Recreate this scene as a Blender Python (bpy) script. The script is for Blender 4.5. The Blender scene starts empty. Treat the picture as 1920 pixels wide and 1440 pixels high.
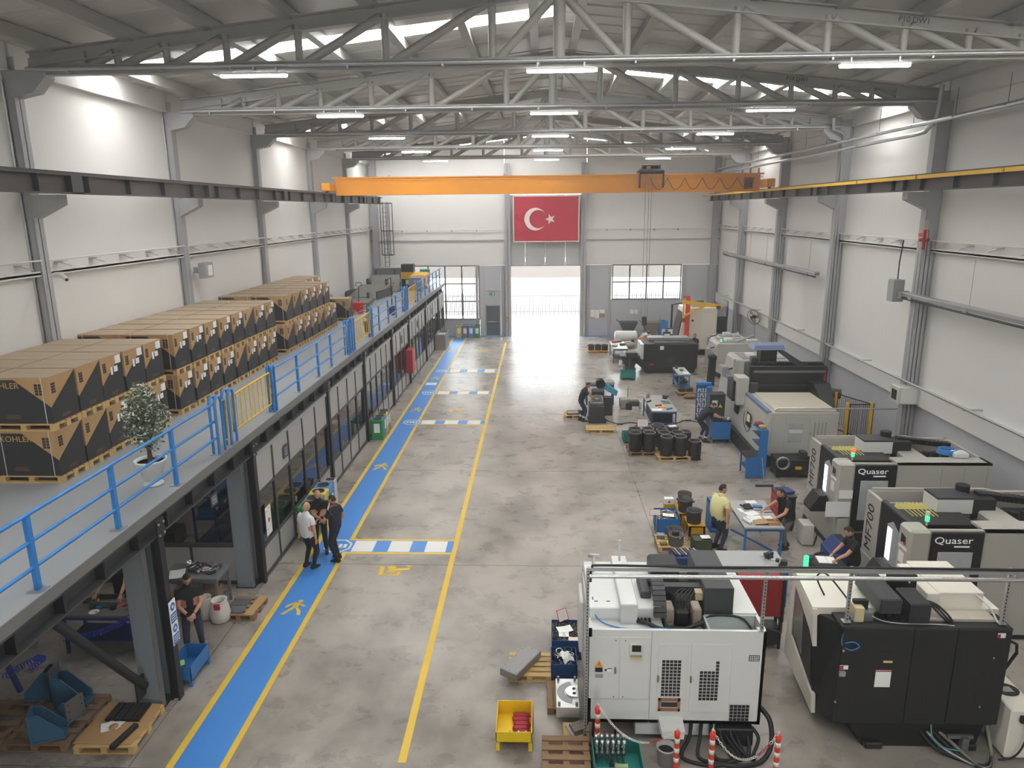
import bpy, bmesh, math, random
import numpy as np
from mathutils import Vector as V, Matrix, Euler
random.seed(7)
S = bpy.context.scene
COL = S.collection
PI = math.pi
# ---------------------------------------------------------------- camera, world, light, exposure
cd = bpy.data.cameras.new('camera'); cam = bpy.data.objects.new('camera', cd); COL.objects.link(cam)
_f, _vx, _vy, _roll = 1350.0, 50.0, 327.0, .0091      # focal length in px, hall axis relative to the picture centre
_dy = V((_vx, _vy, _f)).normalized(); _up = _dy.cross(V((1, _roll, 0))).normalized()
if _up.y < 0: _up = -_up
_dx = _up.cross(_dy).normalized()
if _dx.x < 0: _dx = -_dx
_R = Matrix((_dx, _dy, _up))                           # camera axes -> hall axes
_r, _u, _w = _R @ V((1, 0, 0)), _R @ V((0, 1, 0)), _R @ V((0, 0, 1))
cam.matrix_world = Matrix(((_r.x, _u.x, -_w.x, 0), (_r.y, _u.y, -_w.y, 0), (_r.z, _u.z, -_w.z, 8.6), (0, 0, 0, 1)))
cd.sensor_width = 36; cd.lens = _f / 1920 * 36; cd.clip_start = .1; cd.clip_end = 500
S.camera = cam
S.view_settings.view_transform = 'Standard'; S.view_settings.look = 'None'
S.view_settings.exposure = -0.2; S.view_settings.gamma = 1.0; S.view_settings.use_curve_mapping = False
S.cycles.use_denoising = True
S.cycles.max_bounces = 7; S.cycles.diffuse_bounces = 5; S.cycles.glossy_bounces = 3
S.cycles.transparent_max_bounces = 10; S.cycles.transmission_bounces = 4
S.cycles.sample_clamp_indirect = 6; S.cycles.caustics_reflective = False; S.cycles.caustics_refractive = False
HAZE = .0035       # scatter density of the dusty air
SKY = 14.0            # bright overcast sky
SKYLIGHT = 26.0       # daylit translucent roof lights
TUBE = 60.0          # LED battens
W = bpy.data.worlds.new('world'); S.world = W; W.use_nodes = True
_n = W.node_tree.nodes; _l = W.node_tree.links
_n['Background'].inputs[0].default_value = (.93, .97, 1, 1); _n['Background'].inputs[1].default_value = SKY
def area(name, loc, rot, sx, sy, power, portal=False, color=(1, 1, 1)):
    d = bpy.data.lights.new(name, 'AREA'); d.shape = 'RECTANGLE'; d.size = sx; d.size_y = sy; d.energy = power; d.color = color
    if portal: d.cycles.is_portal = True
    o = bpy.data.objects.new(name, d); COL.objects.link(o); o.location = loc; o.rotation_euler = rot
    return o
area('daylight_portal_gate', (.48, 50.2, 2.42), (-PI / 2, 0, 0), 4.8, 4.8, 0, True)
area('daylight_portal_rear', (.5, -7.95, 1.3), (PI / 2, 0, 0), 4.8, 2.6, 0, True)
# ---------------------------------------------------------------- helpers
def lin(c):
    return tuple(((x / 255) / 12.92 if x / 255 <= .04045 else ((x / 255 + .055) / 1.055) ** 2.4) for x in c)
MATS = {}
def M(name, rgb=None, r=.5, m=0.0, var=.05, sc=5.0, bump=0.0, emit=0.0, spec=.5):
    if name in MATS: return MATS[name]
    a = bpy.data.materials.new(name); a.use_nodes = True; t = a.node_tree; p = t.nodes['Principled BSDF']
    c = lin(rgb); tc = t.nodes.new('ShaderNodeTexCoord'); no = t.nodes.new('ShaderNodeTexNoise')
    no.inputs['Scale'].default_value = sc; no.inputs['Detail'].default_value = 4
    t.links.new(tc.outputs['Object'], no.inputs['Vector'])
    mx = t.nodes.new('ShaderNodeMix'); mx.data_type = 'RGBA'
    mx.inputs[6].default_value = tuple(min(1, x * (1 - var)) for x in c) + (1,)
    mx.inputs[7].default_value = tuple(min(1, x * (1 + var)) for x in c) + (1,)
    t.links.new(no.outputs['Fac'], mx.inputs[0]); t.links.new(mx.outputs[2], p.inputs['Base Color'])
    p.inputs['Roughness'].default_value = r; p.inputs['Metallic'].default_value = m
    p.inputs['Specular IOR Level'].default_value = spec
    if emit:
        p.inputs['Emission Color'].default_value = c + (1,); p.inputs['Emission Strength'].default_value = emit
    if bump:
        b = t.nodes.new('ShaderNodeBump'); b.inputs['Strength'].default_value = bump; b.inputs['Distance'].default_value = .01
        t.links.new(no.outputs['Fac'], b.inputs['Height']); t.links.new(b.outputs['Normal'], p.inputs['Normal'])
    MATS[name] = a
    return a
def glassmat(name, tint, ior=1.45, rough=.02, haze=0.0):
    a = bpy.data.materials.new(name); a.use_nodes = True; t = a.node_tree; t.nodes.clear()
    o = t.nodes.new('ShaderNodeOutputMaterial'); tr = t.nodes.new('ShaderNodeBsdfTransparent'); gl = t.nodes.new('ShaderNodeBsdfGlossy')
    tr.inputs[0].default_value = lin(tint) + (1,); gl.inputs['Roughness'].default_value = rough
    fr = t.nodes.new('ShaderNodeFresnel'); fr.inputs['IOR'].default_value = ior
    mx = t.nodes.new('ShaderNodeMixShader'); t.links.new(fr.outputs[0], mx.inputs[0])
    t.links.new(tr.outputs[0], mx.inputs[1]); t.links.new(gl.outputs[0], mx.inputs[2])
    t.links.new(mx.outputs[0], o.inputs[0]); MATS[name] = a
    return a
KIDS = {}
def setp(o, parent):
    o.parent = parent; KIDS.setdefault(parent.name, []).append(o)
class MB:
    """collects simple solids; build() links them as ONE mesh object"""
    def __init__(s, o=(0, 0, 0)):
        s.v = []; s.f = []; s.mi = []; s.ms = []; s.o = V(o); s.X = None; s.cur = 0; s.sm = []
    def mat(s, m):
        if m not in s.ms: s.ms.append(m)
        s.cur = s.ms.index(m); return s
    def add(s, vs, fs, sm=False):
        n = len(s.v)
        for p in vs:
            p = V(p)
            if s.X is not None: p = s.X @ p
            s.v.append(p - s.o)
        for f in fs: s.f.append([i + n for i in f]); s.mi.append(s.cur); s.sm.append(sm)
        return s
    def box(s, a, b, ch=0.0):
        x0, x1 = sorted((a[0], b[0])); y0, y1 = sorted((a[1], b[1])); z0, z1 = sorted((a[2], b[2]))
        if ch <= 0:
            return s.add([(x0, y0, z0), (x1, y0, z0), (x1, y1, z0), (x0, y1, z0), (x0, y0, z1), (x1, y0, z1), (x1, y1, z1), (x0, y1, z1)],
                         [(0, 3, 2, 1), (4, 5, 6, 7), (0, 1, 5, 4), (1, 2, 6, 5), (2, 3, 7, 6), (3, 0, 4, 7)])
        ch = min(ch, (x1 - x0) * .45, (y1 - y0) * .45, (z1 - z0) * .45)
        L = ((x0, x1), (y0, y1), (z0, z1)); vs = []; ix = {}
        for i in (0, 1):
            for j in (0, 1):
                for k in (0, 1):
                    for a_ in range(3):
                        q = [i, j, k]; p = [L[d][q[d]] + (0 if d == a_ else (ch if q[d] == 0 else -ch)) for d in range(3)]
                        ix[(i, j, k, a_)] = len(vs); vs.append(p)
        fs = []
        for a_ in range(3):
            b_, c_ = [d for d in range(3) if d != a_]
            for e in (0, 1):
                f = []
                for (p, q) in ((0, 0), (1, 0), (1, 1), (0, 1)):
                    k = [0, 0, 0]; k[a_] = e; k[b_] = p; k[c_] = q; f.append(ix[(k[0], k[1], k[2], a_)])
                fs.append(f)
            for p in (0, 1):
                for q in (0, 1):
                    g = []
                    for (e, ax) in ((0, b_), (1, b_), (1, c_), (0, c_)):
                        k = [0, 0, 0]; k[b_] = p; k[c_] = q; k[a_] = e; g.append(ix[(k[0], k[1], k[2], ax)])
                    fs.append(g)
        for i in (0, 1):
            for j in (0, 1):
                for k in (0, 1): fs.append([ix[(i, j, k, d)] for d in range(3)])
        return s.add(vs, fs)
    def cbox(s, c, d, ch=0.0):
        return s.box([c[i] - d[i] / 2 for i in range(3)], [c[i] + d[i] / 2 for i in range(3)], ch)
    def bar(s, p, q, w, h, up=(0, 0, 1)):
        p, q = V(p), V(q); d = (q - p).normalized(); u = V(up)
        if abs(d.dot(u)) > .99: u = V((1, 0, 0))
        a = d.cross(u).normalized() * w / 2; b = a.cross(d).normalized() * h / 2
        return s.add([p - a - b, p + a - b, p + a + b, p - a + b, q - a - b, q + a - b, q + a + b, q - a + b],
                     [(0, 3, 2, 1), (4, 5, 6, 7), (0, 1, 5, 4), (1, 2, 6, 5), (2, 3, 7, 6), (3, 0, 4, 7)])
    def tube(s, pts, r, n=8, closed=False, sm=True):
        pts = [V(p) for p in pts]; m = len(pts); vs = []; fs = []; a = None
        rr = r if isinstance(r, (list, tuple)) else [r] * m
        for i, p in enumerate(pts):
            if closed: d = pts[(i + 1) % m] - pts[i - 1]
            else: d = pts[min(i + 1, m - 1)] - pts[max(i - 1, 0)]
            d = d.normalized()
            if a is None: a = d.orthogonal().normalized()
            else:
                a = a - d * a.dot(d); a = a.normalized() if a.length > 1e-6 else d.orthogonal().normalized()
            b = d.cross(a)
            for k in range(n):
                t = 2 * PI * k / n; vs.append(p + (a * math.cos(t) + b * math.sin(t)) * rr[i])
        for i in range(m if closed else m - 1):
            j = (i + 1) % m
            for k in range(n): fs.append((i * n + k, i * n + (k + 1) % n, j * n + (k + 1) % n, j * n + k))
        s.add(vs, fs, sm)
        if not closed:
            s.add(vs[:n], [list(range(n))[::-1]]); s.add(vs[-n:], [list(range(n))])
        return s
    def cyl(s, p, q, r, n=12, r2=None): return s.tube([p, q], [r, r if r2 is None else r2], n)
    def lathe(s, prof, n=20, c=(0, 0, 0)):
        vs = []; fs = []; m = len(prof)
        for k in range(n):
            t = 2 * PI * k / n
            for (r, z) in prof: vs.append((c[0] + r * math.cos(t), c[1] + r * math.sin(t), c[2] + z))
        for k in range(n):
            for i in range(m - 1):
                j = (k + 1) % n; fs.append((k * m + i, j * m + i, j * m + i + 1, k * m + i + 1))
        if prof[0][0] > 1e-4 and prof[-1][0] > 1e-4 and abs(prof[0][1] - prof[-1][1]) <= .1:   # a closed ring
            fs += [(k * m + m - 1, ((k + 1) % n) * m + m - 1, ((k + 1) % n) * m, k * m) for k in range(n)]
            return s.add(vs, fs, True)
        s.add(vs, fs, True)
        if prof[0][0] > 1e-4: s.add([vs[k * m] for k in range(n)], [list(range(n))[::-1]])
        if prof[-1][0] > 1e-4: s.add([vs[k * m + m - 1] for k in range(n)], [list(range(n))])
        return s
    def ball(s, c, r, n=10, k=6):
        if not isinstance(r, (list, tuple)): r = (r, r, r)
        vs = [(c[0], c[1], c[2] - r[2])]; fs = []
        for i in range(1, k):
            ph = -PI / 2 + PI * i / k
            for j in range(n):
                t = 2 * PI * j / n
                vs.append((c[0] + r[0] * math.cos(ph) * math.cos(t), c[1] + r[1] * math.cos(ph) * math.sin(t), c[2] + r[2] * math.sin(ph)))
        vs.append((c[0], c[1], c[2] + r[2])); e = len(vs) - 1
        for j in range(n):
            fs.append((0, 1 + (j + 1) % n, 1 + j)); fs.append((e, e - n + j, e - n + (j + 1) % n))
        for i in range(k - 2):
            for j in range(n): fs.append((1 + i * n + j, 1 + i * n + (j + 1) % n, 1 + (i + 1) * n + (j + 1) % n, 1 + (i + 1) * n + j))
        return s.add(vs, fs, True)
    def prism(s, poly, ax, lo, hi):
        n = len(poly)
        def pt(p, h): return (h, p[0], p[1]) if ax == 'x' else (p[0], h, p[1]) if ax == 'y' else (p[0], p[1], h)
        vs = [pt(p, lo) for p in poly] + [pt(p, hi) for p in poly]
        fs = [list(range(n))[::-1], list(range(n, 2 * n))] + [(i, (i + 1) % n, n + (i + 1) % n, n + i) for i in range(n)]
        return s.add(vs, fs)
    def hull(s, lo, hi):
        n = len(lo)
        return s.add(list(lo) + list(hi), [list(range(n))[::-1], list(range(n, 2 * n))] + [(i, (i + 1) % n, n + (i + 1) % n, n + i) for i in range(n)])
    def quad(s, *p): return s.add(p, [tuple(range(len(p)))])
    def mesh(s, name, fix=True):
        me = bpy.data.meshes.new(name); me.from_pydata([tuple(p) for p in s.v], [], s.f)
        for m in s.ms: me.materials.append(m)
        me.polygons.foreach_set('material_index', s.mi); me.polygons.foreach_set('use_smooth', s.sm)
        if fix:
            b = bmesh.new(); b.from_mesh(me); bmesh.ops.recalc_face_normals(b, faces=b.faces); b.to_mesh(me); b.free()
        return me
    def build(s, name, parent=None, m=None, label=None, kind=None, fix=True, bev=0):
        if m is not None and not s.ms: s.ms.append(m)
        o = bpy.data.objects.new(name, s.mesh(name, fix)); COL.objects.link(o)
        if parent is not None: setp(o, parent)
        if label: o['label'] = label
        if kind: o['kind'] = kind
        if bev:
            k = o.modifiers.new('edge', 'BEVEL'); k.width = bev; k.segments = 2; k.limit_method = 'ANGLE'; k.angle_limit = .6
        return o
def T(name, label, cat, loc=(0, 0, 0), rz=0.0, group=None):
    o = bpy.data.objects.new(name, None); COL.objects.link(o); o.empty_display_size = .2
    o.location = loc; o.rotation_euler = (0, 0, rz); o['label'] = label; o['category'] = cat
    if group: o['group'] = group
    return o
def tag(o, label, cat, group=None, loc=None, rz=None):
    o['label'] = label; o['category'] = cat
    if group: o['group'] = group
    if loc is not None: o.location = loc
    if rz is not None: o.rotation_euler = (0, 0, rz)
    return o
def struct(name, parent=None):
    o = bpy.data.objects.new(name, None); COL.objects.link(o); o['kind'] = 'structure'
    if parent is not None: setp(o, parent)
    return o
def clone(o, parent=None):
    c = o.copy(); COL.objects.link(c)
    if parent is not None: c.parent = parent
    if parent is not None: KIDS.setdefault(parent.name, []).append(c)
    for ch in KIDS.get(o.name, []): clone(ch, c)
    return c
def dup(o, loc, rz=None, label=None, group=None):
    c = clone(o); c.location = loc
    if rz is not None: c.rotation_euler = (0, 0, rz)
    if label: c['label'] = label
    if group: c['group'] = group
    return c
def like(src, name, parent, loc=(0, 0, 0), rot=None):
    """a further piece sharing the mesh of src"""
    c = bpy.data.objects.new(name, src.data); COL.objects.link(c); setp(c, parent); c.location = loc
    if rot: c.rotation_euler = rot
    return c
def txt(body, size, m, name, parent, loc, rot, sx=1.0, ext=.002, align='CENTER'):
    cu = bpy.data.curves.new(name, 'FONT'); cu.body = body; cu.size = size; cu.extrude = ext; cu.align_x = align; cu.align_y = 'CENTER'; cu.resolution_u = 3
    t = bpy.data.objects.new(name + '_curve', cu); me = bpy.data.meshes.new_from_object(t)
    me.materials.clear(); me.materials.append(m); me.name = name
    o = bpy.data.objects.new(name, me); COL.objects.link(o); setp(o, parent); o.location = loc; o.rotation_euler = rot; o.scale = (sx, 1, 1)
    bpy.data.objects.remove(t)
    return o
FRONT = (PI / 2, 0, 0)          # lettering facing the camera end (-y)
LEFT = (PI / 2, 0, -PI / 2)     # lettering facing -x
# ---------------------------------------------------------------- materials
white_wall = M('white_wall', (226, 224, 221), .55, var=.03, sc=.6)
grey_wall = M('grey_wall', (186, 187, 192), .55, var=.04, sc=.7)
steel = M('grey_paint_steel', (168, 168, 170), .5, var=.05, sc=2)
steel_d = M('truss_paint', (158, 156, 150), .5, var=.07, sc=3)
galv = M('galvanised', (185, 187, 188), .35, .8, var=.12, sc=12)
chrome = M('bright_steel', (205, 205, 205), .22, .9, var=.08, sc=9)
rawsteel = M('raw_steel', (140, 140, 142), .4, .75, var=.15, sc=14)
darksteel = M('dark_steel', (62, 62, 64), .45, .4, var=.15, sc=10)
beam_d = M('dark_beam_paint', (60, 61, 63), .5, var=.12, sc=2)
black = M('black_paint', (26, 27, 29), .5, var=.15, sc=4)
blackp = M('black_plastic', (20, 20, 22), .55, var=.1)
anth = M('anthracite', (58, 59, 62), .5, var=.08)
white = M('white_enamel', (218, 219, 216), .35, var=.025)
cream = M('cream_enamel', (226, 221, 208), .35, var=.03)
lgrey = M('light_grey_enamel', (196, 195, 188), .4, var=.03)
mgrey = M('mid_grey_enamel', (150, 151, 150), .45, var=.05)
blue = M('blue_paint', (40, 112, 178), .4, var=.07, sc=7)
blue_d = M('dark_blue_paint', (24, 70, 124), .45, var=.1, sc=7)
blue_r = M('rail_blue_paint', (42, 126, 200), .4, var=.05)
navy = M('navy_paint', (30, 52, 110), .5, var=.1)
yellow = M('yellow_paint', (232, 182, 30), .45, var=.05)
yellow_b = M('bright_yellow_paint', (226, 190, 18), .45, var=.06, sc=9)
red = M('red_paint', (176, 32, 38), .45, var=.08)
orange = M('orange_paint', (226, 84, 30), .45, var=.06)
green = M('green_paint', (40, 132, 74), .45, var=.07)
teal = M('teal_paint', (28, 124, 118), .45, var=.07)
olive = M('olive_paint', (62, 72, 48), .6, var=.12)
paper = M('paper', (238, 238, 236), .7, var=.02)
card = M('brown_card', (176, 140, 94), .8, var=.06, sc=8)
cardtop = M('card_top', (162, 144, 122), .8, var=.06, sc=6)
cardblack = M('black_print_card', (40, 41, 43), .6, var=.08, sc=9)
gold = M('gold_print', (188, 146, 84), .7, var=.04)
wood = M('pallet_wood', (196, 164, 108), .75, var=.16, sc=9, bump=.3)
wood_d = M('old_pallet_wood', (132, 104, 76), .8, var=.2, sc=9, bump=.3)
led = M('led_diffuser', (255, 255, 255), .4, emit=TUBE)
skylt = M('skylight_sheet', (252, 252, 250), .5, emit=SKYLIGHT, var=.0)
glass = glassmat('window_glass', (244, 246, 246), 1.4)
glass_p = glassmat('partition_glass', (190, 200, 208), 2.1, .03)
glass_d = glassmat('machine_glass', (120, 124, 126), 1.6, .05)
def floormat():
    a = bpy.data.materials.new('polished_concrete'); a.use_nodes = True; t = a.node_tree; p = t.nodes['Principled BSDF']; N = t.nodes.new; Lk = t.links.new
    ge = N('ShaderNodeNewGeometry')
    def noise(sc, det, stretch):
        mp = N('ShaderNodeMapping'); mp.inputs['Scale'].default_value = stretch
        Lk(ge.outputs['Position'], mp.inputs['Vector']); n = N('ShaderNodeTexNoise'); n.inputs['Scale'].default_value = sc; n.inputs['Detail'].default_value = det
        n.inputs['Roughness'].default_value = .62; Lk(mp.outputs[0], n.inputs['Vector']); return n
    n1 = noise(.55, 8, (1, .8, 1)); n2 = noise(1.7, 7, (.8, 1.0, 1)); n3 = noise(.16, 3, (1, 1, 1))
    r1 = N('ShaderNodeValToRGB'); r1.color_ramp.elements[0].position = .32; r1.color_ramp.elements[0].color = lin((128, 121, 113)) + (1,)
    r1.color_ramp.elements[1].position = .62; r1.color_ramp.elements[1].color = lin((173, 165, 155)) + (1,)
    r1.color_ramp.interpolation = 'EASE'
    Lk(n1.outputs['Fac'], r1.inputs[0])
    r2 = N('ShaderNodeValToRGB'); r2.color_ramp.interpolation = 'EASE'; r2.color_ramp.elements[0].position = .28; r2.color_ramp.elements[0].color = (.66, .66, .67, 1)
    r2.color_ramp.elements[1].position = .66; r2.color_ramp.elements[1].color = (1, 1, 1, 1); Lk(n2.outputs['Fac'], r2.inputs[0])
    m1 = N('ShaderNodeMix'); m1.data_type = 'RGBA'; m1.blend_type = 'MULTIPLY'; m1.inputs[0].default_value = .5
    Lk(r1.outputs[0], m1.inputs[6]); Lk(r2.outputs[0], m1.inputs[7])
    r3 = N('ShaderNodeValToRGB'); r3.color_ramp.elements[0].position = .3; r3.color_ramp.elements[0].color = (.86, .86, .86, 1); r3.color_ramp.elements[1].position = .7
    Lk(n3.outputs['Fac'], r3.inputs[0])
    m2 = N('ShaderNodeMix'); m2.data_type = 'RGBA'; m2.blend_type = 'MULTIPLY'; m2.inputs[0].default_value = 1
    Lk(m1.outputs[2], m2.inputs[6]); Lk(r3.outputs[0], m2.inputs[7]); Lk(m2.outputs[2], p.inputs['Base Color'])
    rr = N('ShaderNodeMapRange'); rr.inputs[3].default_value = .24; rr.inputs[4].default_value = .32
    Lk(n2.outputs['Fac'], rr.inputs[0]); Lk(rr.outputs[0], p.inputs['Roughness'])
    return a
concrete = floormat()
blue_f = M('walkway_paint', (66, 134, 210), .42, var=.07, sc=1.4)
yellow_f = M('line_paint', (222, 184, 52), .5, var=.1, sc=2)
white_f = M('white_line_paint', (226, 226, 222), .5, var=.05, sc=2)
# ================================================================ THE HALL
XL, XR, YN, YF, RX = -11.5, 12.2, -8.0, 50.0, .43     # walls and ridge
TY = [-4.2, 2.65, 9.5, 16.3, 23.1, 30.0, 37.0, 43.8]  # trusses and columns
def roofz(x): return 13.42 - .105 * abs(x - RX)
# ---- a little dust in the air of the hall
hz = bpy.data.materials.new('hall_haze'); hz.use_nodes = True; hz.node_tree.nodes.clear()
_ho = hz.node_tree.nodes.new('ShaderNodeOutputMaterial'); _hv = hz.node_tree.nodes.new('ShaderNodeVolumeScatter'); _hv.inputs['Density'].default_value = HAZE; _hv.inputs['Anisotropy'].default_value = .35
hz.node_tree.links.new(_hv.outputs[0], _ho.inputs['Volume'])
if HAZE > 0:
    o = MB().box((XL - .3, YN - .2, -.15), (XR + .3, YF + .3, 13.7)).build('hall_haze', None, hz, kind='stuff'); o['label'] = 'thin haze of dust in the air of the hall'; o['category'] = 'haze'
# ---- floor: concrete slabs with saw-cut joints, paint on top
floor = struct('floor')
MB().box((XL - .3, YN, -.3), (XR + .3, YF + .4, -.02)).build('floor_base', floor, concrete)
xs = [XL - .1, -6.55, 3.1, XR + .1]; ys = [YN, -4.2, 2.65, 9.5, 16.33, 23.0, 30, 37, 43.8, YF + .3]
for i in range(3):
    for j in range(len(ys) - 1):
        MB().box((xs[i] + .008, ys[j] + .008, -.02), (xs[i + 1] - .008, ys[j + 1] - .008, 0)).build('floor_slab', floor, concrete)
CR = [(16.89, 17.75), (28.35, 29.1), (33.35, 34.1), (38.1, 39.1)]
PZ = .003
def flat(name, rects, m, label, z=PZ, parent=floor):
    b = MB()
    for (x0, y0, x1, y1) in rects: b.box((x0, y0, .0004), (x1, y1, z))
    return b.build(name, parent, m, label)
flat('walkway_paint', [(-5.83, -2, -5.09, 49.3)], blue_f, 'blue painted walkway strip')
for (a, b) in CR: flat('walkway_paint', [(-5.09, a + .1, -2.25, b - .1)], blue_f, 'blue painted crossing strip')
flat('line_paint', [(-5.95, -2, -5.83, 49.3)], yellow_f, 'yellow line along the partition side of the walkway')
seg = [-2] + [c for p in CR for c in p] + [49.2]
for k in range(0, len(seg), 2): flat('line_paint', [(-5.09, seg[k], -4.98, seg[k + 1])], yellow_f, 'yellow line along the open side of the walkway')
for (a, b) in CR: flat('line_paint', [(-5.09, a, -2.25, a + .1), (-5.09, b - .1, -2.25, b)], yellow_f, 'yellow edges of a crossing', .0034)
flat('line_paint', [(-2.26, 9.72, -2.13, 47.2)], yellow_f, 'long yellow line down the middle of the hall')
flat('line_paint', [(-6.3, 49.25, -2.0, 49.34), (-3.9, 48.6, -3.8, 49.25), (-2.6, 48.6, -2.5, 49.25)], yellow_f, 'yellow lines along the far wall')
flat('walkway_paint', [(-6.3, 49.34, -2.0, 49.9), (3.0, 49.4, 5.0, 49.9)], blue_f, 'blue strip along the far wall', .0026)
for (a, b) in CR:
    for (x0, x1) in ((-4.89, -4.33), (-3.93, -3.36), (-2.97, -2.42)):
        c = flat('crossing_block', [(x0, a + .12, x1, b - .12)], white_f, 'white block of a crossing', .0042)
def symbol(x, y, s, kind):
    """stencilled floor signs, read walking away from the camera"""
    b = MB()
    def P(*q): b.prism([(x + s * u, y + s * v) for (u, v) in q], 'z', .0008, .0046)
    if kind == 'walker':
        P(*[(.1 + .1 * math.cos(t * .7), .42 + .08 * math.sin(t * .7)) for t in range(9)])
        P((-.1, .32), (.16, .30), (.1, -.02), (-.08, .0)); P((-.08, .0), (.06, .0), (-.22, -.5), (-.36, -.46)); P((.0, .02), (.12, .0), (.3, -.24), (.36, -.5), (.24, -.52), (.18, -.28))
        P((.12, .28), (.36, .1), (.34, .02), (.08, .16)); P((-.08, .3), (-.3, .16), (-.36, -.02), (-.28, -.04), (-.2, .1), (-.04, .2))
    elif kind == 'worker':
        P((-.62, .3), (-.28, .3), (-.28, .24), (-.62, .24)); P((-.42, .24), (-.28, .24), (-.24, -.3), (-.4, -.3))
        P(*[(-.02 + .17 * math.cos(t * .6), .24 + .12 * math.sin(t * .6)) for t in range(10)]); P((-.1, .14), (.62, .22), (.62, .06), (-.1, .0))
        P(*[(.56 + .09 * math.cos(t * .7), .32 + .07 * math.sin(t * .7)) for t in range(9)])
        P((-.16, -.02), (.34, -.02), (.3, -.34), (-.2, -.34), (-.2, -.26), (.22, -.26), (.24, -.1), (-.16, -.1)); 
    else:
        R = [(math.cos(PI / 8 + t * PI / 4), math.sin(PI / 8 + t * PI / 4)) for t in range(8)]
        for t in range(8):
            p, q = R[t], R[(t + 1) % 8]; P((.4 * p[0], .42 * p[1]), (.4 * q[0], .42 * q[1]), (.34 * q[0], .36 * q[1]), (.34 * p[0], .36 * p[1]))
        for k in range(4): P((-.24 + k * .13, -.1), (-.15 + k * .13, -.1), (-.15 + k * .13, .12), (-.24 + k * .13, .12))
    o = b.build({'walker': 'pedestrian_symbol', 'worker': 'worker_symbol', 'stop': 'stop_symbol'}[kind], floor, white_f if kind == 'stop' else yellow_f,
                {'walker': 'yellow walking figure stencilled on the blue walkway', 'worker': 'yellow figure at a table stencilled on the floor', 'stop': 'white stop sign stencilled at a crossing'}[kind])
for y in (7.6, 14.3, 23.4, 30.7, 36.8, 44.3): symbol(-5.46, y, .62 if y < 20 else .7, 'walker')
for y in (16.0, 30.5, 44.5): symbol(-3.62, y, .72, 'worker')
for (a, b) in CR: symbol(-5.3, (a + b) / 2, .95, 'stop')
flat('crossing_block', [(-5.75, 35.3, -5.2, 35.8)], white_f, 'white square on the walkway', .0042)
# ---- walls
wl = struct('wall_left'); wr = struct('wall_right'); wf = struct('wall_far'); wn = struct('wall_near')
yb = [YN] + TY + [YF]
for i in range(len(yb) - 1):
    MB().box((XL - .12, yb[i] + .006, 0), (XL, yb[i + 1] - .006, 12.3)).build('wall_panel', wl, white_wall)
    MB().box((XR, yb[i] + .006, 3.0), (XR + .12, yb[i + 1] - .006, 12.3)).build('wall_panel', wr, white_wall)
    MB().box((XR, yb[i] + .006, 0), (XR + .1, yb[i + 1] - .006, 2.45)).build('lower_panel', wr, grey_wall, 'grey lower wall panel')
    MB().box((XR - .16, yb[i] + .01, 2.42), (XR + .1, yb[i + 1] - .01, 3.0)).build('ledge_beam', wr, white_wall, 'white ledge beam')
    for (w, x, d) in ((wl, XL, 1), (wr, XR, -1)):
        MB().box((x, yb[i] + .05, 11.62), (x + d * .09, yb[i + 1] - .05, 12.2)).box((x, yb[i] + .05, 11.6), (x + d * .16, yb[i + 1] - .05, 11.63)).build('eaves_beam', w, white_wall, 'white eaves beam')
        h = [(7.57, .02), (7.3, .04)]
        b = MB(); b.tube([(x + d * .2, yb[i] + .1, 7.57), (x + d * .2, yb[i + 1] - .1, 7.57)], .02, 6); b.build('rail_rod', w, white_wall)
        MB().box((x, yb[i] + .05, 7.25), (x + d * .16, yb[i + 1] - .05, 7.3)).box((x + d * .13, yb[i] + .05, 7.22), (x + d * .16, yb[i + 1] - .05, 7.33)).build('sheeting_rail', w, white_wall)
        n = 5; first = None
        for k in range(n):
            y = yb[i] + (k + .5) * (yb[i + 1] - yb[i]) / n
            if first is None:
                first = MB().box((0, -.09, 0), (d * .22, .09, .02)).bar((d * .02, 0, -.0), (d * .2, .25, -.12), .05, .02).build('rail_cleat', w, lgrey); first.location = (x, y, 7.5)
            else: like(first, 'rail_cleat', w, (x, y, 7.5))
DX0, DX1, DZ = -1.9, 2.87, 4.84
def farbox(name, x0, x1, z0, z1, m, lab=None, y0=YF, y1=YF + .15): return MB().box((x0, y0, z0), (x1, y1, z1)).build(name, wf, m, lab)
def gable(x0, x1, z0):
    pts = [(x0, z0), (x1, z0), (x1, roofz(x1) - .05)] + ([(RX, roofz(RX) - .05)] if x0 < RX < x1 else []) + [(x0, roofz(x0) - .05)]
    MB().prism(pts, 'y', YF, YF + .15).build('gable_panel', wf, white_wall)
gable(XL - .1, -2.3, 4.9); gable(-2.28, 3.2, 9.6); gable(3.22, XR + .1, 4.9)
for k in range(4): farbox('gate_header_panel', -2.28 + k * 1.37, -.92 + k * 1.37 - .02, 4.86, 9.58, M('panel_grey', (198, 200, 200), .5), 'light grey panel above the gate')
WL = (-8.8, -4.15, 1.2, 4.86, 4, 3); WR = (5.08, 9.71, 2.56, 4.86, 4, 2)
farbox('grey_panel', XL - .1, -8.85, 0, 4.88, grey_wall); farbox('grey_panel', -8.83, -4.12, 0, 1.16, grey_wall)
for (x0, x1) in ((-4.1, -3.75), (-2.63, -1.93)): farbox('grey_panel', x0, x1, 0, 4.88, grey_wall)
farbox('grey_panel', -3.74, -2.64, 2.2, 4.88, grey_wall)
farbox('grey_panel', 2.9, 4.98, 0, 4.88, grey_wall); farbox('grey_panel', 5.0, 9.78, 0, 2.52, grey_wall); farbox('grey_panel', 9.8, XR + .1, 0, 4.88, grey_wall)
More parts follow.
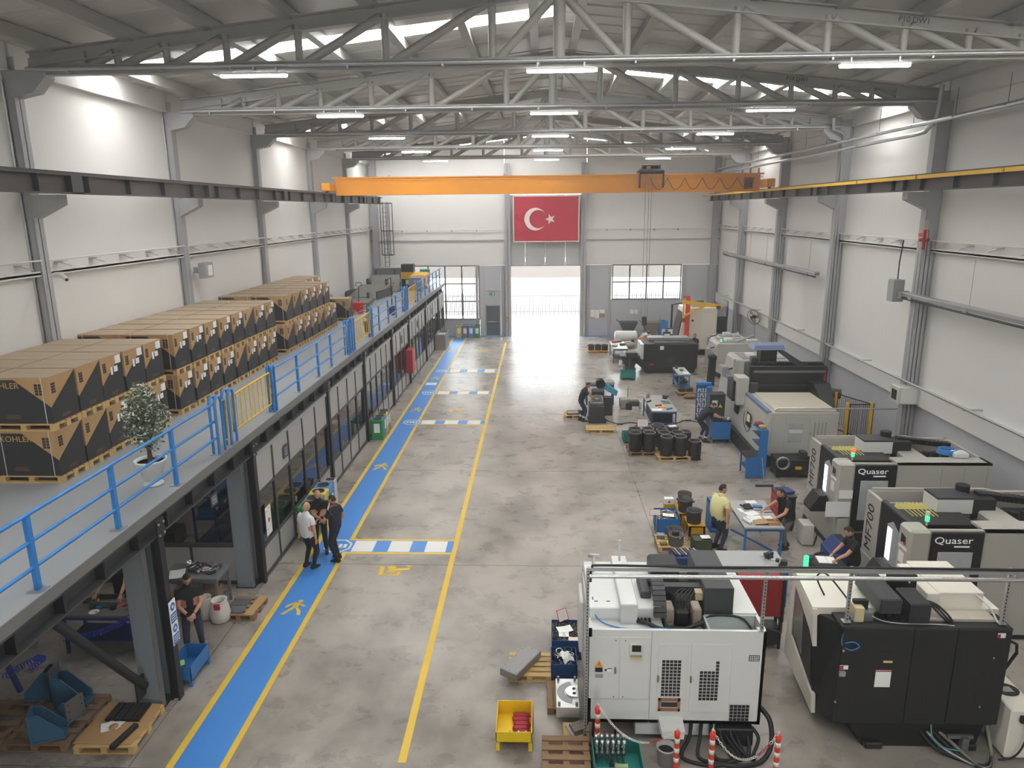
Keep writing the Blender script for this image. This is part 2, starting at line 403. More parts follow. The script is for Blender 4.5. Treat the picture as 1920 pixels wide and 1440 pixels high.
for x in (-4.28, -2.45, 3.4, 4.9, 10.0, 11.6): farbox('pilaster', x - .09, x + .09, 0, 4.88, steel, None, YF - .06, YF)
farbox('pilaster', -3.7, -2.66, 3.14, 3.2, steel, None, YF - .05, YF)
MB().box((XL, YF - .07, 6.55), (-2.4, YF, 6.63)).box((3.2, YF - .07, 6.55), (XR, YF, 6.63)).build('sheeting_rail', wf, steel)
b = MB(); b.tube([(XL, YF - .12, 7.3), (-2.4, YF - .12, 7.3)], .02, 6); b.tube([(3.2, YF - .12, 7.3), (XR, YF - .12, 7.3)], .02, 6); b.build('rail_rod', wf, white_wall)
for x in (-9.3, -7.6, -5.9, -4.2, 4.6, 6.2, 7.8, 9.4): MB().box((x - .05, YF - .14, 7.18), (x + .03, YF, 7.3)).build('rail_cleat', wf, mgrey)
def window(n, spec, rows):
    x0, x1, z0, z1, nx, nz = spec; w = struct('window_%d' % n)
    fm = M('window_frame', (92, 84, 78), .5); b = MB()
    b.box((x0 - .05, YF - .03, z0 - .05), (x1 + .05, YF + .1, z0 + .02)); b.box((x0 - .05, YF - .03, z1 - .02), (x1 + .05, YF + .1, z1 + .05))
    b.box((x0 - .05, YF - .03, z0), (x0 + .02, YF + .1, z1)); b.box((x1 - .02, YF - .03, z0), (x1 + .05, YF + .1, z1)); b.build('window_frame', w, fm)
    dx = (x1 - x0) / nx; dz = (z1 - z0) / nz
    for i in range(1, nx): MB().box((x0 + i * dx - .045, YF - .02, z0), (x0 + i * dx + .045, YF + .08, z1)).build('mullion', w, fm)
    for j in range(1, nz): MB().box((x0, YF - .015, z0 + j * dz - .04), (x1, YF + .07, z0 + j * dz + .04)).build('transom', w, fm)
    for i in range(nx):
        for j in range(nz): MB().box((x0 + i * dx + .03, YF + .03, z0 + j * dz + .03), (x0 + (i + 1) * dx - .03, YF + .04, z0 + (j + 1) * dz - .03)).build('pane', w, glass)
window(1, WL, 3); window(2, WR, 2)
d1 = struct('door_1'); gm = M('gate_frame', (150, 152, 152), .5)
MB().box((DX0 - .06, YF - .08, 0), (DX0, YF + .2, DZ)).build('gate_jamb', d1, gm); MB().box((DX1, YF - .08, 0), (DX1 + .06, YF + .2, DZ)).build('gate_jamb', d1, gm)
MB().box((DX0 - .06, YF - .1, DZ), (DX1 + .06, YF + .2, DZ + .06)).build('gate_lintel', d1, gm)
d2 = struct('door_2'); dm = M('fire_door', (84, 88, 96), .5)
MB().box((-3.74, YF - .04, 0), (-3.66, YF + .1, 2.2)).box((-2.72, YF - .04, 0), (-2.64, YF + .1, 2.2)).box((-3.74, YF - .04, 2.1), (-2.64, YF + .1, 2.2)).build('door_frame', d2, steel)
MB().box((-3.66, YF - .02, .01), (-2.72, YF + .04, 2.1)).build('door_leaf', d2, dm)
MB().tube([(-3.55, YF - .03, 1.0), (-3.55, YF - .12, 1.0), (-2.83, YF - .12, 1.0), (-2.83, YF - .03, 1.0)], .022, 6).build('push_bar', d2, chrome)
# rear gable, behind the camera: unseen, with an opening added and sized to let daylight in
MB().box((XL - .1, YN - .12, 0), (-1.9, YN, 12.4)).box((2.9, YN - .12, 0), (XR + .1, YN, 12.4)).box((-1.9, YN - .12, 2.6), (2.9, YN, 12.4)).build('wall_panel', wn, white_wall)
# ---- ceiling: deck sheets, roof lights, purlins
ceil = struct('ceiling'); deck = M('roof_deck', (186, 184, 178), .45, var=.05, sc=1.5)
SL = {(16.3, -1), (30.0, -1), (43.8, -1), (2.65, -1), (9.5, 1), (23.1, 1), (37.0, 1), (-4.2, 1)}
for i in range(len(yb) - 1):
    y0, y1 = yb[i], yb[i + 1]; ym = (y0 + y1) / 2
    for s in (-1, 1):
        xe = XL - .2 if s < 0 else XR + .2
        def sheet(ya, yc, name, m, lift=0.0, rib=True):
            b = MB(); za, zb = roofz(xe) + lift, roofz(RX) + lift
            b.hull([(xe, ya, za), (RX, ya, zb), (RX, yc, zb), (xe, yc, za)], [(xe, ya, za + .08), (RX, ya, zb + .08), (RX, yc, zb + .08), (xe, yc, za + .08)])
            if rib:
                n = max(1, int((yc - ya) / .85))
                for k in range(1, n):
                    y = ya + (yc - ya) * k / n
                    b.hull([(xe, y - .03, za - .03), (RX, y - .03, zb - .03), (RX, y + .03, zb - .03), (xe, y + .03, za - .03)], [(xe, y - .05, za), (RX, y - .05, zb), (RX, y + .05, zb), (xe, y + .05, za)])
            b.build(name, ceil, m)
        if (y0, s) in SL:
            sheet(y0, ym - .5, 'roof_sheet', deck); sheet(ym + .5, y1, 'roof_sheet', deck); sheet(ym - .5, ym + .5, 'roof_light', skylt, .02, False)
        else: sheet(y0, y1, 'roof_sheet', deck)
        first = None
        for k in range(7):
            x = RX + s * (.55 + 1.72 * k)
            if abs(x - RX) > 11.2: continue
            z = roofz(x) - .3
            MB().box((x - .06, y0, z), (x + .06, y1, z + .28)).box((x - .11, y0, z - .005), (x + .11, y1, z + .02)).build('purlin', ceil, steel_d)
# ---- columns
CB = MB  # plain alias
def column(y, s, n):
    xw = XL if s < 0 else XR; d = 1 if s < 0 else -1; xi = xw + d * (.2 if s < 0 else .42)
    side = 'left' if s < 0 else 'right'
    t = T('steel_column', COLLAB[s][n], 'column', (xw + d * .23, y, 0)); o = t.location.copy()
    MB(o).box((xw, y - .15, 0), (xw + d * .03, y + .15, 12.0)).box((xi - d * .03, y - .15, 0), (xi, y + .15, 11.62)).box((xw, y - .012, 0), (xi, y + .012, 11.9)).build('column_shaft', t, steel)
    # box cover plates close the H on the camera side
    MB(o).box((xw + d * .02, y - .15, 0), (xi - d * .02, y - .135, 11.6)).build('cover_plate', t, steel)
    b = MB(o); b.prism([(xi, 9.02), (xi + d * .62, 9.02), (xi + d * .62, 8.8), (xi, 8.5)], 'y', y - .17, y + .17); b.build('crane_corbel', t, steel)
    b = MB(o); b.prism([(xi - d * .05, 11.6), (xi + d * .75, 11.6), (xi + d * .75, 11.45), (xi + d * .45, 11.15), (xi - d * .05, 11.05)], 'y', y - .17, y + .17); b.build('truss_bracket', t, steel)
    if s < 0: MB(o).tube([(xi - d * .2, y - .2, .1), (xi - d * .2, y - .2, 11.4)], .035, 6).build('downpipe', t, galv)
    else:
        for k in range(3): MB(o).box((xi - d * (.02 + k * .12), y - .2, 0.2), (xi - d * (.1 + k * .12), y - .15, 8.2 - k * .3)).build('cable_duct', t, galv)
COLLAB = {-1: ['grey steel column on left wall behind camera', 'grey steel column on left wall beside camera', 'grey steel column on left wall left of the frame', 'grey steel column on the left wall nearest in view beside the first carton stack',
               'grey steel column on left wall with a control box behind the middle cartons', 'grey steel column on left wall between middle and far carton stacks', 'grey steel column on left wall behind the hand pallet truck', 'grey steel column on left wall beside the grey ramps'],
          1: ['grey steel column on right wall behind camera', 'grey steel column on right wall beside camera', 'grey steel column on right wall just outside the frame', 'grey steel column on the right wall behind the nearer branded machines',
              'grey steel column on the right wall with red valves and a small white box', 'grey steel column on right wall behind the large gantry machine', 'grey steel column on right wall behind the standing fan', 'grey steel column on right wall beside the tall white machine']}
for n, y in enumerate(TY):
    if y > 9: column(y, -1, n); column(y, 1, n)
for (x, lab) in ((-11.1, 'grey corner column at the far end of the left wall'), (11.8, 'grey corner column at the far end of the right wall'), (-2.1, 'grey gable column left of the flag'), (3.02, 'grey gable column right of the flag')):
    t = T('gable_column', lab, 'column', (x, 49.8, 0)); z1 = 11.6 if abs(x) < 5 else 12
    MB(t.location).box((x - .18, 49.62, 0), (x + .18, 49.65, z1)).box((x - .18, 49.95, 0), (x + .18, 49.98, z1)).box((x - .015, 49.62, 0), (x + .015, 49.98, z1)).build('column_shaft', t, steel)
    MB(t.location).box((x - .22, 49.6, 0), (x + .22, 49.98, .02)).build('base_plate', t, steel)
# ---- roof trusses
def truss(y, lab):
    t = T('roof_truss', lab, 'truss', (RX, y, 11.5), group=None); o = t.location
    zb = 11.58; xe = 11.35
    def zt(x): return 13.13 - .105 * abs(x - RX)
    MB(o).box((RX - xe, y - .11, 11.5), (RX + xe, y + .11, 11.7)).build('bottom_chord', t, steel_d)
    for s in (-1, 1):
        b = MB(o); xa, xb = RX, RX + s * xe
        for (lo, hi, w) in ((-.04, -.01, .13), (-.02, .26, .015), (.24, .27, .13)):
            b.hull([(xa, y - w, zt(xa) + lo - .24), (xb, y - w, zt(xb) + lo - .24), (xb, y + w, zt(xb) + lo - .24), (xa, y + w, zt(xa) + lo - .24)],
                   [(xa, y - w, zt(xa) + hi - .24), (xb, y - w, zt(xb) + hi - .24), (xb, y + w, zt(xb) + hi - .24), (xa, y + w, zt(xa) + hi - .24)])
        b.build('top_chord', t, steel_d)
        xg = RX + s * 10.1
        b = MB(o); b.prism([(xg, 11.66), (xb, 11.66), (xb, zt(xb) - .1), (xg, zt(xg) - .1)], 'y', y - .09, y + .09); b.build('end_gusset', t, steel_d)
        px = [1.4, 3.65, 5.5, 7.05, 8.35, 9.42]
        for p in px:
            x = RX + s * p; MB(o).cyl((x, y, 11.62), (x, y, zt(x) - .15), .085, 8).build('post', t, steel_d)
        ends = [(0.12, 1.34, 1), (1.5, 3.5, 1), (3.75, 5.38, 1), (5.6, 6.95, 1), (7.15, 8.25, 1), (8.45, 9.35, 1), (9.5, 10.1, 1)]
        for (a, c, k) in ends[1:]:
            x0, x1 = RX + s * a, RX + s * c      # rising towards the ridge
            MB(o).cyl((x1, y, 11.66), (x0, y, zt(x0) - .2), .095, 8).build('diagonal', t, steel_d)
        MB(o).cyl((RX + s * 1.3, y, 11.66), (RX + s * .1, y, zt(RX) - .25), .095, 8).build('diagonal', t, steel_d)
    MB(o).cyl((RX, y, 11.62), (RX, y, zt(RX) - .1), .13, 10).build('post', t, steel_d)
    MB(o).bar((RX - .6, y, 12.95), (RX + .6, y, 12.95), .04, .25).build('ridge_plate', t, steel_d)
    if y < 40:
        for (x, s_) in ((7.6, 'P10 DW1'),): txt(s_, .16, blackp, 'stencil_lettering', t, (x - RX, -.125, zt(x) - 11.5 - .12), (PI / 2, math.atan(.105), 0), 1, .001)
TL = {16.3: 'nearest grey lattice roof truss crossing the top of the view', 23.1: 'second grey lattice roof truss from the camera', 30.0: 'third grey lattice roof truss from the camera', 37.0: 'fourth grey lattice roof truss from the camera, just before the orange crane', 43.8: 'farthest grey lattice roof truss, beyond the orange crane'}
for y in TY[3:]: truss(y, TL[y])
# ---- light battens hung under the trusses, each truss with a conduit rail
rowname = ['nearest', 'second', 'third', 'fourth', 'farthest']
for i, y in enumerate(TY[3:]):
    yy = y - .22
    t = T('conduit_rail', 'thin galvanised conduit rail along the %s roof truss' % rowname[i], 'conduit', (RX, yy, 11.6))
    MB(t.location).tube([(-10.9, yy, 11.6), (11.7, yy, 11.6)], .045, 8).build('pipe', t, galv)
    for x in np.arange(-10, 11.5, 2.0): MB(t.location).box((x - .02, yy - .03, 11.52), (x + .02, y - .1, 11.64)).build('pipe_clip', t, galv)
    for (x, w) in ((-6.0, 'left'), (.46, 'middle'), (6.86, 'right')):
        t = T('batten_light', 'lit LED batten at the %s of the %s roof truss' % (w, rowname[i]), 'light', (x, yy, 11.41), group='LED battens under the roof trusses')
        MB().box((-.72, -.06, .0), (.72, .06, .05), .01).build('lamp_housing', t, M('lamp_housing', (225, 226, 226), .4))
        MB().box((-.71, -.05, -.045), (.71, .05, .0), .02).build('diffuser', t, led)
        MB().box((-.5, -.02, .05), (-.47, .02, .16)).box((.47, -.02, .05), (.5, .02, .16)).build('hanger', t, galv)
# ---- crane runways
def runway(s):
    xc = -10.42 if s < 0 else 11.1; d = 1 if s < 0 else -1
    t = T('crane_runway', 'dark steel crane runway beam along the %s' % ('left wall with black web stiffeners' if s < 0 else 'right wall with a yellow conductor bar'), 'beam', (xc, 20, 9.03)); o = t.location
    MB(o).box((xc - .14, YN, 9.03), (xc + .14, 48.6, 9.06)).box((xc - .14, YN, 9.42), (xc + .14, 48.6, 9.46)).box((xc - .012, YN, 9.05), (xc + .012, 48.6, 9.43)).build('beam_section', t, M('runway_paint', (74, 68, 66), .55, var=.2, sc=.5))
    MB(o).box((xc - .03, YN, 9.46), (xc + .03, 48.6, 9.51)).build('crane_rail', t, darksteel)
    y = 3.0; st = None
    while y < 48.4:
        if st is None:
            st = MB().box((-.13, -.012, .03), (.13, .012, .39)).build('stiffener', t, beam_d); st.location = (0, y - 20, 0)
        else: like(st, 'stiffener', t, (0, y - 20, 0))
        y += 1.72
    for yc in TY[2:]: MB(o).box((xc - .14, yc - .2, 9.04), (xc + .14, yc + .2, 9.43)).build('bearing_stiffener', t, beam_d)
    if s > 0:
        y = 2.0
        while y < 47:
            MB(o).box((xc - .24, y, 9.36), (xc - .17, y + 3.9, 9.46)).build('conductor_bar', t, yellow, 'yellow conductor bar')
            MB(o).box((xc - .2, y + 3.9, 9.38), (xc - .14, y + 4.0, 9.44)).build('bar_joint', t, blackp); y += 4.0
runway(-1); runway(1)
# ---- overhead travelling crane
CYc = 37.4; org = M('crane_orange', (226, 150, 38), .4, var=.06, sc=.5)
t = T('overhead_crane', 'orange single girder overhead crane spanning the hall', 'crane', (RX, CYc, 9.5)); o = t.location
MB(o).box((-10.2, CYc - .22, 9.42), (10.88, CYc + .22, 10.2)).box((-10.35, CYc - .27, 10.2), (11.05, CYc + .27, 10.26)).box((-10.2, CYc - .27, 9.38), (10.88, CYc + .27, 9.42)).build('girder', t, org)
MB(o).box((-10.3, CYc - .25, 10.08), (11.0, CYc - .22, 10.11)).build('walkway_lip', t, org)
for x in (-10.42, 11.1):
    MB(o).box((x - .2, CYc - 1.3, 9.56), (x + .2, CYc + 1.3, 9.95), .03).build('end_carriage', t, org)
    for yy in (-1.05, 1.05): MB(o).cyl((x - .06, CYc + yy, 9.6), (x + .06, CYc + yy, 9.6), .1, 12).build('wheel', t, darksteel)
for x in (-9.8, -7.5, -1.7, 1.2, 8.5): MB(o).tube([(x - .06, CYc, 10.26), (x - .05, CYc, 10.34), (x + .05, CYc, 10.34), (x + .06, CYc, 10.26)], .015, 6).build('lifting_eye', t, org)
h = MB(o); h.mat(darksteel); h.box((4.9, CYc - .5, 10.28), (6.2, CYc + .4, 10.5), .08); h.mat(blackp); h.cyl((5.1, CYc - .1, 10.55), (6.0, CYc - .1, 10.55), .16, 12); h.box((5.5, CYc - .3, 10.5), (5.9, CYc + .3, 10.66), .03); h.mat(gold); h.box((5.3, CYc - .35, 10.5), (5.5, CYc - .2, 10.62)); h.build('hoist_trolley', t)
MB(o).box((4.95, CYc - .5, 9.6), (5.0, CYc - .22, 10.3)).build('trolley_bracket', t, darksteel)
MB(o).box((6.1, CYc - .5, 9.6), (6.15, CYc - .22, 10.3)).build('trolley_bracket', t, darksteel)
for x in (5.28, 5.45, 5.58): MB(o).tube([(x, CYc - .34, 10.2), (x, CYc - .34, 3.2)], .012, 5).build('hoist_rope', t, rawsteel)
MB(o).box((5.3, CYc - .44, 2.75), (5.56, CYc - .24, 3.2), .03).build('hook_block', t, darksteel)
MB(o).tube([(5.43, CYc - .34, 2.75), (5.43, CYc - .34, 2.62), (5.5, CYc - .34, 2.5), (5.43, CYc - .34, 2.42), (5.36, CYc - .34, 2.48)], .025, 6).build('hook', t, darksteel)
for k in range(6):
    x0 = 5.5 + k * .85; b = MB(o)
    b.tube([(x0 + .85 * u / 8, CYc - .3, 10.05 - .55 * math.sin(PI * u / 8)) for u in range(9)], .014, 5); b.build('festoon_cable', t, darksteel)
for k in range(6):
    x0 = 10.6 + k * .07
    MB(o).tube([(x0 - .5 + .0 * u, CYc - .3 - .0 * u, 10.05 - .5 * math.sin(PI * u / 6)) if False else (x0 - .5 + .06 * u / 6, CYc - .3, 10.05 - .55 * math.sin(PI * u / 6)) for u in range(7)], .014, 5).build('festoon_cable', t, darksteel)
for x in (10.4, 10.8): MB(o).box((x - .04, CYc - .2, 10.26), (x + .04, CYc - .1, 10.5)).build('buffer_post', t, org)
# ---- flag
t = T('flag', 'red flag with a white crescent and star hung above the gate', 'flag', (.5, 49.45, 8.0))
b = MB(); nx, nz = 24, 12; vs = []; fs = []
for i in range(nx + 1):
    for j in range(nz + 1):
        u, v = i / nx, j / nz
        vs.append((-2.16 + 4.32 * u, .03 * math.sin(u * 9 + v * 3) * (1 - v) + .012 * math.sin(v * 17), -1.47 + 2.94 * v))
for i in range(nx):
    for j in range(nz): fs.append((i * (nz + 1) + j, (i + 1) * (nz + 1) + j, (i + 1) * (nz + 1) + j + 1, i * (nz + 1) + j + 1))
b.add(vs, fs, True); b.build('flag_cloth', t, M('flag_red', (186, 40, 62), .7, var=.05, sc=1.5), fix=False)
fw = M('flag_white', (232, 220, 214), .7)
def arc(cx, cz, r, n, a0=0, a1=2 * PI): return [(cx + r * math.cos(a0 + (a1 - a0) * k / n), cz + r * math.sin(a0 + (a1 - a0) * k / n)) for k in range(n + 1)]
R1, R2 = .74, .59; c1, c2 = -.72, -.53
dx = c2 - c1; xi_ = (R1 * R1 - R2 * R2 + dx * dx) / (2 * dx); al = math.acos(xi_ / R1); be = math.acos((xi_ - dx) / R2)
poly_o = arc(c1, -.02, R1, 40, al, 2 * PI - al); poly_i = arc(c2, -.02, R2, 40, be, 2 * PI - be)
b = MB()
for k in range(40): b.add([(p[0], yy, p[1]) for yy in (-.055, -.045) for p in (poly_o[k], poly_o[k + 1], poly_i[k + 1], poly_i[k])], [(0, 1, 2, 3), (4, 5, 6, 7), (0, 1, 5, 4), (2, 3, 7, 6)])
b.build('crescent', t, fw)
b = MB(); st = []
for k in range(10):
    r = .37 if k % 2 == 0 else .145; a_ = PI + k * PI / 5; st.append((.28 + r * math.cos(a_), -.02 + r * math.sin(a_)))
for k in range(0, 10, 2): b.prism([(.28, -.02), st[k - 1], st[k], st[(k + 1) % 10]], 'y', -.055, -.045)
b.build('star', t, fw)
MB().box((-2.22, -.02, -1.5), (-2.15, .03, 1.5)).box((2.15, -.02, -1.5), (2.22, .03, 1.5)).box((-2.22, -.02, 1.45), (2.22, .03, 1.53)).box((-2.22, -.02, -1.53), (2.22, .03, -1.46)).build('flag_hem', t, fw)
for x in (-2.0, 2.0): MB().box((x - .02, .0, 1.5), (x + .02, .5, 1.54)).build('flag_bracket', t, steel)
# ---- outside: yard, road wall, fence, facade across the street
yard = struct('ground_outside'); MB().box((-40, YF + .35, -.3), (45, 90, -.01)).build('yard_paving', yard, M('yard', (196, 194, 188), .8, var=.05, sc=.5))
MB().box((-40, 40 - 60, -.4), (XL - .5, 90, -.05)).box((XR + .5, -20, -.4), (45, 90, -.05)).box((-40, -45, -.4), (45, YN - .1, -.05)).build('yard_paving', yard, M('yard'))
t = T('street_wall', 'white street wall behind a picket fence, outside the far windows', 'wall', (0, 60, 0))
MB().box((-30, 1.0, 0), (34, 1.3, 3.0)).build('wall_body', t, white_wall)
MB().box((-30, -.02, .3), (34, .02, .34)).build('fence_rail', t, darksteel); MB().box((-30, -.02, 1.6), (34, .02, 1.64)).build('fence_rail', t, darksteel)
b = MB()
for k in range(420): x = -30 + k * .153; b.box((x - .022, -.02, 0), (x + .022, .02, 1.85))
b.build('fence_pickets', t, darksteel, kind='stuff')
t = T('factory_facade', 'pale factory facade across the street, seen through the windows', 'building', (0, 72, 0))
MB().box((-34, 0, 0), (38, 6, 9)).build('facade_wall', t, M('facade', (96, 90, 86), .8, var=.08, sc=.3))
for k in range(14): x = -31 + k * 5; MB().box((x, -.05, 4.2), (x + 2.6, .02, 6.6)).build('facade_window', t, darksteel)
MB().box((-34, -.1, 3.6), (38, .1, 4.0)).build('facade_band', t, white_wall)
for x in (6.4, 9.2): MB().box((x, -.3, 4.0), (x + 1.3, -.1, 6.0)).build('red_panel', t, red, 'red panel on the facade')
# ================================================================ MEZZANINE
MZ, MX = 3.7, -6.55
mez = struct('mezzanine_floor'); mgreyf = M('mezzanine_paint', (150, 154, 158), .38, var=.04, sc=.8)
MB().box((XL, YN, 3.56), (MX, 49.95, MZ)).build('deck_slab', mez, mgreyf)
MB().box((MX - .35, YN, 3.5), (MX - .002, 49.9, 3.56)).box((MX - .35, YN, 3.18), (MX, 49.9, 3.21)).box((MX - .19, YN, 3.2), (MX - .16, 49.9, 3.52)).build('edge_beam', mez, beam_d)
MB().box((MX, YN, 3.55), (MX + .02, 49.9, 3.725)).build('edge_trim', mez, M('edge_trim', (112, 112, 110), .6, var=.12, sc=3))
st = None; y = 4.0
while y < 49.5:
    if st is None: st = MB().box((MX - .16, -.02, 3.21), (MX - .01, .02, 3.5)).build('stiffener', mez, black); st.location = (0, y, 0)
    else: like(st, 'stiffener', mez, (0, y, 0))
    y += .95
PP = [11.2, 15.4, 21.4, 26.2, 31.4, 35.7, 41.2, 46.6]
POSTLAB = ['black steel post with a blue safety sign under the mezzanine, nearest to the camera', 'black steel post where the glazed partition begins', 'black steel post behind the bins by the three standing men', 'black steel post beside the green recycling bin', 'black steel post in the partition, third beyond the nearest gate', 'black steel post beside the red hose cabinet', 'black steel post just beyond the red cabinet', 'black steel post at the far end of the partition']
for i, y in enumerate(PP):
    t = T('partition_post', POSTLAB[i], 'post', (-6.58, y, 0)); o = t.location
    MB(o).box((-6.66, y - .08, 0), (-6.63, y + .08, 3.17)).box((-6.53, y - .08, 0), (-6.5, y + .08, 3.17)).box((-6.64, y - .012, 0), (-6.52, y + .012, 3.17)).build('post_shaft', t, black)
    MB(o).box((-6.5, y - .12, 3.17), (-6.475, y + .12, 3.52)).build('splice_plate', t, black)
    for (dy, z) in ((-.08, 3.24), (.08, 3.24), (-.08, 3.44), (.08, 3.44)): MB(o).cyl((-6.475, y + dy, z), (-6.455, y + dy, z), .022, 6).build('bolt', t, galv)
    if i < 2:
        c = T('mezzanine_column', ['wide grey steel column under the mezzanine with the blue safety sign', 'wide grey steel column at the start of the glazed partition'][i], 'column', (-6.9, y - .1, 0)); o = c.location
        MB(o).box((-7.08, y - .28, 0), (-6.7, y - .25, 3.16)).box((-7.08, y + .08, 0), (-6.7, y + .11, 3.16)).box((-6.9, y - .25, 0), (-6.87, y + .08, 3.16)).build('column_shaft', c, M('mezz_column_paint', (128, 134, 138), .5))
        MB(o).box((-6.72, y - .3, 0), (-6.69, y - .2, 3.1)).build('cable_trunking', c, galv)
        MB(o).box((-7.12, y - .3, 0), (-6.67, y + .12, .02)).build('base_plate', c, darksteel)
for y in (26.2, 35.7, 46.6):
    c = T('mezzanine_column', 'grey steel column inside the glazed rooms, %s' % {26.2: 'behind the green bin', 35.7: 'behind the red hose cabinet', 46.6: 'behind the last post'}[y], 'column', (-7.4, y, 0)); o = c.location
    MB(o).box((-7.5, y - .1, 0), (-7.3, y + .1, 3.17)).build('column_shaft', c, steel); MB(o).box((-7.55, y - .15, 0), (-7.25, y + .15, .02)).build('base_plate', c, darksteel)
t = T('diagonal_brace', 'black round diagonal brace from the mezzanine beam down to the nearest grey column', 'brace', (-6.95, 10.9, .7))
MB(t.location).cyl((-6.95, 10.85, .5), (-6.9, 8.75, 3.17), .075, 12).build('tube', t, black)
MB(t.location).box((-6.97, 10.6, .35), (-6.93, 10.85, .75)).build('gusset', t, black)
# ---- glazed partition, built bay by bay
wp = struct('wall_partition'); pfr = M('partition_frame', (66, 64, 64), .5); ppan = M('partition_panel', (172, 170, 167), .5, var=.02)
for i in range(1, len(PP)):
    y0 = PP[i] + .1; y1 = (PP[i + 1] - .1) if i + 1 < len(PP) else 49.6
    n = max(2, round((y1 - y0) / 1.06)); w = (y1 - y0) / n; x0, x1 = -6.64, -6.58
    MB().box((x0 - .02, y0, 3.06), (x1 + .03, y1, 3.16)).build('header_profile', wp, M('header', (158, 158, 156), .4))
    MB().box((x0 - .01, y0, 0), (x1 + .01, y1, .09)).build('sill_profile', wp, pfr)
    for k in range(n + 1):
        y = y0 + k * w; MB().box((x0 - .01, y - .028, 0), (x1 + .012, y + .028, 3.08)).build('mullion', wp, pfr)
    za, zb = .78, 2.16
    for k in range(n):
        ya, yc = y0 + k * w + .03, y0 + (k + 1) * w - .03
        door = (i, k) in ((2, 1), (4, 2), (6, 1), (1, 2))
        lo = .1 if False else za
        for z in (lo, zb): MB().box((x0 - .005, ya, z - .03), (x1 + .008, yc, z + .03)).build('transom', wp, pfr)
        MB().box((x0 + .015, ya, .09), (x1 - .015, yc, lo - .03)).build('lower_panel', wp, ppan)
        MB().box((x0 + .015, ya, zb + .03), (x1 - .015, yc, 3.07)).build('upper_panel', wp, ppan)
        MB().box((x0 + .025, ya, lo + .03), (x1 - .025, yc, zb - .03)).build('pane', wp, glass_p)
        if door: MB().box((x1 + .02, ya + .04, 1.0), (x1 + .07, ya + .08, 1.16)).build('door_handle', wp, galv)
def wall_sign(name, lab, y, z, w, h, x=-6.56, kind='frame'):
    t = T(name, lab, 'sign', (x, y, z))
    if kind == 'hung':
        for q in (-.1, .1): MB().box((0, q - .008, h / 2), (.012, q + .008, 3.18 - z)).build('hanger', t, darksteel)
    MB().box((0, -w / 2, -h / 2), (.012, w / 2, h / 2)).build('sign_board', t, anth)
    m = M('sign_print', (150, 148, 146), .6)
    b = MB(); b.box((.012, -w * .32, -h * .3), (.016, w * .32, -h * .2)).box((.012, -w * .32, h * .2), (.016, w * .32, h * .3)).box((.012, -w * .32, -h * .2), (.016, -w * .24, h * .2)).box((.012, w * .24, -h * .2), (.016, w * .32, h * .2)).box((.012, -w * .16, -.03), (.016, w * .16, .03)); b.build('pictogram', t, m)
wall_sign('room_sign', 'small dark pictogram sign on the upper partition panel nearest the camera', 17.5, 2.58, .3, .34)
wall_sign('room_sign', 'small dark pictogram sign on the partition before the red cabinet', 33.9, 2.6, .3, .36)
wall_sign('room_sign', 'small dark pictogram sign on the partition beyond the red cabinet', 38.6, 2.6, .3, .36)
wall_sign('room_sign', 'farthest small dark pictogram sign on the partition', 44.0, 2.6, .3, .36)
wall_sign('room_sign', 'small dark pictogram sign hung below the mezzanine beam in the open bay', 13.4, 2.95, .3, .26, -6.58, 'hung')
t = T('poster', 'white poster with red and yellow drawings inside the first glass pane', 'poster', (-6.54, 15.95, 1.35), group=None)
MB().box((0, -.17, -.36), (.008, .17, .36)).build('poster_sheet', t, paper)
MB().box((.008, -.03, -.05), (.011, .05, .06)).build('red_print', t, red); b = MB()
for (a, c) in ((-.1, .24), (.06, .28), (.08, -.02), (-.1, -.22)): b.box((.008, a - .05, c), (.011, a + .04, c + .04))
b.build('yellow_print', t, yellow)
# back wall of the rooms below and a little inside furniture
MB().box((XL + .02, 15.3, .09), (-7.1, 15.36, .95)).build('lower_panel', wp, ppan); MB().box((XL + .02, 15.28, .95), (-7.1, 15.38, 1.03)).box((XL + .02, 15.28, 0), (-7.1, 15.38, .09)).build('cross_rail', wp, pfr)
for k in range(5): x = XL + .1 + k * 1.07; MB().box((x - .03, 15.29, .09), (x + .03, 15.37, .95)).build('mullion', wp, pfr)
for x in (XL + .05, -7.15): MB().box((x - .03, 15.29, 1.03), (x + .03, 15.37, 3.5)).build('mullion', wp, pfr)
MB().box((XL + .08, 15.325, 1.03), (-7.18, 15.34, 3.5)).build('pane', wp, glass)
for k, (y, l) in enumerate(((13.3, 'over the open bay'), (18.4, 'in the first glazed room'), (23.8, 'in the second glazed room'), (28.8, 'in the third glazed room'), (33.5, 'in the room by the red cabinet'), (38.5, 'in the room beyond the red cabinet'), (44, 'in the last glazed room'))):
    t = T('ceiling_light', 'flat LED ceiling light under the mezzanine ' + l, 'light', (-9.0, y, 3.5), 0, 'LED lights under the mezzanine')  # panels added to brighten the dark rooms below, no fixtures visible there
    MB().box((-.6, -.3, 0), (.6, .3, .06)).build('lamp_housing', t, M('lamp_housing')); MB().box((-.57, -.27, -.01), (.57, .27, 0)).build('diffuser', t, M('room_led', (255, 255, 255), .4, emit=6.0))
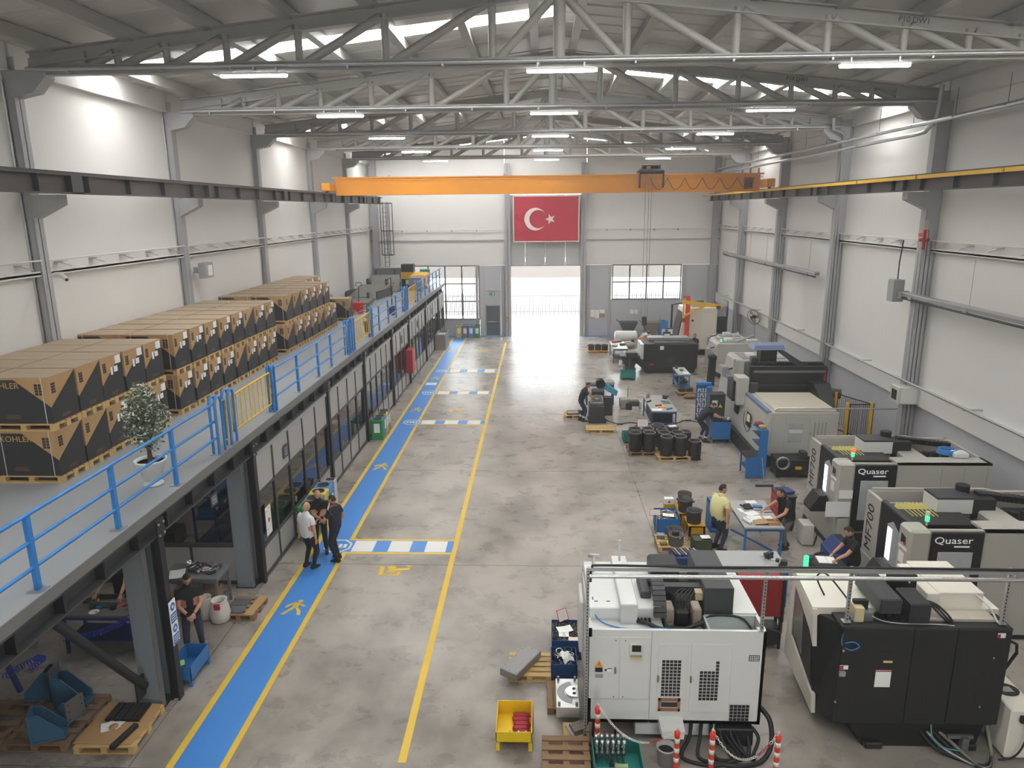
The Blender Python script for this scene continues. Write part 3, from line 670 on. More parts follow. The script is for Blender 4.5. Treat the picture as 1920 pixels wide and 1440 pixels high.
for k, (y, lab) in enumerate(((18.0, 'blue shelf rack inside the first glazed room'), (23.5, 'blue shelf rack inside the second glazed room'), (33.5, 'blue shelf rack inside the room before the red cabinet'))):
    t = T('shelf_rack', lab, 'rack', (-8.6, y, 0))
    for z in (.25, .9, 1.5): MB().box((-.3, -1.1, z), (.3, 1.1, z + .04)).build('shelf', t, blue_d)
    for (x, yy) in ((-.28, -1.08), (.28, -1.08), (-.28, 1.08), (.28, 1.08)): MB().box((x - .025, yy - .025, 0), (x + .025, yy + .025, 1.8)).build('upright', t, blue_d)
    for q in range(4):
        s_ = T('storage_bin', ['blue plastic bin %s on the glazed-room rack %s' % (['at the near end', 'second along', 'third along', 'at the far end'][q], ['by the poster', 'behind the post', 'near the red cabinet'][k])][0], 'bin', (-8.6, y - .8 + q * .52, .94), group='plastic bins on the racks')
        MB().box((-.2, -.2, 0), (.2, .2, .02)).box((-.2, -.2, .02), (-.18, .2, .26)).box((.18, -.2, .02), (.2, .2, .26)).box((-.18, -.2, .02), (.18, -.18, .26)).box((-.18, .18, .02), (.18, .2, .26)).build('bin_body', s_, blue)
        MB().box((.2, -.08, .12), (.21, .08, .2)).build('bin_label', s_, paper)
# ---- safety railing and gates
RXX = -6.7
def rail(ys, lab, y0, y1):
    t = T('guard_railing', lab, 'railing', (RXX, (y0 + y1) / 2, MZ)); o = t.location
    for y in ys:
        MB(o).box((RXX - .03, y - .04, MZ), (RXX + .03, y + .04, MZ + 1.05)).build('post', t, blue_r)
        MB(o).box((RXX - .09, y - .1, MZ), (RXX + .09, y + .1, MZ + .015)).build('base_plate', t, galv)
    for z in (1.07, .7, .34): MB(o).tube([(RXX, y0, MZ + z), (RXX, y1, MZ + z)], .027, 8).build('rail', t, blue_r)
rail([2.9, 4.8, 6.7, 8.5, 10.4, 12.3], 'blue tube guard railing along the mezzanine edge nearest the camera', 0, 14.05)
rail([19.3, 21.2, 22.6], 'blue tube guard railing between the first and second yellow gates', 17.45, 24.5)
rail([29.8, 31.7, 33.5], 'blue tube guard railing between the second and third yellow gates', 28.35, 35.4)
rail([40.8, 42.4, 44.0, 45.6, 47.2, 48.8], 'blue tube guard railing at the far end of the mezzanine', 39.45, 49.7)
def gate(y0, y1, lab):
    t = T('pallet_gate', lab, 'gate', (RXX, (y0 + y1) / 2, MZ)); o = t.location
    def loop(y, w=.28):
        for dx in (-.06, .06):
            x = RXX + dx; MB(o).tube([(x, y - w / 2, MZ), (x, y - w / 2, MZ + 1.08), (x, y - w / 2 + .05, MZ + 1.2), (x, y + w / 2 - .05, MZ + 1.2), (x, y + w / 2, MZ + 1.08), (x, y + w / 2, MZ)], .03, 6).build('loop_post', t, blue_r)
        MB(o).box((RXX - .12, y - w / 2 - .06, MZ), (RXX + .12, y + w / 2 + .06, MZ + .012)).build('base_plate', t, galv)
    loop(y0 + .0); loop(y0 + .62); loop(y1 - .08, .16)
    a, c = y0 + .78, y1 - .2
    MB(o).tube([(RXX, a, MZ + .22), (RXX, c, MZ + .22), (RXX, c, MZ + 1.02), (RXX, a, MZ + 1.02)], .024, 6, True).build('gate_frame', t, yellow)
    n = 9
    for k in range(1, n): y = a + (c - a) * k / n; MB(o).cyl((RXX, y, MZ + .22), (RXX, y, MZ + 1.02), .013 if k % 2 else .018, 6).build('gate_bar', t, yellow)
    MB(o).tube([(RXX - .02, y0 + .06, MZ + .15), (RXX - .02, y0 + .5, MZ + .15), (RXX - .02, y0 + .5, MZ + 1.02), (RXX - .02, y0 + .06, MZ + 1.02)], .024, 6, True).build('counter_frame', t, yellow)
    MB(o).box((RXX - .05, c + .04, MZ + .62), (RXX + .05, c + .1, MZ + .7)).box((RXX - .05, c + .04, MZ + .4), (RXX + .05, c + .1, MZ + .46)).build('latch', t, red)
gate(14.15, 17.4, 'yellow barred swing gate with blue loop posts nearest the camera'); gate(24.65, 28.3, 'yellow barred swing gate in the middle of the mezzanine edge'); gate(35.55, 39.4, 'farthest yellow barred swing gate on the mezzanine edge')
# ---- cartons on pallets, two deep and two high
def make_pallet(lab, full=True, loc=(0, 0, 0), m=wood, rz=0, L=1.2, Wd=.8, H=.135, group=None):
    if not full:
        b = MB()
        for x in (-.55, 0, .55):
            for y in (-.34, 0, .34): b.box((x - .05, y - .06, .02), (x + .05, y + .06, H - .04))
        for y in (-.34, 0, .34): b.box((-.6, y - .06, 0), (.6, y + .06, .02)); b.box((-.6, y - .06, H - .04), (.6, y + .06, H))
        for x in (-.52, -.26, 0, .26, .52): b.box((x - .08, -.4, H - .02), (x + .08, .4, H))
        return tag(b.build('pallet', None, m), lab, 'pallet', group, loc, rz)
    t = T('pallet', lab, 'pallet', loc, rz, group); bl = None
    hx, hy = L / 2, Wd / 2
    for x in (-hx + .05, 0, hx - .05):
        for y in (-hy + .06, 0, hy - .06):
            if bl is None: bl = MB().box((-.05, -.06, .022), (.05, .06, H - .042)).build('block', t, m); bl.location = (x, y, 0)
            else: like(bl, 'block', t, (x, y, 0))
    r = MB().box((-hx, -.06, 0), (hx, .06, .02)).build('base_board', t, m); r.location = (0, -hy + .06, 0)
    like(r, 'base_board', t); like(r, 'base_board', t, (0, hy - .06, 0))
    c = MB().box((-.05, -hy, H - .04), (.05, hy, H - .021)).build('stringer_board', t, m); c.location = (-hx + .05, 0, 0)
    like(c, 'stringer_board', t); like(c, 'stringer_board', t, (hx - .05, 0, 0))
    d = MB().box((-hx, -.055, H - .02), (hx, .055, H)).build('deck_board', t, m); d.location = (0, -hy + .06, 0)
    for k in range(1, 5): like(d, 'deck_board', t, (random.uniform(-.006, .006), -hy + .06 + k * (Wd - .12) / 4, 0))
    return t
BW, BD, BH = 1.16, .77, .875
def make_box():
    t = T('carton', 'x', 'carton', (0, 0, 0)); x1, y0 = BW / 2, -BD / 2
    b = MB(); b.mat(card).box((-x1, y0, 0), (x1, -y0, BH - .012)); b.mat(cardtop).box((-x1, y0, BH - .012), (x1, -.004, BH)).box((-x1, .004, BH - .012), (x1, -y0, BH)); b.build('carton_body', t)
    e = .003
    b = MB(); b.hull([(x1, y0, .01), (x1, -y0, .01), (x1, -y0, BH - .02), (x1, y0, BH * .36)], [(x1 + e, y0 - e, .01), (x1 + e, -y0, .01), (x1 + e, -y0, BH - .02), (x1 + e, y0 - e, BH * .36)]); b.build('side_print', t, cardblack, 'black printed side panel')
    b = MB(); b.hull([(-x1, y0, .01), (x1, y0, .01), (x1, y0, BH * .36), (-.05, y0, BH * .95), (-x1, y0, BH * .95)], [(-x1, y0 - e, .01), (x1, y0 - e, .01), (x1, y0 - e, BH * .36), (-.05, y0 - e, BH * .95), (-x1, y0 - e, BH * .95)]); b.build('end_print', t, cardblack, 'black printed end panel')
    b = MB()
    for i in range(2):
        for j in range(4):
            z = BH * .64 + j * .05; y = y0 + .07 + i * .06; b.box((x1, y, z), (x1 + e, y + .05, z + .042))
    b.build('handling_symbols', t, cardblack)
    b = MB()
    for k, w in enumerate((.2, .26, .22)): b.box((x1 + e, -w / 2, .12 - k * .025), (x1 + e + .001, w / 2, .132 - k * .025))
    b.build('small_print', t, M('dim_gold', (112, 88, 60), .7))
    return t
proto = make_box()
lab1 = MB().box((BW / 2 + .003, .14, BH - .2), (BW / 2 + .006, .34, BH - .03)).build('shipping_label', proto, paper, 'white shipping label')
lab2 = MB().box((BW / 2 + .003, -.06, BH - .4), (BW / 2 + .006, .02, BH - .24)).box((BW / 2 + .003, .06, BH - .36), (BW / 2 + .006, .2, BH - .24)).build('packing_label', proto, paper, 'pair of white packing labels')
plain = make_box()
used = [False, False]
ORD = ['first', 'second', 'third', 'fourth', 'fifth', 'sixth', 'seventh', 'eighth', 'ninth']
pal_full = None; pal_s = None
def place_carton(x, y, z, lab, labelled, near, rz=0):
    global pal_full, pal_s
    k = 0 if labelled else 1; src = (proto, plain)[k]
    if not used[k]:
        used[k] = True; c = src; c.location = (x, y, z); c.rotation_euler = (0, 0, rz)
    else: c = dup(src, (x, y, z), rz)
    c['label'] = lab; c['group'] = 'black and brown cartons on the mezzanine'
    pl = lab.replace('carton', 'wooden pallet')
    pl = pl.replace(' with white labels', '').replace(' stack', ' carton stack')
    if near:
        if pal_full is None: pal_full = make_pallet(pl, True, (x, y, z - .136), group='pallets under the cartons')
        else: dup(pal_full, (x, y, z - .136), rz, pl)
    else:
        if pal_s is None: pal_s = make_pallet(pl, False, (x, y, z - .136), group='pallets under the cartons')
        else: dup(pal_s, (x, y, z - .136), rz, pl)
    return c
stacks = [('nearest', 12.36, .82, 5, 5, 5), ('middle', 16.98, .87, 8, 8, 8), ('farthest', 24.95, .93, 7, 6, 9)]
rnd = random.Random(3)
ends = []
for si, (sn, y0, p, nl, nu, nb) in enumerate(stacks):
    for lev in (0, 1):
        for row in (0, 1):
            n = (nl if lev == 0 else nu) if row == 0 else nb
            for k in range(n):
                x = -9.48 if row == 0 else -10.69
                if row == 0: x += rnd.uniform(-.012, .012)
                y = y0 + BD / 2 + p * k + rnd.uniform(-.015, .015); z = MZ + .136 + lev * (BH + .14)
                lb = (si > 0 or k >= 2) and rnd.random() < .72
                lab = '%s carton%s from the near end, %s layer, %s row, %s stack' % (ORD[k], ' with white labels' if lb and row == 0 else '', ['lower', 'upper'][lev], ['aisle', 'wall'][row], sn)
                c = place_carton(x, y, z, lab, lb, si == 0 and row == 0, rnd.uniform(-.012, .012))
                if k == 0 and (row == 0 or lev == 1): ends.append(c)
for c in ends:
    txt('KOHLER', .155, gold, 'brand_lettering', c, (-.27 if c.location.z > MZ + .6 else -.18, -BD / 2 - .004, BH * .82), FRONT, 1.05, .001)
    b = MB()
    for i in range(2):
        for j in range(4): b.box((BW / 2 - .26 + i * .075, -BD / 2 - .003, BH * .62 + j * .055), (BW / 2 - .2 + i * .075, -BD / 2, BH * .62 + j * .055 + .046))
    b.build('handling_symbols', c, cardblack)
    b = MB()
    for x in (-BW / 2 + .12, BW / 2 - .12): b.box((x - .008, -BD / 2 - .006, 0), (x + .008, -BD / 2 - .003, BH))
    b.build('strapping', c, M('strap', (190, 190, 186), .4))
    b = MB()
    for k, w in enumerate((.24, .3, .26)): b.box((-.15 - w / 2, -BD / 2 - .005, .16 - k * .028), (-.15 + w / 2, -BD / 2 - .003, .172 - k * .028))
    b.build('small_print', c, M('dim_gold'))
# two loose cartons at the very end, lower
for k, (x, y) in enumerate(((-9.3, 33.0), (-10.5, 34.0))):
    c = dup(plain, (x, y, MZ + .136), .0, ['lone carton on a pallet beside the hand pallet truck', 'lone carton on a pallet against the wall behind the pallet truck'][k]); dup(pal_s, (x, y, MZ), 0, ['pale pallet under the lone carton beside the hand pallet truck', 'pale pallet under the lone carton against the wall'][k])
# ---- plants
leafm = M('ficus_leaf', (86, 100, 78), .5, var=.3, sc=6); leaf_l = M('ficus_leaf_pale', (196, 202, 186), .5, var=.1)
def leafcloud(n, zc, rx, rz_, seed, size=.05, palef=.35):
    rg = random.Random(seed); b = MB(); b.mat(leafm); 
    for k in range(n):
        while True:
            p = V((rg.uniform(-1, 1), rg.uniform(-1, 1), rg.uniform(-1, 1)))
            if .25 < p.length < 1: break
        tap = 1 - .25 * max(0, p.z); wob = 1 + .25 * math.sin(5 * p.z + 3 * math.atan2(p.y, p.x))
        c = V((p.x * rx * tap * wob, p.y * rx * tap * wob, zc + p.z * rz_))
        d = V((rg.uniform(-1, 1), rg.uniform(-1, 1), rg.uniform(-.6, .8))).normalized(); s = d.cross(V((rg.uniform(-1, 1), rg.uniform(-1, 1), 1))).normalized()
        L = size * rg.uniform(.8, 1.5); w = L * .36; b.mat(leaf_l if rg.random() < palef else leafm)
        nrm_ = d.cross(s) * .12 * L
        b.add([c, c + d * L * .5 + s * w + nrm_, c + d * L, c + d * L * .5 - s * w + nrm_], [(0, 1, 2), (0, 2, 3)])
    return b
t = T('potted_ficus', 'bushy potted ficus in a white pot behind the mezzanine railing', 'plant', (-7.14, 12.3, MZ))
MB().lathe([(.15, 0), (.18, .02), (.18, .05), (.12, .08), (.11, .12), (.18, .18), (.23, .4), (.28, .47), (.29, .5), (.25, .5), (.235, .45)], 24).build('pot', t, white)
MB().lathe([(.0, .44), (.238, .45)], 20).build('soil', t, M('soil', (74, 48, 34), .9, var=.3, sc=20))
b = MB()
for k in range(5): a_ = k * 1.26; b.tube([(.03 * math.cos(a_), .03 * math.sin(a_), .44), (.02 * math.cos(a_ + 2), .02 * math.sin(a_ + 2), .75), (.2 * math.cos(a_), .2 * math.sin(a_), 1.3), (.22 * math.cos(a_), .22 * math.sin(a_), 1.75)], [.03, .025, .012, .004], 6)
b.build('trunk', t, M('bark', (84, 66, 50), .8, var=.2))
leafcloud(2600, 1.3, .37, .64, 5).build('foliage', t, kind='stuff', fix=False)
def palm(x, y, lab, h, pot):
    t = T('potted_palm', lab, 'plant', (x, y, MZ))
    MB().lathe([(.13, 0), (.17, .3), (.19, .42), (.16, .42), (.15, .36)], 16).build('pot', t, pot); MB().lathe([(0, .37), (.15, .37)], 12).build('soil', t, M('soil'))
    MB().tube([(0, 0, .36), (.02, .01, h * .55), (0, .02, h)], [.035, .03, .02], 6).build('trunk', t, M('bark'))
    lf = M('palm_leaf', (54, 84, 58), .5, var=.25, sc=5); rg = random.Random(int(h * 100))
    for k in range(16):
        z = .45 * h + .55 * h * k / 15; a_ = k * 2.4; L = .45 - .012 * k; d = V((math.cos(a_), math.sin(a_), 0)); s = V((-d.y, d.x, 0))
        b = MB(); p = [V((0, 0, z)) + d * L * u + V((0, 0, .12 * math.sin(u * 2.6) - .08 * u)) for u in (0, .35, .7, 1)]; w = [.015, .06, .05, .004]
        for q in range(3): b.add([p[q] - s * w[q], p[q] + s * w[q], p[q + 1] + s * w[q + 1], p[q + 1] - s * w[q + 1]], [(0, 1, 2, 3)], True)
        b.build('frond', t, lf, fix=False)
palm(-7.1, 34.5, 'tall dark green potted palm behind the far railing', 1.75, darksteel); palm(-7.15, 29.6, 'small brownish potted palm beside the middle gate post', 1.15, blackp)
# ---- hand pallet truck
t = T('hand_pallet_truck', 'red hand pallet truck parked at the end of the carton stack', 'pallet truck', (-9.0, 35.6, MZ), .1)
for x in (-.2, .2): MB().box((x - .08, -.2, .08), (x + .08, -1.15, .14)).build('fork', t, red)
MB().box((-.28, -.2, .08), (.28, .02, .5), .03).build('pump_housing', t, red)
MB().tube([(0, .05, .25), (0, .22, .75), (0, .35, 1.2)], .025, 8).build('tiller', t, blackp)
MB().tube([(-.0, .35, 1.2), (-.16, .36, 1.3), (-.12, .38, 1.42), (.12, .38, 1.42), (.16, .36, 1.3), (0, .35, 1.2)], .018, 6).build('handle', t, blackp)
for x in (-.07, .07): MB().cyl((x - .03, .06, .09), (x + .03, .06, .09), .09, 12).build('wheel', t, blackp)
# ---- grey dock ramps stored at the far end
def ramp(x, y, rz, lab, up):
    t = T('dock_ramp', lab, 'ramp', (x, y, MZ), rz); g = M('ramp_steel', (112, 110, 104), .55, .3, var=.12)
    b = MB(); b.prism([(-1.3, .0), (1.3, 0), (1.3, .16 + up), (1.0, .18 + up), (-1.3, .06)], 'x', -.9, .9); b.build('ramp_deck', t, g)
    for s in (-1, 1): MB().box((s * .92 - .03, -1.25, .0), (s * .92 + .03, 1.3, .2 + up * .6)).build('side_curb', t, darksteel)
    for s in (-.6, .6): MB().box((s - .06, 1.2, 0), (s + .06, 1.45, .5 + up), .01).build('leg', t, darksteel)
    MB().cyl((-.7, 1.32, .25), (.7, 1.32, .25), .05, 8).build('hinge_tube', t, rawsteel)
ramp(-10.0, 38.6, .1, 'low grey steel dock ramp lying nearest on the far mezzanine', .0); ramp(-9.9, 41.9, -.15, 'grey steel dock ramp with raised back, middle of three', .45); ramp(-9.7, 45.6, .2, 'grey steel dock ramp against the far corner', .7)
t = T('packing_machine', 'low yellow packing machine row behind the far railing', 'machine', (-7.7, 46.6, MZ))
MB().box((-.45, -1.5, 0), (.4, -.9, .85), .04).build('grey_end_unit', t, mgrey, 'grey end unit')
MB().box((-.42, -.88, .1), (.42, 1.4, .95), .05).build('yellow_housing', t, yellow); MB().box((-.2, 1.42, .2), (.42, 1.9, 1.1), .03).build('green_unit', t, teal, 'green end unit')
for y in (-.7, .0, .7, 1.2): MB().box((-.3, y - .05, 0), (.3, y + .05, .1)).build('foot', t, darksteel)
for y in (-.3, .6): MB().box((.42, y - .2, .3), (.44, y + .2, .8)).build('access_door', t, orange)
t = T('control_cabinet', 'tall black and yellow cabinet on the far mezzanine before the windows', 'cabinet', (-8.6, 47.6, MZ))
MB().box((-.4, -.35, 0), (.4, .35, .55)).build('cabinet_base', t, black); MB().box((-.4, -.35, .55), (.4, .35, 1.0)).build('yellow_band', t, yellow); MB().box((-.4, -.35, 1.0), (.4, .35, 1.5)).build('cabinet_top', t, black)
MB().box((-.12, -.37, .2), (.15, -.35, .5)).build('notice', t, paper)
t = T('steel_shelving', 'grey closed shelving unit in the far left corner of the mezzanine', 'shelving', (-10.2, 49.0, MZ))
MB().box((-.9, -.3, .05), (.9, .3, 1.15)).build('shelving_body', t, M('slate', (98, 100, 106), .5)); MB().box((-.92, -.32, 1.15), (.92, .32, 1.18)).build('top_shelf', t, steel); MB().box((-.9, -.28, 0), (.9, .28, .05)).build('plinth', t, darksteel)
t = T('caged_ladder', 'dark caged access ladder up to the crane in the far left corner', 'ladder', (-10.3, 49.3, MZ)); o = t.location
for x in (-10.5, -10.2): MB(o).box((x - .02, 49.55, MZ), (x + .02, 49.6, 9.2)).build('stile', t, darksteel)
for k in range(18): MB(o).cyl((-10.5, 49.57, MZ + .3 + k * .3), (-10.2, 49.57, MZ + .3 + k * .3), .012, 6).build('rung', t, darksteel)
for z in (5.7, 7.3, 9.1): MB(o).tube([(-10.5, 49.55, z), (-10.6, 49.2, z), (-10.35, 48.85, z), (-9.95, 48.85, z), (-9.8, 49.2, z), (-10.2, 49.55, z)], .03, 6).build('cage_hoop', t, darksteel)
for (x, y) in ((-10.6, 49.2), (-10.35, 48.85), (-10.15, 48.85), (-9.95, 48.85), (-9.8, 49.2)): MB(o).box((x - .025, y - .01, 5.7), (x + .025, y + .01, 9.1)).build('cage_strap', t, darksteel)
# ---- wall box and camera on left columns
t = T('wall_box', 'grey control box with a white sticker on the left wall above the middle cartons', 'control box', (-11.02, 23.7, 6.75)); MB().box((-.12, -.3, -.25), (.12, .3, .25), .01).build('box_body', t, mgrey); MB().box((.12, -.1, -.18), (.125, .22, .16)).build('sticker', t, paper); MB().box((-.4, -.05, -.1), (-.12, .05, .1)).build('bracket', t, steel)
t = T('security_camera', 'small white security camera on the nearest left wall column', 'camera', (-10.9, 16.2, 7.25)); MB().cyl((0, 0, 0), (.2, -.14, -.1), .05, 10).build('camera_body', t, white); MB().box((-.14, -.04, -.02), (0, .04, .06)).build('mount', t, white); MB().cyl((.2, -.14, -.1), (.21, -.147, -.105), .035, 10).build('lens', t, blackp)
# ================================================================ MACHINES
def hose(name, pts, r, parent, m, o=None, sub=4, lab=None):
    """smooth tube through points"""
    P = [V(p) for p in pts]; out = []
    for i in range(len(P) - 1):
        a, b, c, d = P[max(i - 1, 0)], P[i], P[i + 1], P[min(i + 2, len(P) - 1)]
        for k in range(sub):
            t = k / sub; out.append(.5 * ((2 * b) + (c - a) * t + (2 * a - 5 * b + 4 * c - d) * t * t + (3 * b - a - 3 * c + d) * t ** 3))
    out.append(P[-1]); mb = MB(o if o is not None else (0, 0, 0)); mb.tube(out, r, 6)
    return mb.build(name, parent, m, lab)
def signal(parent, o, x, y, z, segs):
    MB(o).cyl((x, y, z), (x, y, z + .1), .025, 8).build('signal_stem', parent, chrome)
    k = z + .1
    for (nm, rgb, e) in segs:
        MB(o).cyl((x, y, k), (x, y, k + .1), .04, 10).build(nm, parent, M(nm, rgb, .3, emit=e, var=0)); k += .1
GREEN = ('green_lamp', (40, 255, 110), 4.0); REDL = ('red_lamp', (255, 60, 50), 4.0); CLEAR = ('clear_lamp', (210, 235, 215), 0)
# ---- white machining centre, rear side to the camera
t = T('machining_centre', 'white machining centre in the foreground with its slotted rear doors towards the camera', 'machine', (2.2, 11.25, 0)); o = t.location
F = 10.25
def fx(p): return .8 + (p - 1106) * .00843
def fz(p): return 2.1 - (p - 1182) * .0096
b = MB(o); b.box((.8, F, .4), (3.6, F + .05, 2.1)).box((.8, F, .4), (.85, 12.2, 2.1)).box((3.55, F, .4), (3.6, 12.2, 2.1)).box((.8, 12.15, .4), (3.6, 12.2, 2.1)).box((.8, F, .4), (3.6, 12.2, .46)); b.build('enclosure', t, white)
MB(o).box((.82, F + .04, 2.0), (2.0, 10.62, 2.06)).build('front_tray', t, white)
MB(o).box((.82, 10.6, 2.0), (2.0, 12.2, 2.28), .015).build('roof_box', t, white)
MB(o).box((1.32, 10.5, 2.02), (1.6, 12.2, 2.4), .015).build('roof_duct', t, white)
MB(o).box((3.2, 10.75, 2.0), (3.58, 12.2, 2.12)).build('roof_rim', t, white)
MB(o).box((2.72, F + .06, 1.75), (3.54, 10.72, 1.78)).box((2.72, 10.7, 1.75), (3.54, 10.74, 2.1)).box((2.7, F + .06, 1.75), (2.73, 10.74, 2.08)).build('recess_tray', t, M('pale_steel', (190, 198, 196), .4))
MB(o).box((2.72, 10.78, 2.0), (3.2, 12.15, 2.55), .01).build('motor_cover', t, anth)
MB(o).box((1.95, 10.5, 1.9), (2.72, 12.1, 1.95)).build('well_floor', t, black)
b = MB(o); n = 16
for k in range(n):
    a0 = .15 + k * 2.9 / n; a1 = a0 + 2.9 / n * .86; c = (10.95, 2.12)
    q = [(c[0] - r * math.cos(a), c[1] + r * math.sin(a)) for (r, a) in ((.5, a0), (.5, a1), (.4, a1), (.4, a0))]
    b.prism(q, 'x', 1.86, 2.06)
b.build('tool_chain_guard', t, anth)
MB(o).box((1.7, 10.9, 2.0), (1.87, 11.5, 2.4), .02).build('chain_bracket', t, anth)
MB(o).box((2.06, 11.05, 2.3), (2.75, 11.2, 2.42)).build('cross_beam', t, anth)
MB(o).box((1.95, 11.5, 2.05), (2.45, 12.0, 2.55), .04).build('rear_motor_cover', t, anth)
MB(o).box((2.0, 11.55, 2.551), (2.4, 11.95, 2.56)).build('motor_opening', t, black)
for x in (2.12, 2.56):
    MB(o).box((x - .07, 10.52, 1.95), (x + .07, 10.8, 2.32), .02).build('clamp_bracket', t, M('cast_beige', (148, 136, 122), .5, var=.15))
    MB(o).cyl((x, 10.5, 2.02), (x, 10.44, 2.02), .055, 14).build('guide_rod', t, chrome)
MB(o).box((2.0, 10.4, 1.9), (2.66, 10.56, 1.98), .01).build('clamp_base', t, rawsteel)
MB(o).box((2.22, 10.6, 1.98), (2.46, 11.0, 2.22), .03).build('gearbox', t, blackp)
for k in range(5): hose('cable', [(2.25 + k * .05, 10.7, 2.2), (2.28 + k * .06, 10.85, 2.42 - k * .02), (2.5 + k * .04, 11.1, 2.36), (2.7, 11.3, 2.2)], .018, t, blackp, o)
MB(o).box((2.6, 10.9, 2.25), (2.78, 11.05, 2.4), .01).build('valve_block', t, M('beige_part', (206, 190, 150), .5))
hose('cable', [(2.72, 10.72, 2.06), (3.0, 10.68, 2.12), (3.35, 10.66, 2.06), (3.5, 10.4, 1.85)], .02, t, blackp, o)
hose('cable_bundle', [(1.6, 10.52, 2.1), (1.75, 10.42, 2.12), (1.95, 10.36, 2.06), (2.3, 10.36, 2.05), (2.66, 10.5, 2.1)], .035, t, blackp, o)
hose('air_line', [(.9, 10.9, 2.3), (.95, 10.55, 2.12), (1.3, 10.34, 2.08), (1.9, 10.32, 2.09), (2.1, 10.3, 2.1)], .012, t, M('air_blue', (52, 120, 190), .4), o)
for k in range(4): MB(o).cyl((1.62 + k * .06, 10.58, 2.1), (1.62 + k * .06, 10.5, 2.1), .022, 8).build('cable_gland', t, blackp)
for (x, y) in ((.95, 11.9), (.95, 10.8), (1.15, 10.8), (1.75, 11.9)): MB(o).box((x - .03, y - .01, 2.28), (x + .03, y + .01, 2.285)).build('roof_slot', t, blackp)
def door(x0, x1, y0, y1, nm='rear_door', pr=.012, m=white):
    return MB(o).box((fx(x0), F - pr, fz(y1)), (fx(x1), F, fz(y0)), .004).build(nm, t, m)
door(1107, 1163, 1195, 1312); door(1166, 1221, 1195, 1312); door(1238, 1294, 1206, 1334); door(1300, 1376, 1206, 1336)
MB(o).box((fx(1224), F - .004, .4), (fx(1225), F, 2.08)).build('panel_seam', t, mgrey)
def vent(x0, x1, y0, y1, nx, ny, skip=()):
    b = MB(o); w = (x1 - x0) / nx; h = (y1 - y0) / ny
    for i in range(nx):
        for j in range(ny):
            if (i, j) in skip: continue
            b.box((fx(x0 + i * w + .6), F - .0145, fz(y0 + (j + 1) * h - .7)), (fx(x0 + (i + 1) * w - .6), F - .0115, fz(y0 + j * h + .7)))
    b.build('vent_slots', t, blackp, kind='stuff')
vent(1245, 1282, 1236, 1306, 5, 11); vent(1317, 1354, 1237, 1313, 5, 12, [(i, j) for i in range(4) for j in range(3)]); vent(1378, 1416, 1320, 1352, 5, 5)
for (x, y) in ((1157, 1257), (1239, 1272), (1301, 1272)): MB(o).box((fx(x) - .015, F - .03, fz(y) - .06), (fx(x) + .015, F - .01, fz(y) + .06), .005).build('door_latch', t, rawsteel)
for (x, y) in ((1157, 1201), (1175, 1201), (1155, 1308), (1173, 1308)): MB(o).cyl((fx(x), F - .012, fz(y)), (fx(x), F - .018, fz(y)), .012, 8).build('door_lock', t, rawsteel)
c = MB(o).box((fx(1183), F - .05, fz(1232)), (fx(1208), F - .01, fz(1205)), .006).build('operator_display', t, M('display_case', (216, 216, 206), .5))
MB().box((fx(1187) - o.x, F - .055 - o.y, fz(1219)), (fx(1204) - o.x, F - .049 - o.y, fz(1207))).build('display_screen', c, M('dark_screen', (30, 32, 34), .25))
MB().box((fx(1184) - o.x, F - .06 - o.y, fz(1229)), (fx(1206) - o.x, F - .049 - o.y, fz(1225))).build('key_row', c, mgrey); MB().box((fx(1184) - o.x, F - .052 - o.y, fz(1233)), (fx(1206) - o.x, F - .049 - o.y, fz(1230.5))).build('yellow_note', c, yellow)
b = MB(o); b.prism([(fx(1118), fz(1251)), (fx(1134), fz(1251)), (fx(1126), fz(1238))], 'y', F - .016, F - .012); b.build('warning_triangle', t, M('warning_amber', (236, 160, 30), .5))
b = MB(o); b.prism([(fx(1125.2), fz(1249.5)), (fx(1127.4), fz(1245)), (fx(1126.2), fz(1245)), (fx(1127.5), fz(1241)), (fx(1124.8), fz(1245.8)), (fx(1126), fz(1245.8))], 'y', F - .0175, F - .0155); b.build('warning_bolt', t, blackp)
MB(o).box((fx(1119), F - .03, fz(1260)), (fx(1133), F - .012, fz(1252)), .004).build('main_switch', t, blackp); MB(o).box((fx(1119), F - .015, fz(1272)), (fx(1134), F - .012, fz(1265))).build('type_plate', t, mgrey)
b = MB(o); b.mat(paper).box((fx(1136), F - .015, fz(1260)), (fx(1151), F - .012, fz(1253))); b.mat(red).box((fx(1142), F - .0155, fz(1255)), (fx(1151), F - .0148, fz(1253))); b.mat(blackp).box((fx(1137), F - .0155, fz(1259)), (fx(1141), F - .0148, fz(1254.5))); b.build('safety_sticker', t)
b = MB(o); b.mat(blackp).box((fx(1408), F - .004, fz(1237)), (fx(1428), F, fz(1226)))
b.mat(paper)
for i in range(5):
    for j in range(3): b.box((fx(1409.5 + i * 3.6), F - .005, fz(1229.3 + j * 3.2)), (fx(1412 + i * 3.6), F - .0038, fz(1227.3 + j * 3.2)))
b.build('pictogram_plate', t)
fr = MB(o); x0, x1, y0, y1 = 1241, 1283, 1309, 1333
for (a, c_, d, e) in ((x0, x1, y0, y0 + 4.5), (x0, x1, y1 - 4.5, y1), (x0, x0 + 4.5, y0, y1), (x1 - 4.5, x1, y0, y1)): fr.box((fx(a), F - .035, fz(e)), (fx(c_), F - .013, fz(d)))
fr.build('card_frame', t, M('frame_brown', (158, 112, 80), .7)); MB(o).box((fx(1247), F - .02, fz(1326)), (fx(1278), F - .016, fz(1317))).build('dark_strip', t, darksteel)
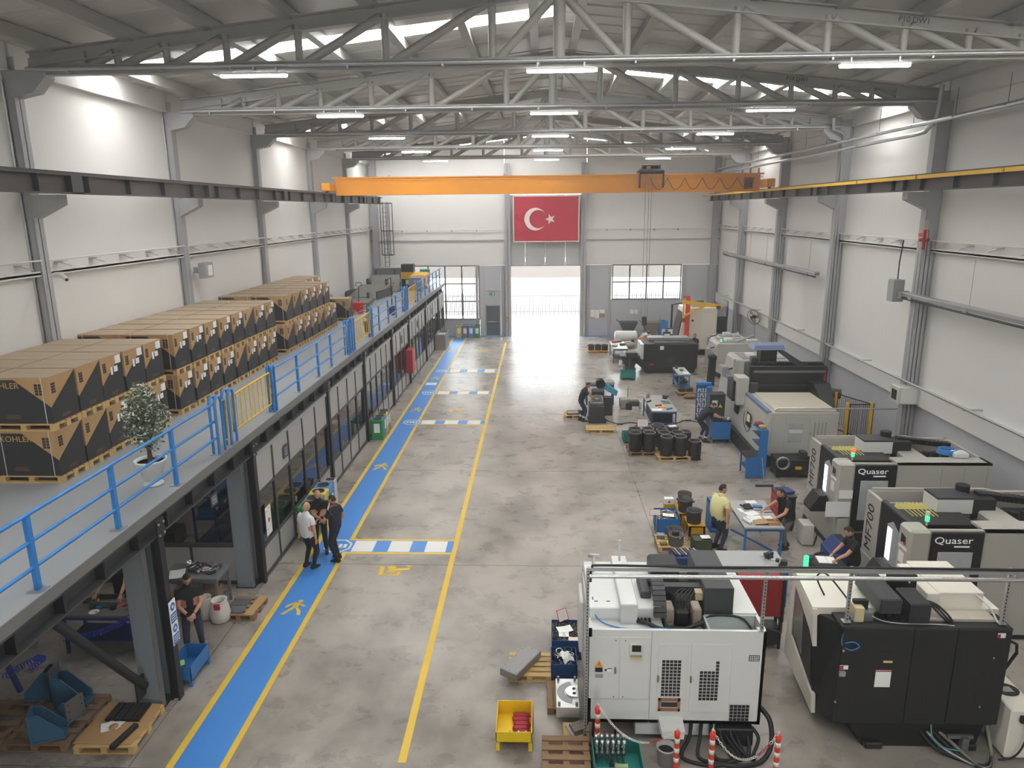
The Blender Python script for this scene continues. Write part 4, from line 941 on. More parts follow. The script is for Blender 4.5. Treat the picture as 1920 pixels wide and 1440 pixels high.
b = MB(o); b.hull([(fx(1243), F - .0, .36), (fx(1289), F, .36), (fx(1289), F, .52), (fx(1243), F, .52)], [(fx(1246), F - .3, .34), (fx(1286), F - .3, .34), (fx(1288), F - .3, .48), (fx(1244), F - .3, .48)]); b.build('drip_spout', t, white)
MB(o).box((1.6, F + .1, .1), (2.9, F + .8, .38)).build('coolant_tank', t, white)
for (x, y) in ((.95, 10.4), (3.45, 10.4), (.95, 12.05), (3.45, 12.05)): MB(o).cyl((x, y, 0), (x, y, .42), .06, 8).build('levelling_foot', t, darksteel)
b = MB(o); b.box((2.9, F - .05, .02), (3.5, F + .6, .34), .02); b.build('chip_pump', t, black)
for k in range(5):
    rg = random.Random(k + 2); x = 2.55 + k * .17
    hose('coolant_hose', [(x, F + .2, .38), (x - .1, F - .12, .25), (x - .25 + .1 * k, F - .35, .04), (x + .25, F - .5 + .06 * k, .035), (x + .6 - .1 * k, F - .3, .06), (x + .35, F - .05, .2), (3.1 + .08 * k, F + .15, .34)], .03, t, blackp, o, 5)
hose('coolant_hose', [(3.58, F + .3, .6), (3.75, F - .0, .5), (3.72, F - .25, .2), (3.5, F - .42, .035), (3.1, F - .5, .035), (2.75, F - .42, .035)], .04, t, blackp, o, 6)
hose('mains_cable', [(.85, F + .1, .45), (.75, F - .1, .2), (.95, F - .2, .03), (1.2, F - .1, .02), (1.3, F + .3, .02)], .02, t, blackp, o)
MB(o).box((.72, 11.4, .9), (.8, 12.1, 1.9), .02).build('side_door', t, white)
# ---- strut rail above the two foreground machines
t = T('strut_rail', 'galvanised strut rail on slotted posts running above the two foreground machines', 'cable rail', (.78, 10.12, 0)); o = t.location
MB(o).box((.74, 10.1, 3.2), (13 - 1.2, 10.16, 3.25)).build('strut_channel', t, galv); MB(o).tube([(.78, 10.08, 3.13), (11.8, 10.08, 3.13)], .035, 8).build('pipe', t, chrome)
hose('cable', [(.8, 10.14, 3.0), (.82, 10.13, 3.24), (1.0, 10.13, 3.285), (2.5, 10.13, 3.27), (5, 10.13, 3.28), (8, 10.13, 3.27), (11.5, 10.13, 3.28)], .02, t, blackp, o)
for (x, z0) in ((.76, 0), (3.52, 2.1), (4.82, 2.27), (7.2, 2.27)):
    MB(o).box((x - .025, 10.13 if z0 == 0 else 10.26, z0), (x + .025, 10.18 if z0 == 0 else 10.3, 3.22)).build('strut_post', t, galv)
    if z0: MB(o).box((x - .06, 10.24, z0), (x + .06, 10.36, z0 + .012)).build('foot_plate', t, galv); MB(o).box((x - .02, 10.12, 3.15), (x + .02, 10.3, 3.2)).build('arm', t, galv)
    n = int((3.2 - z0) / .06); b = MB(o)
    for k in range(n): z = z0 + .05 + k * .06; y = 10.128 if z0 == 0 else 10.258; b.box((x - .008, y - .001, z), (x + .008, y + .003, z + .03))
    b.build('slots', t, blackp, kind='stuff')
MB(o).tube([(.98, 11.8, 2.28), (.98, 11.8, 2.6), (.88, 11.8, 2.6), (1.08, 11.8, 2.6)], .03, 8).build('vent_pipe', t, white); MB(o).tube([(1.46, 12.0, 2.4), (1.46, 12.0, 2.8)], .02, 8).build('vent_pipe', t, white)
# ---- black and cream turning centre
t = T('turning_centre', 'black and cream machine in the right foreground with a black panelled rear', 'machine', (6, 11.2, 0)); o = t.location; F = 10.15
def SP(u, z, d):
    w = (z - .25) / 2.05; a = V((4.62, 10.75, 0)).lerp(V((4.42, 10.62, 0)), w); c = V((4.74, 12.5, 0)).lerp(V((4.57, 11.95, 0)), w); p = a.lerp(c, u)
    return (p.x + d, p.y, z)
MB(o).hull([(4.66, 10.85, .28), (4.78, 10.2, .5), (7.25, 10.2, .5), (7.35, 12.4, .5), (4.8, 12.4, .28)], [(4.47, 10.7, 2.2), (4.78, 10.3, 2.2), (7.25, 10.3, 2.2), (7.35, 11.9, 2.2), (4.63, 11.9, 2.2)]).build('machine_body', t, black)
for (x0, x1) in ((4.76, 5.82), (5.83, 6.48), (6.49, 7.3)): MB(o).box((x0, F, .55), (x1, F + .06, 2.24), .006).build('rear_panel', t, black)
MB(o).box((4.72, F + .02, 2.2), (7.32, 10.6, 2.255), .01).build('rear_ledge', t, black)
MB(o).hull([(4.42, 10.62, 2.18), (7.36, 10.62, 2.18), (7.36, 11.95, 2.18), (4.57, 11.95, 2.18)], [(4.42, 10.62, 2.32), (7.36, 10.62, 2.32), (7.36, 11.95, 2.32), (4.57, 11.95, 2.32)]).build('roof_cover', t, cream)
MB(o).hull([SP(u, z, 0) for (u, z) in ((0, .25), (1, .25), (1, .95), (0, .62))], [SP(u, z, .07) for (u, z) in ((0, .25), (1, .25), (1, .95), (0, .62))]).build('side_skirt', t, cream)
CW = ((-.02, 2.3), (1.0, 2.3), (1.0, 1.7), (.84, 1.75), (.82, 2.05), (.12, 1.8), (-.02, 1.6))
MB(o).hull([SP(u, z, 0) for (u, z) in CW], [SP(u, z, .07) for (u, z) in CW]).build('side_cowl', t, cream)
MB(o).hull([SP(u, z, 0) for (u, z) in ((.83, .9), (1, .9), (1, 1.8), (.83, 1.8))], [SP(u, z, .08) for (u, z) in ((.83, .9), (1, .9), (1, 1.8), (.83, 1.8))]).build('side_pillar', t, cream)
WQ = ((.08, .72), (.82, .96), (.82, 2.04), (.08, 1.78))
MB(o).hull([SP(u, z, .015) for (u, z) in WQ], [SP(u, z, .05) for (u, z) in WQ]).build('window_frame', t, blackp)
WQ = ((.42, .95), (.78, 1.05), (.78, 1.94), (.42, 1.84))
MB(o).hull([SP(u, z, .005) for (u, z) in WQ], [SP(u, z, .014) for (u, z) in WQ]).build('side_window', t, M('window_reflective', (128, 130, 120), .15))
MB(o).box((6.42, 10.66, 2.3), (7.12, 11.75, 2.58), .01).build('roof_housing', t, cream); MB(o).box((6.24, 10.68, 2.3), (6.43, 11.7, 2.55), .01).build('roof_housing_side', t, cream)
MB(o).box((6.0, F + .2, 2.0), (7.15, 10.62, 2.3)).build('pale_rear_cover', t, M('pale_cover', (186, 178, 164), .5))
MB(o).box((5.36, 10.36, 2.36), (5.7, 11.3, 2.62), .02).build('tool_arm_cover', t, anth)
for x in (5.4, 5.52, 5.66): MB(o).bar((x, 10.42, 2.38), (x + .04, 10.36, 2.2), .05, .06).build('arm_strut', t, blackp)
MB(o).box((5.78, 10.26, 2.22), (6.1, 10.8, 2.6), .02).build('servo_cover', t, M('servo_black', (40, 41, 44), .5))
MB(o).box((5.72, 10.95, 2.3), (6.2, 11.0, 2.72)).build('back_plate', t, blackp); b = MB(o)
for (x, z) in ((5.8, 2.66), (6.05, 2.66), (6.12, 2.66), (6.08, 2.6)): b.box((x - .015, 10.945, z - .012), (x + .015, 10.951, z + .012))
b.build('plate_marks', t, paper)
for k in range(3): hose('cable', [(6.15 + k * .04, 10.7, 2.42), (6.2 + k * .05, 10.5, 2.46), (6.3 + k * .06, 10.38, 2.36), (6.4 + k * .04, 10.32, 2.27)], .018, t, blackp, o)
MB(o).box((4.95, 10.3, 2.25), (5.1, 10.5, 2.5), .01).build('air_regulator', t, M('beige_part')); MB(o).box((5.1, 10.32, 2.25), (5.26, 10.46, 2.42), .01).build('valve_block', t, rawsteel); MB(o).box((4.98, 10.42, 2.42), (5.2, 10.5, 2.56)).build('solenoid', t, blackp)
hose('hose_loop', [(4.75, 11.0, 2.32), (4.62, 11.05, 2.62), (4.72, 10.95, 2.74), (4.9, 10.7, 2.55), (5.0, 10.4, 2.4)], .014, t, blackp, o, 6)
hose('air_line', [(5.0, 10.35, 2.4), (4.82, 10.25, 2.2), (4.75, 10.2, 1.95), (4.85, 10.12, 1.88), (4.98, 10.1, 1.95), (4.9, 10.12, 2.02), (4.78, 10.15, 1.98)], .01, t, M('air_blue'), o)
hose('air_line', [(5.1, 10.4, 2.45), (5.3, 10.3, 2.32), (5.6, 10.26, 2.27), (6.2, 10.24, 2.27), (6.45, 10.22, 2.26)], .01, t, galv, o)
hose('white_cable', [(6.75, 10.9, 2.4), (6.95, 10.7, 2.55), (7.1, 10.5, 2.45), (7.15, 10.3, 2.28)], .014, t, M('cable_white', (205, 205, 200), .5), o)
b = MB(o); rg = 6.98
for i in range(-4, 5):
    for j in range(-6, 7):
        if abs(i) / 4.5 + abs(j) / 6.5 <= 1.02 and (i + j) % 2 == 0: b.box((6.95 + i * .05 - .012, F - .002, 1.25 + j * .055 - .03), (6.95 + i * .05 + .012, F + .003, 1.25 + j * .055 + .03))
b.build('vent_slots', t, blackp, kind='stuff')
def m2(px, py, w, h, nm, m, d=.006): x = 4.7 + (px - 1575) * .00776; z = 2.24 - (py - 1178) * .0101; return MB(o).box((x - w / 2, F - d, z - h / 2), (x + w / 2, F, z + h / 2)).build(nm, t, m)
m2(1668, 1265, .24, .3, 'notice_sheet', paper); m2(1668, 1251.5, .24, .02, 'notice_red_band', red, .008); m2(1674, 1235, .14, .035, 'yellow_label', M('pale_yellow', (206, 200, 120), .6)); m2(1668, 1218, .18, .02, 'name_slot', blackp, .008)
m2(1588, 1246, .13, .07, 'warning_label', paper); m2(1583, 1246, .06, .06, 'warning_red', red, .008); m2(1585, 1256, .09, .08, 'isolator_switch', mgrey, .04); m2(1889, 1187, .12, .08, 'warning_label', paper); m2(1884, 1188, .05, .06, 'warning_red', red, .008)
for (a, c) in ((1583, 1216), (1578, 1307), (1880, 1225), (1868, 1312)): m2(a, c, .025, .035, 'panel_lock', chrome, .02)
MB(o).hull([(5.3, 10.3, 0), (7.1, 10.3, 0), (7.1, 12.3, 0), (5.1, 12.3, 0)], [(5.0, 10.25, .6), (7.2, 10.25, .6), (7.2, 12.4, .6), (4.8, 12.4, .6)]).build('machine_base', t, blackp)
for x in (5.45, 6.95): MB(o).box((x - .14, 10.2, 0), (x + .14, 10.5, .12), .02).build('base_foot', t, black)
MB(o).tube([(7.32, 10.3, 2.0), (7.5, 10.3, 1.9), (7.52, 10.3, 1.75), (7.3, 10.3, 1.3)], .025, 6).build('grab_handle', t, blackp)
MB(o).box((4.85, 12.2, .2), (7.3, 12.4, 1.9)).build('front_door_block', t, cream)
signal(t, o, 4.72, 11.8, 2.32, [('green_lamp', (40, 255, 110), 4.0), GREEN])
for k in range(4): hose('coolant_hose', [(6.2 + .1 * k, 10.3, .3), (6.35 + k * .12, 10.12, .15), (6.7 + .06 * k, 9.98 - .03 * k, .04), (7.0, 9.85 - .05 * k, .035), (7.2, 10.0, .06), (7.25, 10.3, .3 + .04 * k)], .03, t, [blackp, rawsteel, blackp, M('hose_sage', (120, 122, 100), .5)][k], o)
hose('air_line', [(6.3, 10.2, .5), (6.32, 10.12, .3), (6.5, 10.08, .16), (6.75, 10.05, .14)], .012, t, M('hose_teal', (80, 150, 150), .4), o)
MB(o).box((6.75, 10.05, .05), (6.85, 10.15, .35)).box((6.55, 10.12, .3), (6.95, 10.16, .36)).build('drain_valve', t, rawsteel)
for k in range(5): MB(o).box((5.9 + k * .06, 10.2, .52), (5.92 + k * .06, 10.21, .56)).build('yellow_tag', t, yellow)
t = T('chiller_unit', 'white chiller box with a black oval display beside the black machine', 'chiller', (7.62, 10.55, 0)); o = t.location
MB(o).box((7.4, 10.02, .04), (7.85, 11.1, .92), .02).build('chiller_case', t, cream)
b = MB(o); b.prism([(7.62 + .19 * math.cos(k * PI / 8), 10.52 + .16 * math.sin(k * PI / 8)) for k in range(16)], 'z', .92, .935); b.build('display_bezel', t, blackp); MB(o).box((7.54, 10.45, .935), (7.7, 10.58, .94)).build('display_screen', t, mgrey)
MB(o).box((7.53, 9.96, .72), (7.66, 10.02, .84), .01).build('power_plug', t, blackp); hose('power_cable', [(7.6, 9.98, .72), (7.62, 9.93, .5), (7.55, 9.92, .25), (7.45, 9.95, .1), (7.3, 10.0, .03)], .016, t, blackp, o)
MB(o).cyl((7.8, 10.02, .12), (7.8, 9.96, .12), .03, 8).build('drain_cock', t, M('brass', (170, 134, 70), .4, .7))
for (x, y) in ((7.45, 10.1), (7.8, 10.1), (7.45, 11.0), (7.8, 11.0)): MB(o).cyl((x, y, 0), (x, y, .05), .03, 8).build('caster', t, blackp)
# ---- the two branded five-axis machines
def milling(x0, y0, lab, lamps, W_=3.7, note=False, txt_l=None):
    t = T('milling_machine', lab, 'machine', (x0, y0, 0)); lg = M('machine_grey', (176, 173, 165), .4, var=.02); dk = M('machine_dark', (30, 29, 29), .45, var=.08)
    D = 2.15; Hh = 2.4
    MB().box((.35, .02, .12), (W_, .1, Hh)).box((1.4, .02, Hh - .05), (W_, .5, Hh)).build('front_panels', t, lg)
    for x in (2.5, 3.05, 3.6): MB().box((x - .006, .012, .6), (x + .006, .021, Hh - .1)).build('panel_seam', t, mgrey)
    MB().box((.02, .06, .0), (W_, D, .12)).build('base', t, blackp)
    MB().box((.1, D - .1, .12), (W_, D, Hh)).box((W_ - .08, .05, .12), (W_, D, Hh)).build('rear_panels', t, lg)
    MB().box((.04, .4, .12), (.12, D, .95)).build('left_skirt', t, lg)
    MB().box((.1, .3, 1.98), (W_ - .1, D - .1, 2.02)).build('inner_roof', t, dk)
    MB().box((.06, 1.5, .95), (.14, D, Hh), .01).build('model_panel', t, lg)
    txt('MF700', .42, blackp, 'model_lettering', t, (.055, 1.86, 1.62), (PI / 2, -PI / 2, -PI / 2), .95, .002)
    MB().box((.08, .42, .95), (.16, 1.5, Hh - .02)).build('front_door', t, blackp)
    MB().hull([(.07, .55, 1.2), (.07, 1.12, 1.2), (.07, 1.12, 2.05), (.07, .9, 2.18), (.07, .55, 2.0)], [(.078, .55, 1.2), (.078, 1.12, 1.2), (.078, 1.12, 2.05), (.078, .9, 2.18), (.078, .55, 2.0)]).build('lit_window', t, M('lit_window', (150, 152, 156), .2, emit=.16))
    MB().box((.06, .9, 1.3), (.068, 1.08, 2.0)).build('work_lamp', t, M('work_lamp', (255, 255, 255), .3, emit=3.0))
    MB().box((.12, .42, Hh - .1), (1.5, 1.2, Hh - .06)).build('sliding_roof', t, M('roof_black', (36, 35, 35), .5, var=.15))
    MB().box((.1, .42, Hh - .06), (.2, 1.55, Hh)).build('roof_rail', t, anth)
    # rounded control pod at the corner
    MB().box((-.06, -.06, 1.2), (.36, .42, Hh + .02), .05).build('control_pod', t, lg); MB().box((.0, .0, .12), (.34, .4, 1.2)).build('pod_column', t, lg)
    txt('QUASER', .09, M('logo_white', (240, 240, 245), .4, emit=.2), 'pod_lettering', t, (-.064, .18, 1.96), LEFT, 1, .002)
    b = MB(); b.hull([(-.064, .28, 2.05), (-.064, .28, 2.24), (-.064, .1, 2.2), (-.064, .1, 2.08)], [(-.06, .28, 2.05), (-.06, .28, 2.24), (-.06, .1, 2.2), (-.06, .1, 2.08)]); b.build('pod_emblem', t, blackp)
    MB().box((-.066, .08, 2.04), (-.062, .15, 2.1)).build('emblem_red', t, red); MB().box((-.066, .1, 1.62), (-.06, .3, 1.86)).build('pod_sticker', t, paper)
    # front side door with window
    MB().box((.38, -.02, .15), (1.4, .03, Hh - .03), .03).build('side_door', t, blackp)
    txt('Quaser', .2, M('logo_white'), 'brand_lettering', t, (.8, -.026, 2.2), FRONT, 1.25, .002); MB().box((.82, -.028, 2.06), (1.12, -.022, 2.09)).build('brand_underline', t, M('logo_white'))
    MB().box((.52, -.032, .9), (1.2, -.02, 1.96), .03).build('door_window', t, M('door_window', (186, 190, 194), .16, .2, var=.3, sc=3))  # pale mottled pane colour stands in for light reflected in the glass
    MB().box((.5, -.03, .55), (.75, -.02, .6)).build('door_handle', t, rawsteel)
    # open roof: spindle head cover, bellows, cable chain
    hd = MB(); hd.box((1.0, 1.05, 2.3), (1.75, 1.6, 2.62), .01); hd.build('head_cover', t, white)
    MB().box((1.0, 1.05, 2.62), (1.75, 1.6, 2.66)).build('head_lid', t, anth); MB().box((1.75, 1.1, 2.2), (2.25, 1.6, 2.6)).build('head_carriage', t, black); MB().box((1.02, 1.08, 2.05), (1.73, 1.55, 2.3)).build('head_slide', t, M('dull_brass', (112, 104, 70), .5))
    MB().cyl((1.75, 1.5, 2.62), (1.75, 1.5, 2.78), .14, 12).build('head_motor', t, blackp)
    b = MB(); n = 7
    for k in range(n):
        x = .38 + k * .085; b.prism([(x, 2.26), (x + .0425, 2.36), (x + .085, 2.26)], 'y', .82, 1.55)
    b.build('bellows', t, M('bellows_yellow', (196, 186, 110), .6, var=.06))
    b = MB()
    for k in range(14): x = 2.0 + k * .1; b.box((x, 1.32, 2.52 - .012 * k), (x + .085, 1.52, 2.66 - .012 * k), .01)
    b.build('cable_chain', t, blackp)
    MB().box((1.9, .5, 2.05), (2.45, 1.9, 2.36), .04).build('column_cover', t, lg); MB().box((2.5, .6, 2.05), (W_ - .3, 1.8, 2.1)).build('rear_well', t, black)
    for (a, c) in (((.15, D - .05, Hh + .02), (2.6, D - .05, Hh + .02)), ((2.6, D - .05, Hh + .02), (3.0, D - .4, Hh)), ((3.0, D - .4, Hh), (W_ - .1, D - .4, Hh))): MB().bar(a, c, .06, .08).build('top_rim', t, lg)
    MB().box((.12, 1.6, 2.1), (2.5, 1.66, 2.3)).build('inner_wall', t, mgrey)
    for k in range(3): MB().cyl((2.7 + k * .25, 1.2, 2.1), (2.7 + k * .25, 1.2, 2.3), .09, 10).build('spindle_motor', t, darksteel)
    signal(t, V((0, 0, 0)), .36, .2, Hh + .02, lamps)
    # operator panel on an arm in front of the left door
    MB().box((-.52, .3, .98), (-.12, .8, 1.08), .02).build('operator_panel', t, blackp); MB().hull([(-.52, .3, 1.08), (-.12, .3, 1.08), (-.12, .8, 1.08), (-.52, .8, 1.08)], [(-.32, .3, 1.42), (-.12, .3, 1.42), (-.12, .8, 1.42), (-.32, .8, 1.42)]).build('panel_hood', t, blackp)
    MB().bar((-.3, .4, 1.03), (.05, .4, 1.03), .08, .08).build('panel_arm', t, blackp)
    if note:
        MB().box((-.3, -.1, 1.02), (.3, -.085, 1.42)).build('drawing_sheet', t, paper, 'white drawing sheet taped to the corner'); MB().box((.0, -.075, 1.5), (.34, -.062, 1.72)).build('instruction_sheet', t, paper)
        MB().box((.05, -.08, .35), (.3, -.0, .95), .01).build('cabinet_door', t, lg)
    MB().box((3.0, .4, Hh), (3.35, .7, Hh + .14), .03).build('roof_fan', t, white)
    return t
milling(7.5, 17.2, 'grey and black branded milling machine farther from the camera, red and green lamp lit', [GREEN, REDL], 3.7, True)
milling(7.35, 13.35, 'grey and black branded milling machine nearer the camera, only a green lamp lit', [GREEN, CLEAR], 3.9)
t = T('air_hose_coil', 'coiled bright blue air hose lying on the farther branded machine', 'hose', (10.45, 17.95, 2.42)); b = MB()
for k in range(4): b.tube([(.2 * math.cos(a * .45) + .01 * k, .2 * math.sin(a * .45), .02 + k * .03) for a in range(14)], .022, 6, True)
b.build('hose_turns', t, M('air_blue')); MB().tube([(.2, 0, .1), (0, 0, .12), (-.1, .15, .1)], .02, 6).build('hose_tail', t, M('air_blue'))
# ---- large gantry machining centre
t = T('gantry_machine', 'large grey machining centre with a black gantry and blue trimmed panels at mid hall', 'machine', (8.8, 26.5, 0)); o = t.location
wg = M('warm_grey_enamel', (186, 184, 177), .4, var=.03)
MB(o).box((7.75, 23.3, .45), (9.95, 25.9, 1.98), .02).build('front_enclosure', t, wg)
MB(o).box((7.9, 23.35, 1.98), (9.9, 25.85, 2.03), .01).build('roof_plate', t, M('dusty_top', (186, 178, 160), .6, var=.06))
MB(o).box((7.74, 23.5, .0), (9.9, 25.9, .45)).build('plinth', t, black)
for (x0, x1) in ((8.2, 9.0), (9.02, 9.75)): MB(o).box((x0, 23.285, .6), (x1, 23.3, 1.85), .004).build('service_door', t, wg)
MB(o).box((8.32, 23.275, .95), (8.8, 23.287, 1.6)).build('door_window', t, M('door_window')); MB(o).box((8.34, 23.27, 1.28), (8.78, 23.276, 1.4)).build('window_shelf', t, white)
for k in range(4): MB(o).box((9.15 + k * .12, 23.275, 1.0), (9.2 + k * .12, 23.287, 1.65)).build('vent_slot', t, mgrey)
MB(o).cyl((9.05, 23.28, 1.25), (9.05, 23.265, 1.25), .02, 8).build('door_knob', t, darksteel)
MB(o).hull([(7.45, 23.45, .5), (7.75, 23.3, .5), (7.75, 29.8, .5), (7.45, 29.6, .5)], [(7.6, 23.45, 1.9), (7.75, 23.3, 1.98), (7.75, 29.8, 1.98), (7.6, 29.6, 1.9)]).build('left_front', t, wg)
MB(o).bar((7.68, 23.4, 1.95), (7.68, 26.4, 1.95), .16, .1).build('blue_trim', t, M('trim_blue', (112, 126, 156), .4)); MB(o).bar((7.66, 27.4, 1.95), (7.66, 29.7, 1.95), .12, .08).build('blue_trim', t, M('trim_blue'))
MB(o).box((7.7, 26, .3), (10.4, 29.8, 1.6)).build('machine_bed', t, black); MB(o).box((7.3, 23.7, 0), (7.74, 29.6, .5)).build('chip_trough', t, black)
MB(o).box((7.2, 26.2, 1.6), (7.8, 27.0, 2.35)).build('gantry_leg', t, black); MB(o).box((9.9, 26.2, 0), (10.6, 27.0, 2.9)).build('gantry_leg', t, black)
MB(o).box((7.75, 26.15, 1.9), (10.55, 26.9, 2.95), .03).build('gantry_beam', t, black); MB(o).box((7.9, 26.1, 2.7), (10.5, 26.16, 2.78)).build('guide_rail', t, rawsteel); MB(o).box((7.9, 26.1, 2.2), (10.5, 26.16, 2.26)).build('guide_rail', t, darksteel)
b = MB(o)
for k in range(22): b.box((7.95 + k * .115, 26.25, 2.96), (8.05 + k * .115, 26.45, 3.06), .01)
b.build('cable_chain', t, blackp)
MB(o).box((7.3, 25.95, 1.5), (7.72, 26.6, 2.55), .02).build('white_head_cover', t, wg); MB(o).box((7.75, 25.9, 1.9), (8.05, 26.15, 2.35), .02).build('drive_box', t, anth)
MB(o).hull([(8.0, 26.6, 3.45), (9.15, 26.6, 3.45), (9.15, 27.4, 3.45), (8.0, 27.4, 3.45)], [(8.05, 26.65, 3.62), (9.1, 26.65, 3.62), (9.1, 27.35, 3.62), (8.05, 27.35, 3.62)]).build('head_hood', t, M('trim_blue'))
MB(o).box((8.3, 26.75, 2.95), (8.9, 27.25, 3.45)).build('vertical_head', t, blackp); MB(o).hull([(8.9, 26.5, 3.4), (9.15, 26.5, 3.4), (9.15, 26.9, 3.4), (8.9, 26.9, 3.4)], [(9.45, 26.2, 2.95), (9.85, 26.2, 2.95), (9.85, 26.7, 2.95), (9.45, 26.7, 2.95)]).build('hose_bracket', t, black)
MB(o).box((7.85, 26.3, 2.95), (8.1, 26.6, 3.25), .03).build('motor', t, darksteel)
MB(o).cyl((10.3, 25.9, 2.05), (10.95, 25.7, 2.0), .18, 12).build('spindle_motor', t, anth); MB(o).box((10.45, 26.1, 2.25), (10.52, 26.16, 2.75)).build('red_marker', t, red)
MB(o).hull([(9.9, 23.6, 1.5), (10.1, 23.6, 1.5), (10.1, 26.2, 1.5), (9.9, 26.2, 1.5)], [(9.9, 25.6, 2.4), (10.5, 25.6, 2.4), (10.5, 26.2, 2.4), (9.9, 26.2, 2.4)]).build('bellows_cover', t, blackp)
MB(o).box((7.5, 29.0, 1.9), (7.75, 29.6, 2.3), .02).build('pendant_box', t, mgrey); MB(o).box((7.55, 27.6, 2.0), (7.65, 27.7, 2.9)).build('pendant_post', t, wg)
hose('cable', [(7.4, 25.2, 1.5), (7.3, 24.9, 1.2), (7.35, 24.6, .9), (7.42, 24.4, 1.2)], .012, t, blackp, o)
for (y, z) in ((25.0, 1.25), (26.6, 1.3)): MB(o).hull([(7.5, y - .25, z - .25), (7.5, y + .25, z - .25), (7.5, y + .25, z + .25), (7.5, y - .25, z + .25)], [(7.46, y - .25, z - .25), (7.46, y + .25, z - .25), (7.5, y + .25, z + .25), (7.5, y - .25, z + .25)]).build('side_window', t, blackp)
MB(o).box((7.4, 24.6, 1.25), (7.42, 24.85, 1.5)).build('notice_sheet', t, paper); MB(o).box((7.42, 24.9, 1.2), (7.44, 25.0, 1.4)).build('yellow_notice', t, yellow)
t = T('machine_conduit', 'thin galvanised conduit from the right wall onto the gantry machine', 'conduit', (10, 23.35, 2.03)); MB(t.location).tube([(7.85, 23.4, 2.03), (7.95, 23.4, 2.1), (12.0, 23.35, 2.1), (12.15, 23.35, 2.0), (12.15, 23.35, .9)], .03, 6).build('pipe', t, galv)
# ---- safety fence behind the gantry machine
t = T('safety_fence', 'black mesh safety fence with yellow posts beside the right wall', 'fence', (11.0, 24.6, 0)); o = t.location
for (x, y) in ((10.55, 24.1), (11.35, 24.1), (10.75, 25.6)):
    MB(o).box((x - .05, y - .05, 0), (x + .03, y + .05, 2.1)).build('fence_post', t, yellow); MB(o).box((x + .031, y - .05, 0), (x + .06, y + .05, 2.1)).build('post_edge', t, blackp); MB(o).box((x - .1, y - .1, 0), (x + .1, y + .1, .012)).build('foot_plate', t, darksteel)
for (a, c) in (((10.55, 24.1), (11.35, 24.1)), ((11.35, 24.1), (10.75, 25.6))):
    for z in (.2, .75, 2.05): MB(o).bar((a[0], a[1], z), (c[0], c[1], z), .03, .03).build('fence_rail', t, blackp)
    b = MB(o)
    for k in range(1, 18): u = k / 18; x = a[0] + (c[0] - a[0]) * u; y = a[1] + (c[1] - a[1]) * u; b.box((x - .004, y - .004, .2), (x + .004, y + .004, 2.05))
    b.build('mesh_wires', t, blackp, kind='stuff')
# ---- grey lathes beyond the gantry machine
def lathe_m(x, y, lab, W_=2.2, D=1.6, H=1.75, lamp=True, col=None, wheel=True):
    t = T('lathe', lab, 'machine', (x, y, 0)); m = col or wg
    MB().box((0, 0, .25), (W_, D, H), .03).build('lathe_body', t, m); MB().box((.05, .05, 0), (W_ - .05, D - .05, .25)).build('plinth', t, black)
    MB().hull([(-.35, .1, .35), (0, .1, .3), (0, D - .1, .3), (-.35, D - .1, .35)], [(-.1, .1, H - .1), (0, .1, H), (0, D - .1, H), (-.1, D - .1, H - .1)]).build('sloped_door', t, m)
    MB().box((.3, -.02, .5), (W_ - .3, 0, H - .35), .005).build('side_panel', t, m); MB().box((.2, .2, H), (W_ - .2, D - .3, H + .03)).build('roof_tray', t, mgrey)
    MB().box((.4, .3, H + .03), (.8, .8, H + .2), .03).build('roof_motor', t, white); MB().box((W_ - .8, .3, H + .03), (W_ - .2, .6, H + .15), .02).build('roof_box', t, white)
    MB().bar((.9, .2, H + .05), (W_ - .1, D - .2, H + .1), .1, .1).build('roof_duct', t, m)
    MB().box((-.55, .2, 1.0), (-.35, .7, 1.5), .02).build('control_panel', t, mgrey); MB().bar((-.45, .45, 1.45), (.05, .45, 1.6), .06, .06).build('panel_arm', t, darksteel)
    if wheel: MB().tube([(-.37, .95 + .13 * math.cos(k * .7), 1.2 + .13 * math.sin(k * .7)) for k in range(9)], .02, 6, True).build('handwheel', t, darksteel)
    if lamp: signal(t, V((0, 0, 0)), .1, .1, H, [GREEN])
    return t
lathe_m(8.95, 31.8, 'grey lathe between the gantry machine and the farther lathe', 2.3, 1.9, 2.0, False, None, False)
lathe_m(9.3, 36.9, 'grey lathe with a handwheel and green lamp near the standing fan', 2.3, 1.9, 1.8)
lathe_m(10.1, 40.4, 'small white lathe in front of the tall white machine', 1.5, 1.3, 1.5, False, white)
# ---- black machine and tall white machine at the far end
t = T('turning_machine', 'long black turning machine on the floor before the far right window', 'machine', (7.0, 38.8, 0)); o = t.location
MB(o).box((5.6, 37.9, .3), (8.45, 39.6, 1.6), .03).build('machine_body', t, black); MB(o).hull([(5.75, 38.0, 0), (8.3, 38.0, 0), (8.3, 39.5, 0), (5.75, 39.5, 0)], [(5.65, 37.95, .32), (8.4, 37.95, .32), (8.4, 39.55, .32), (5.65, 39.55, .32)]).build('machine_base', t, blackp)
MB(o).box((5.45, 38.0, .75), (5.62, 39.4, 1.58), .02).build('end_cover', t, white, 'white end cover'); MB(o).box((6.2, 38.1, 1.6), (8.0, 39.3, 1.64)).build('roof_tray', t, anth); MB(o).box((6.0, 39.0, 1.6), (8.2, 39.8, 1.75)).build('roof_cover', t, mgrey)
MB(o).box((6.45, 37.885, 1.3), (6.65, 37.9, 1.5)).build('notice', t, paper); MB(o).box((5.9, 37.885, .45), (6.15, 37.9, .55)).build('red_label', t, red)
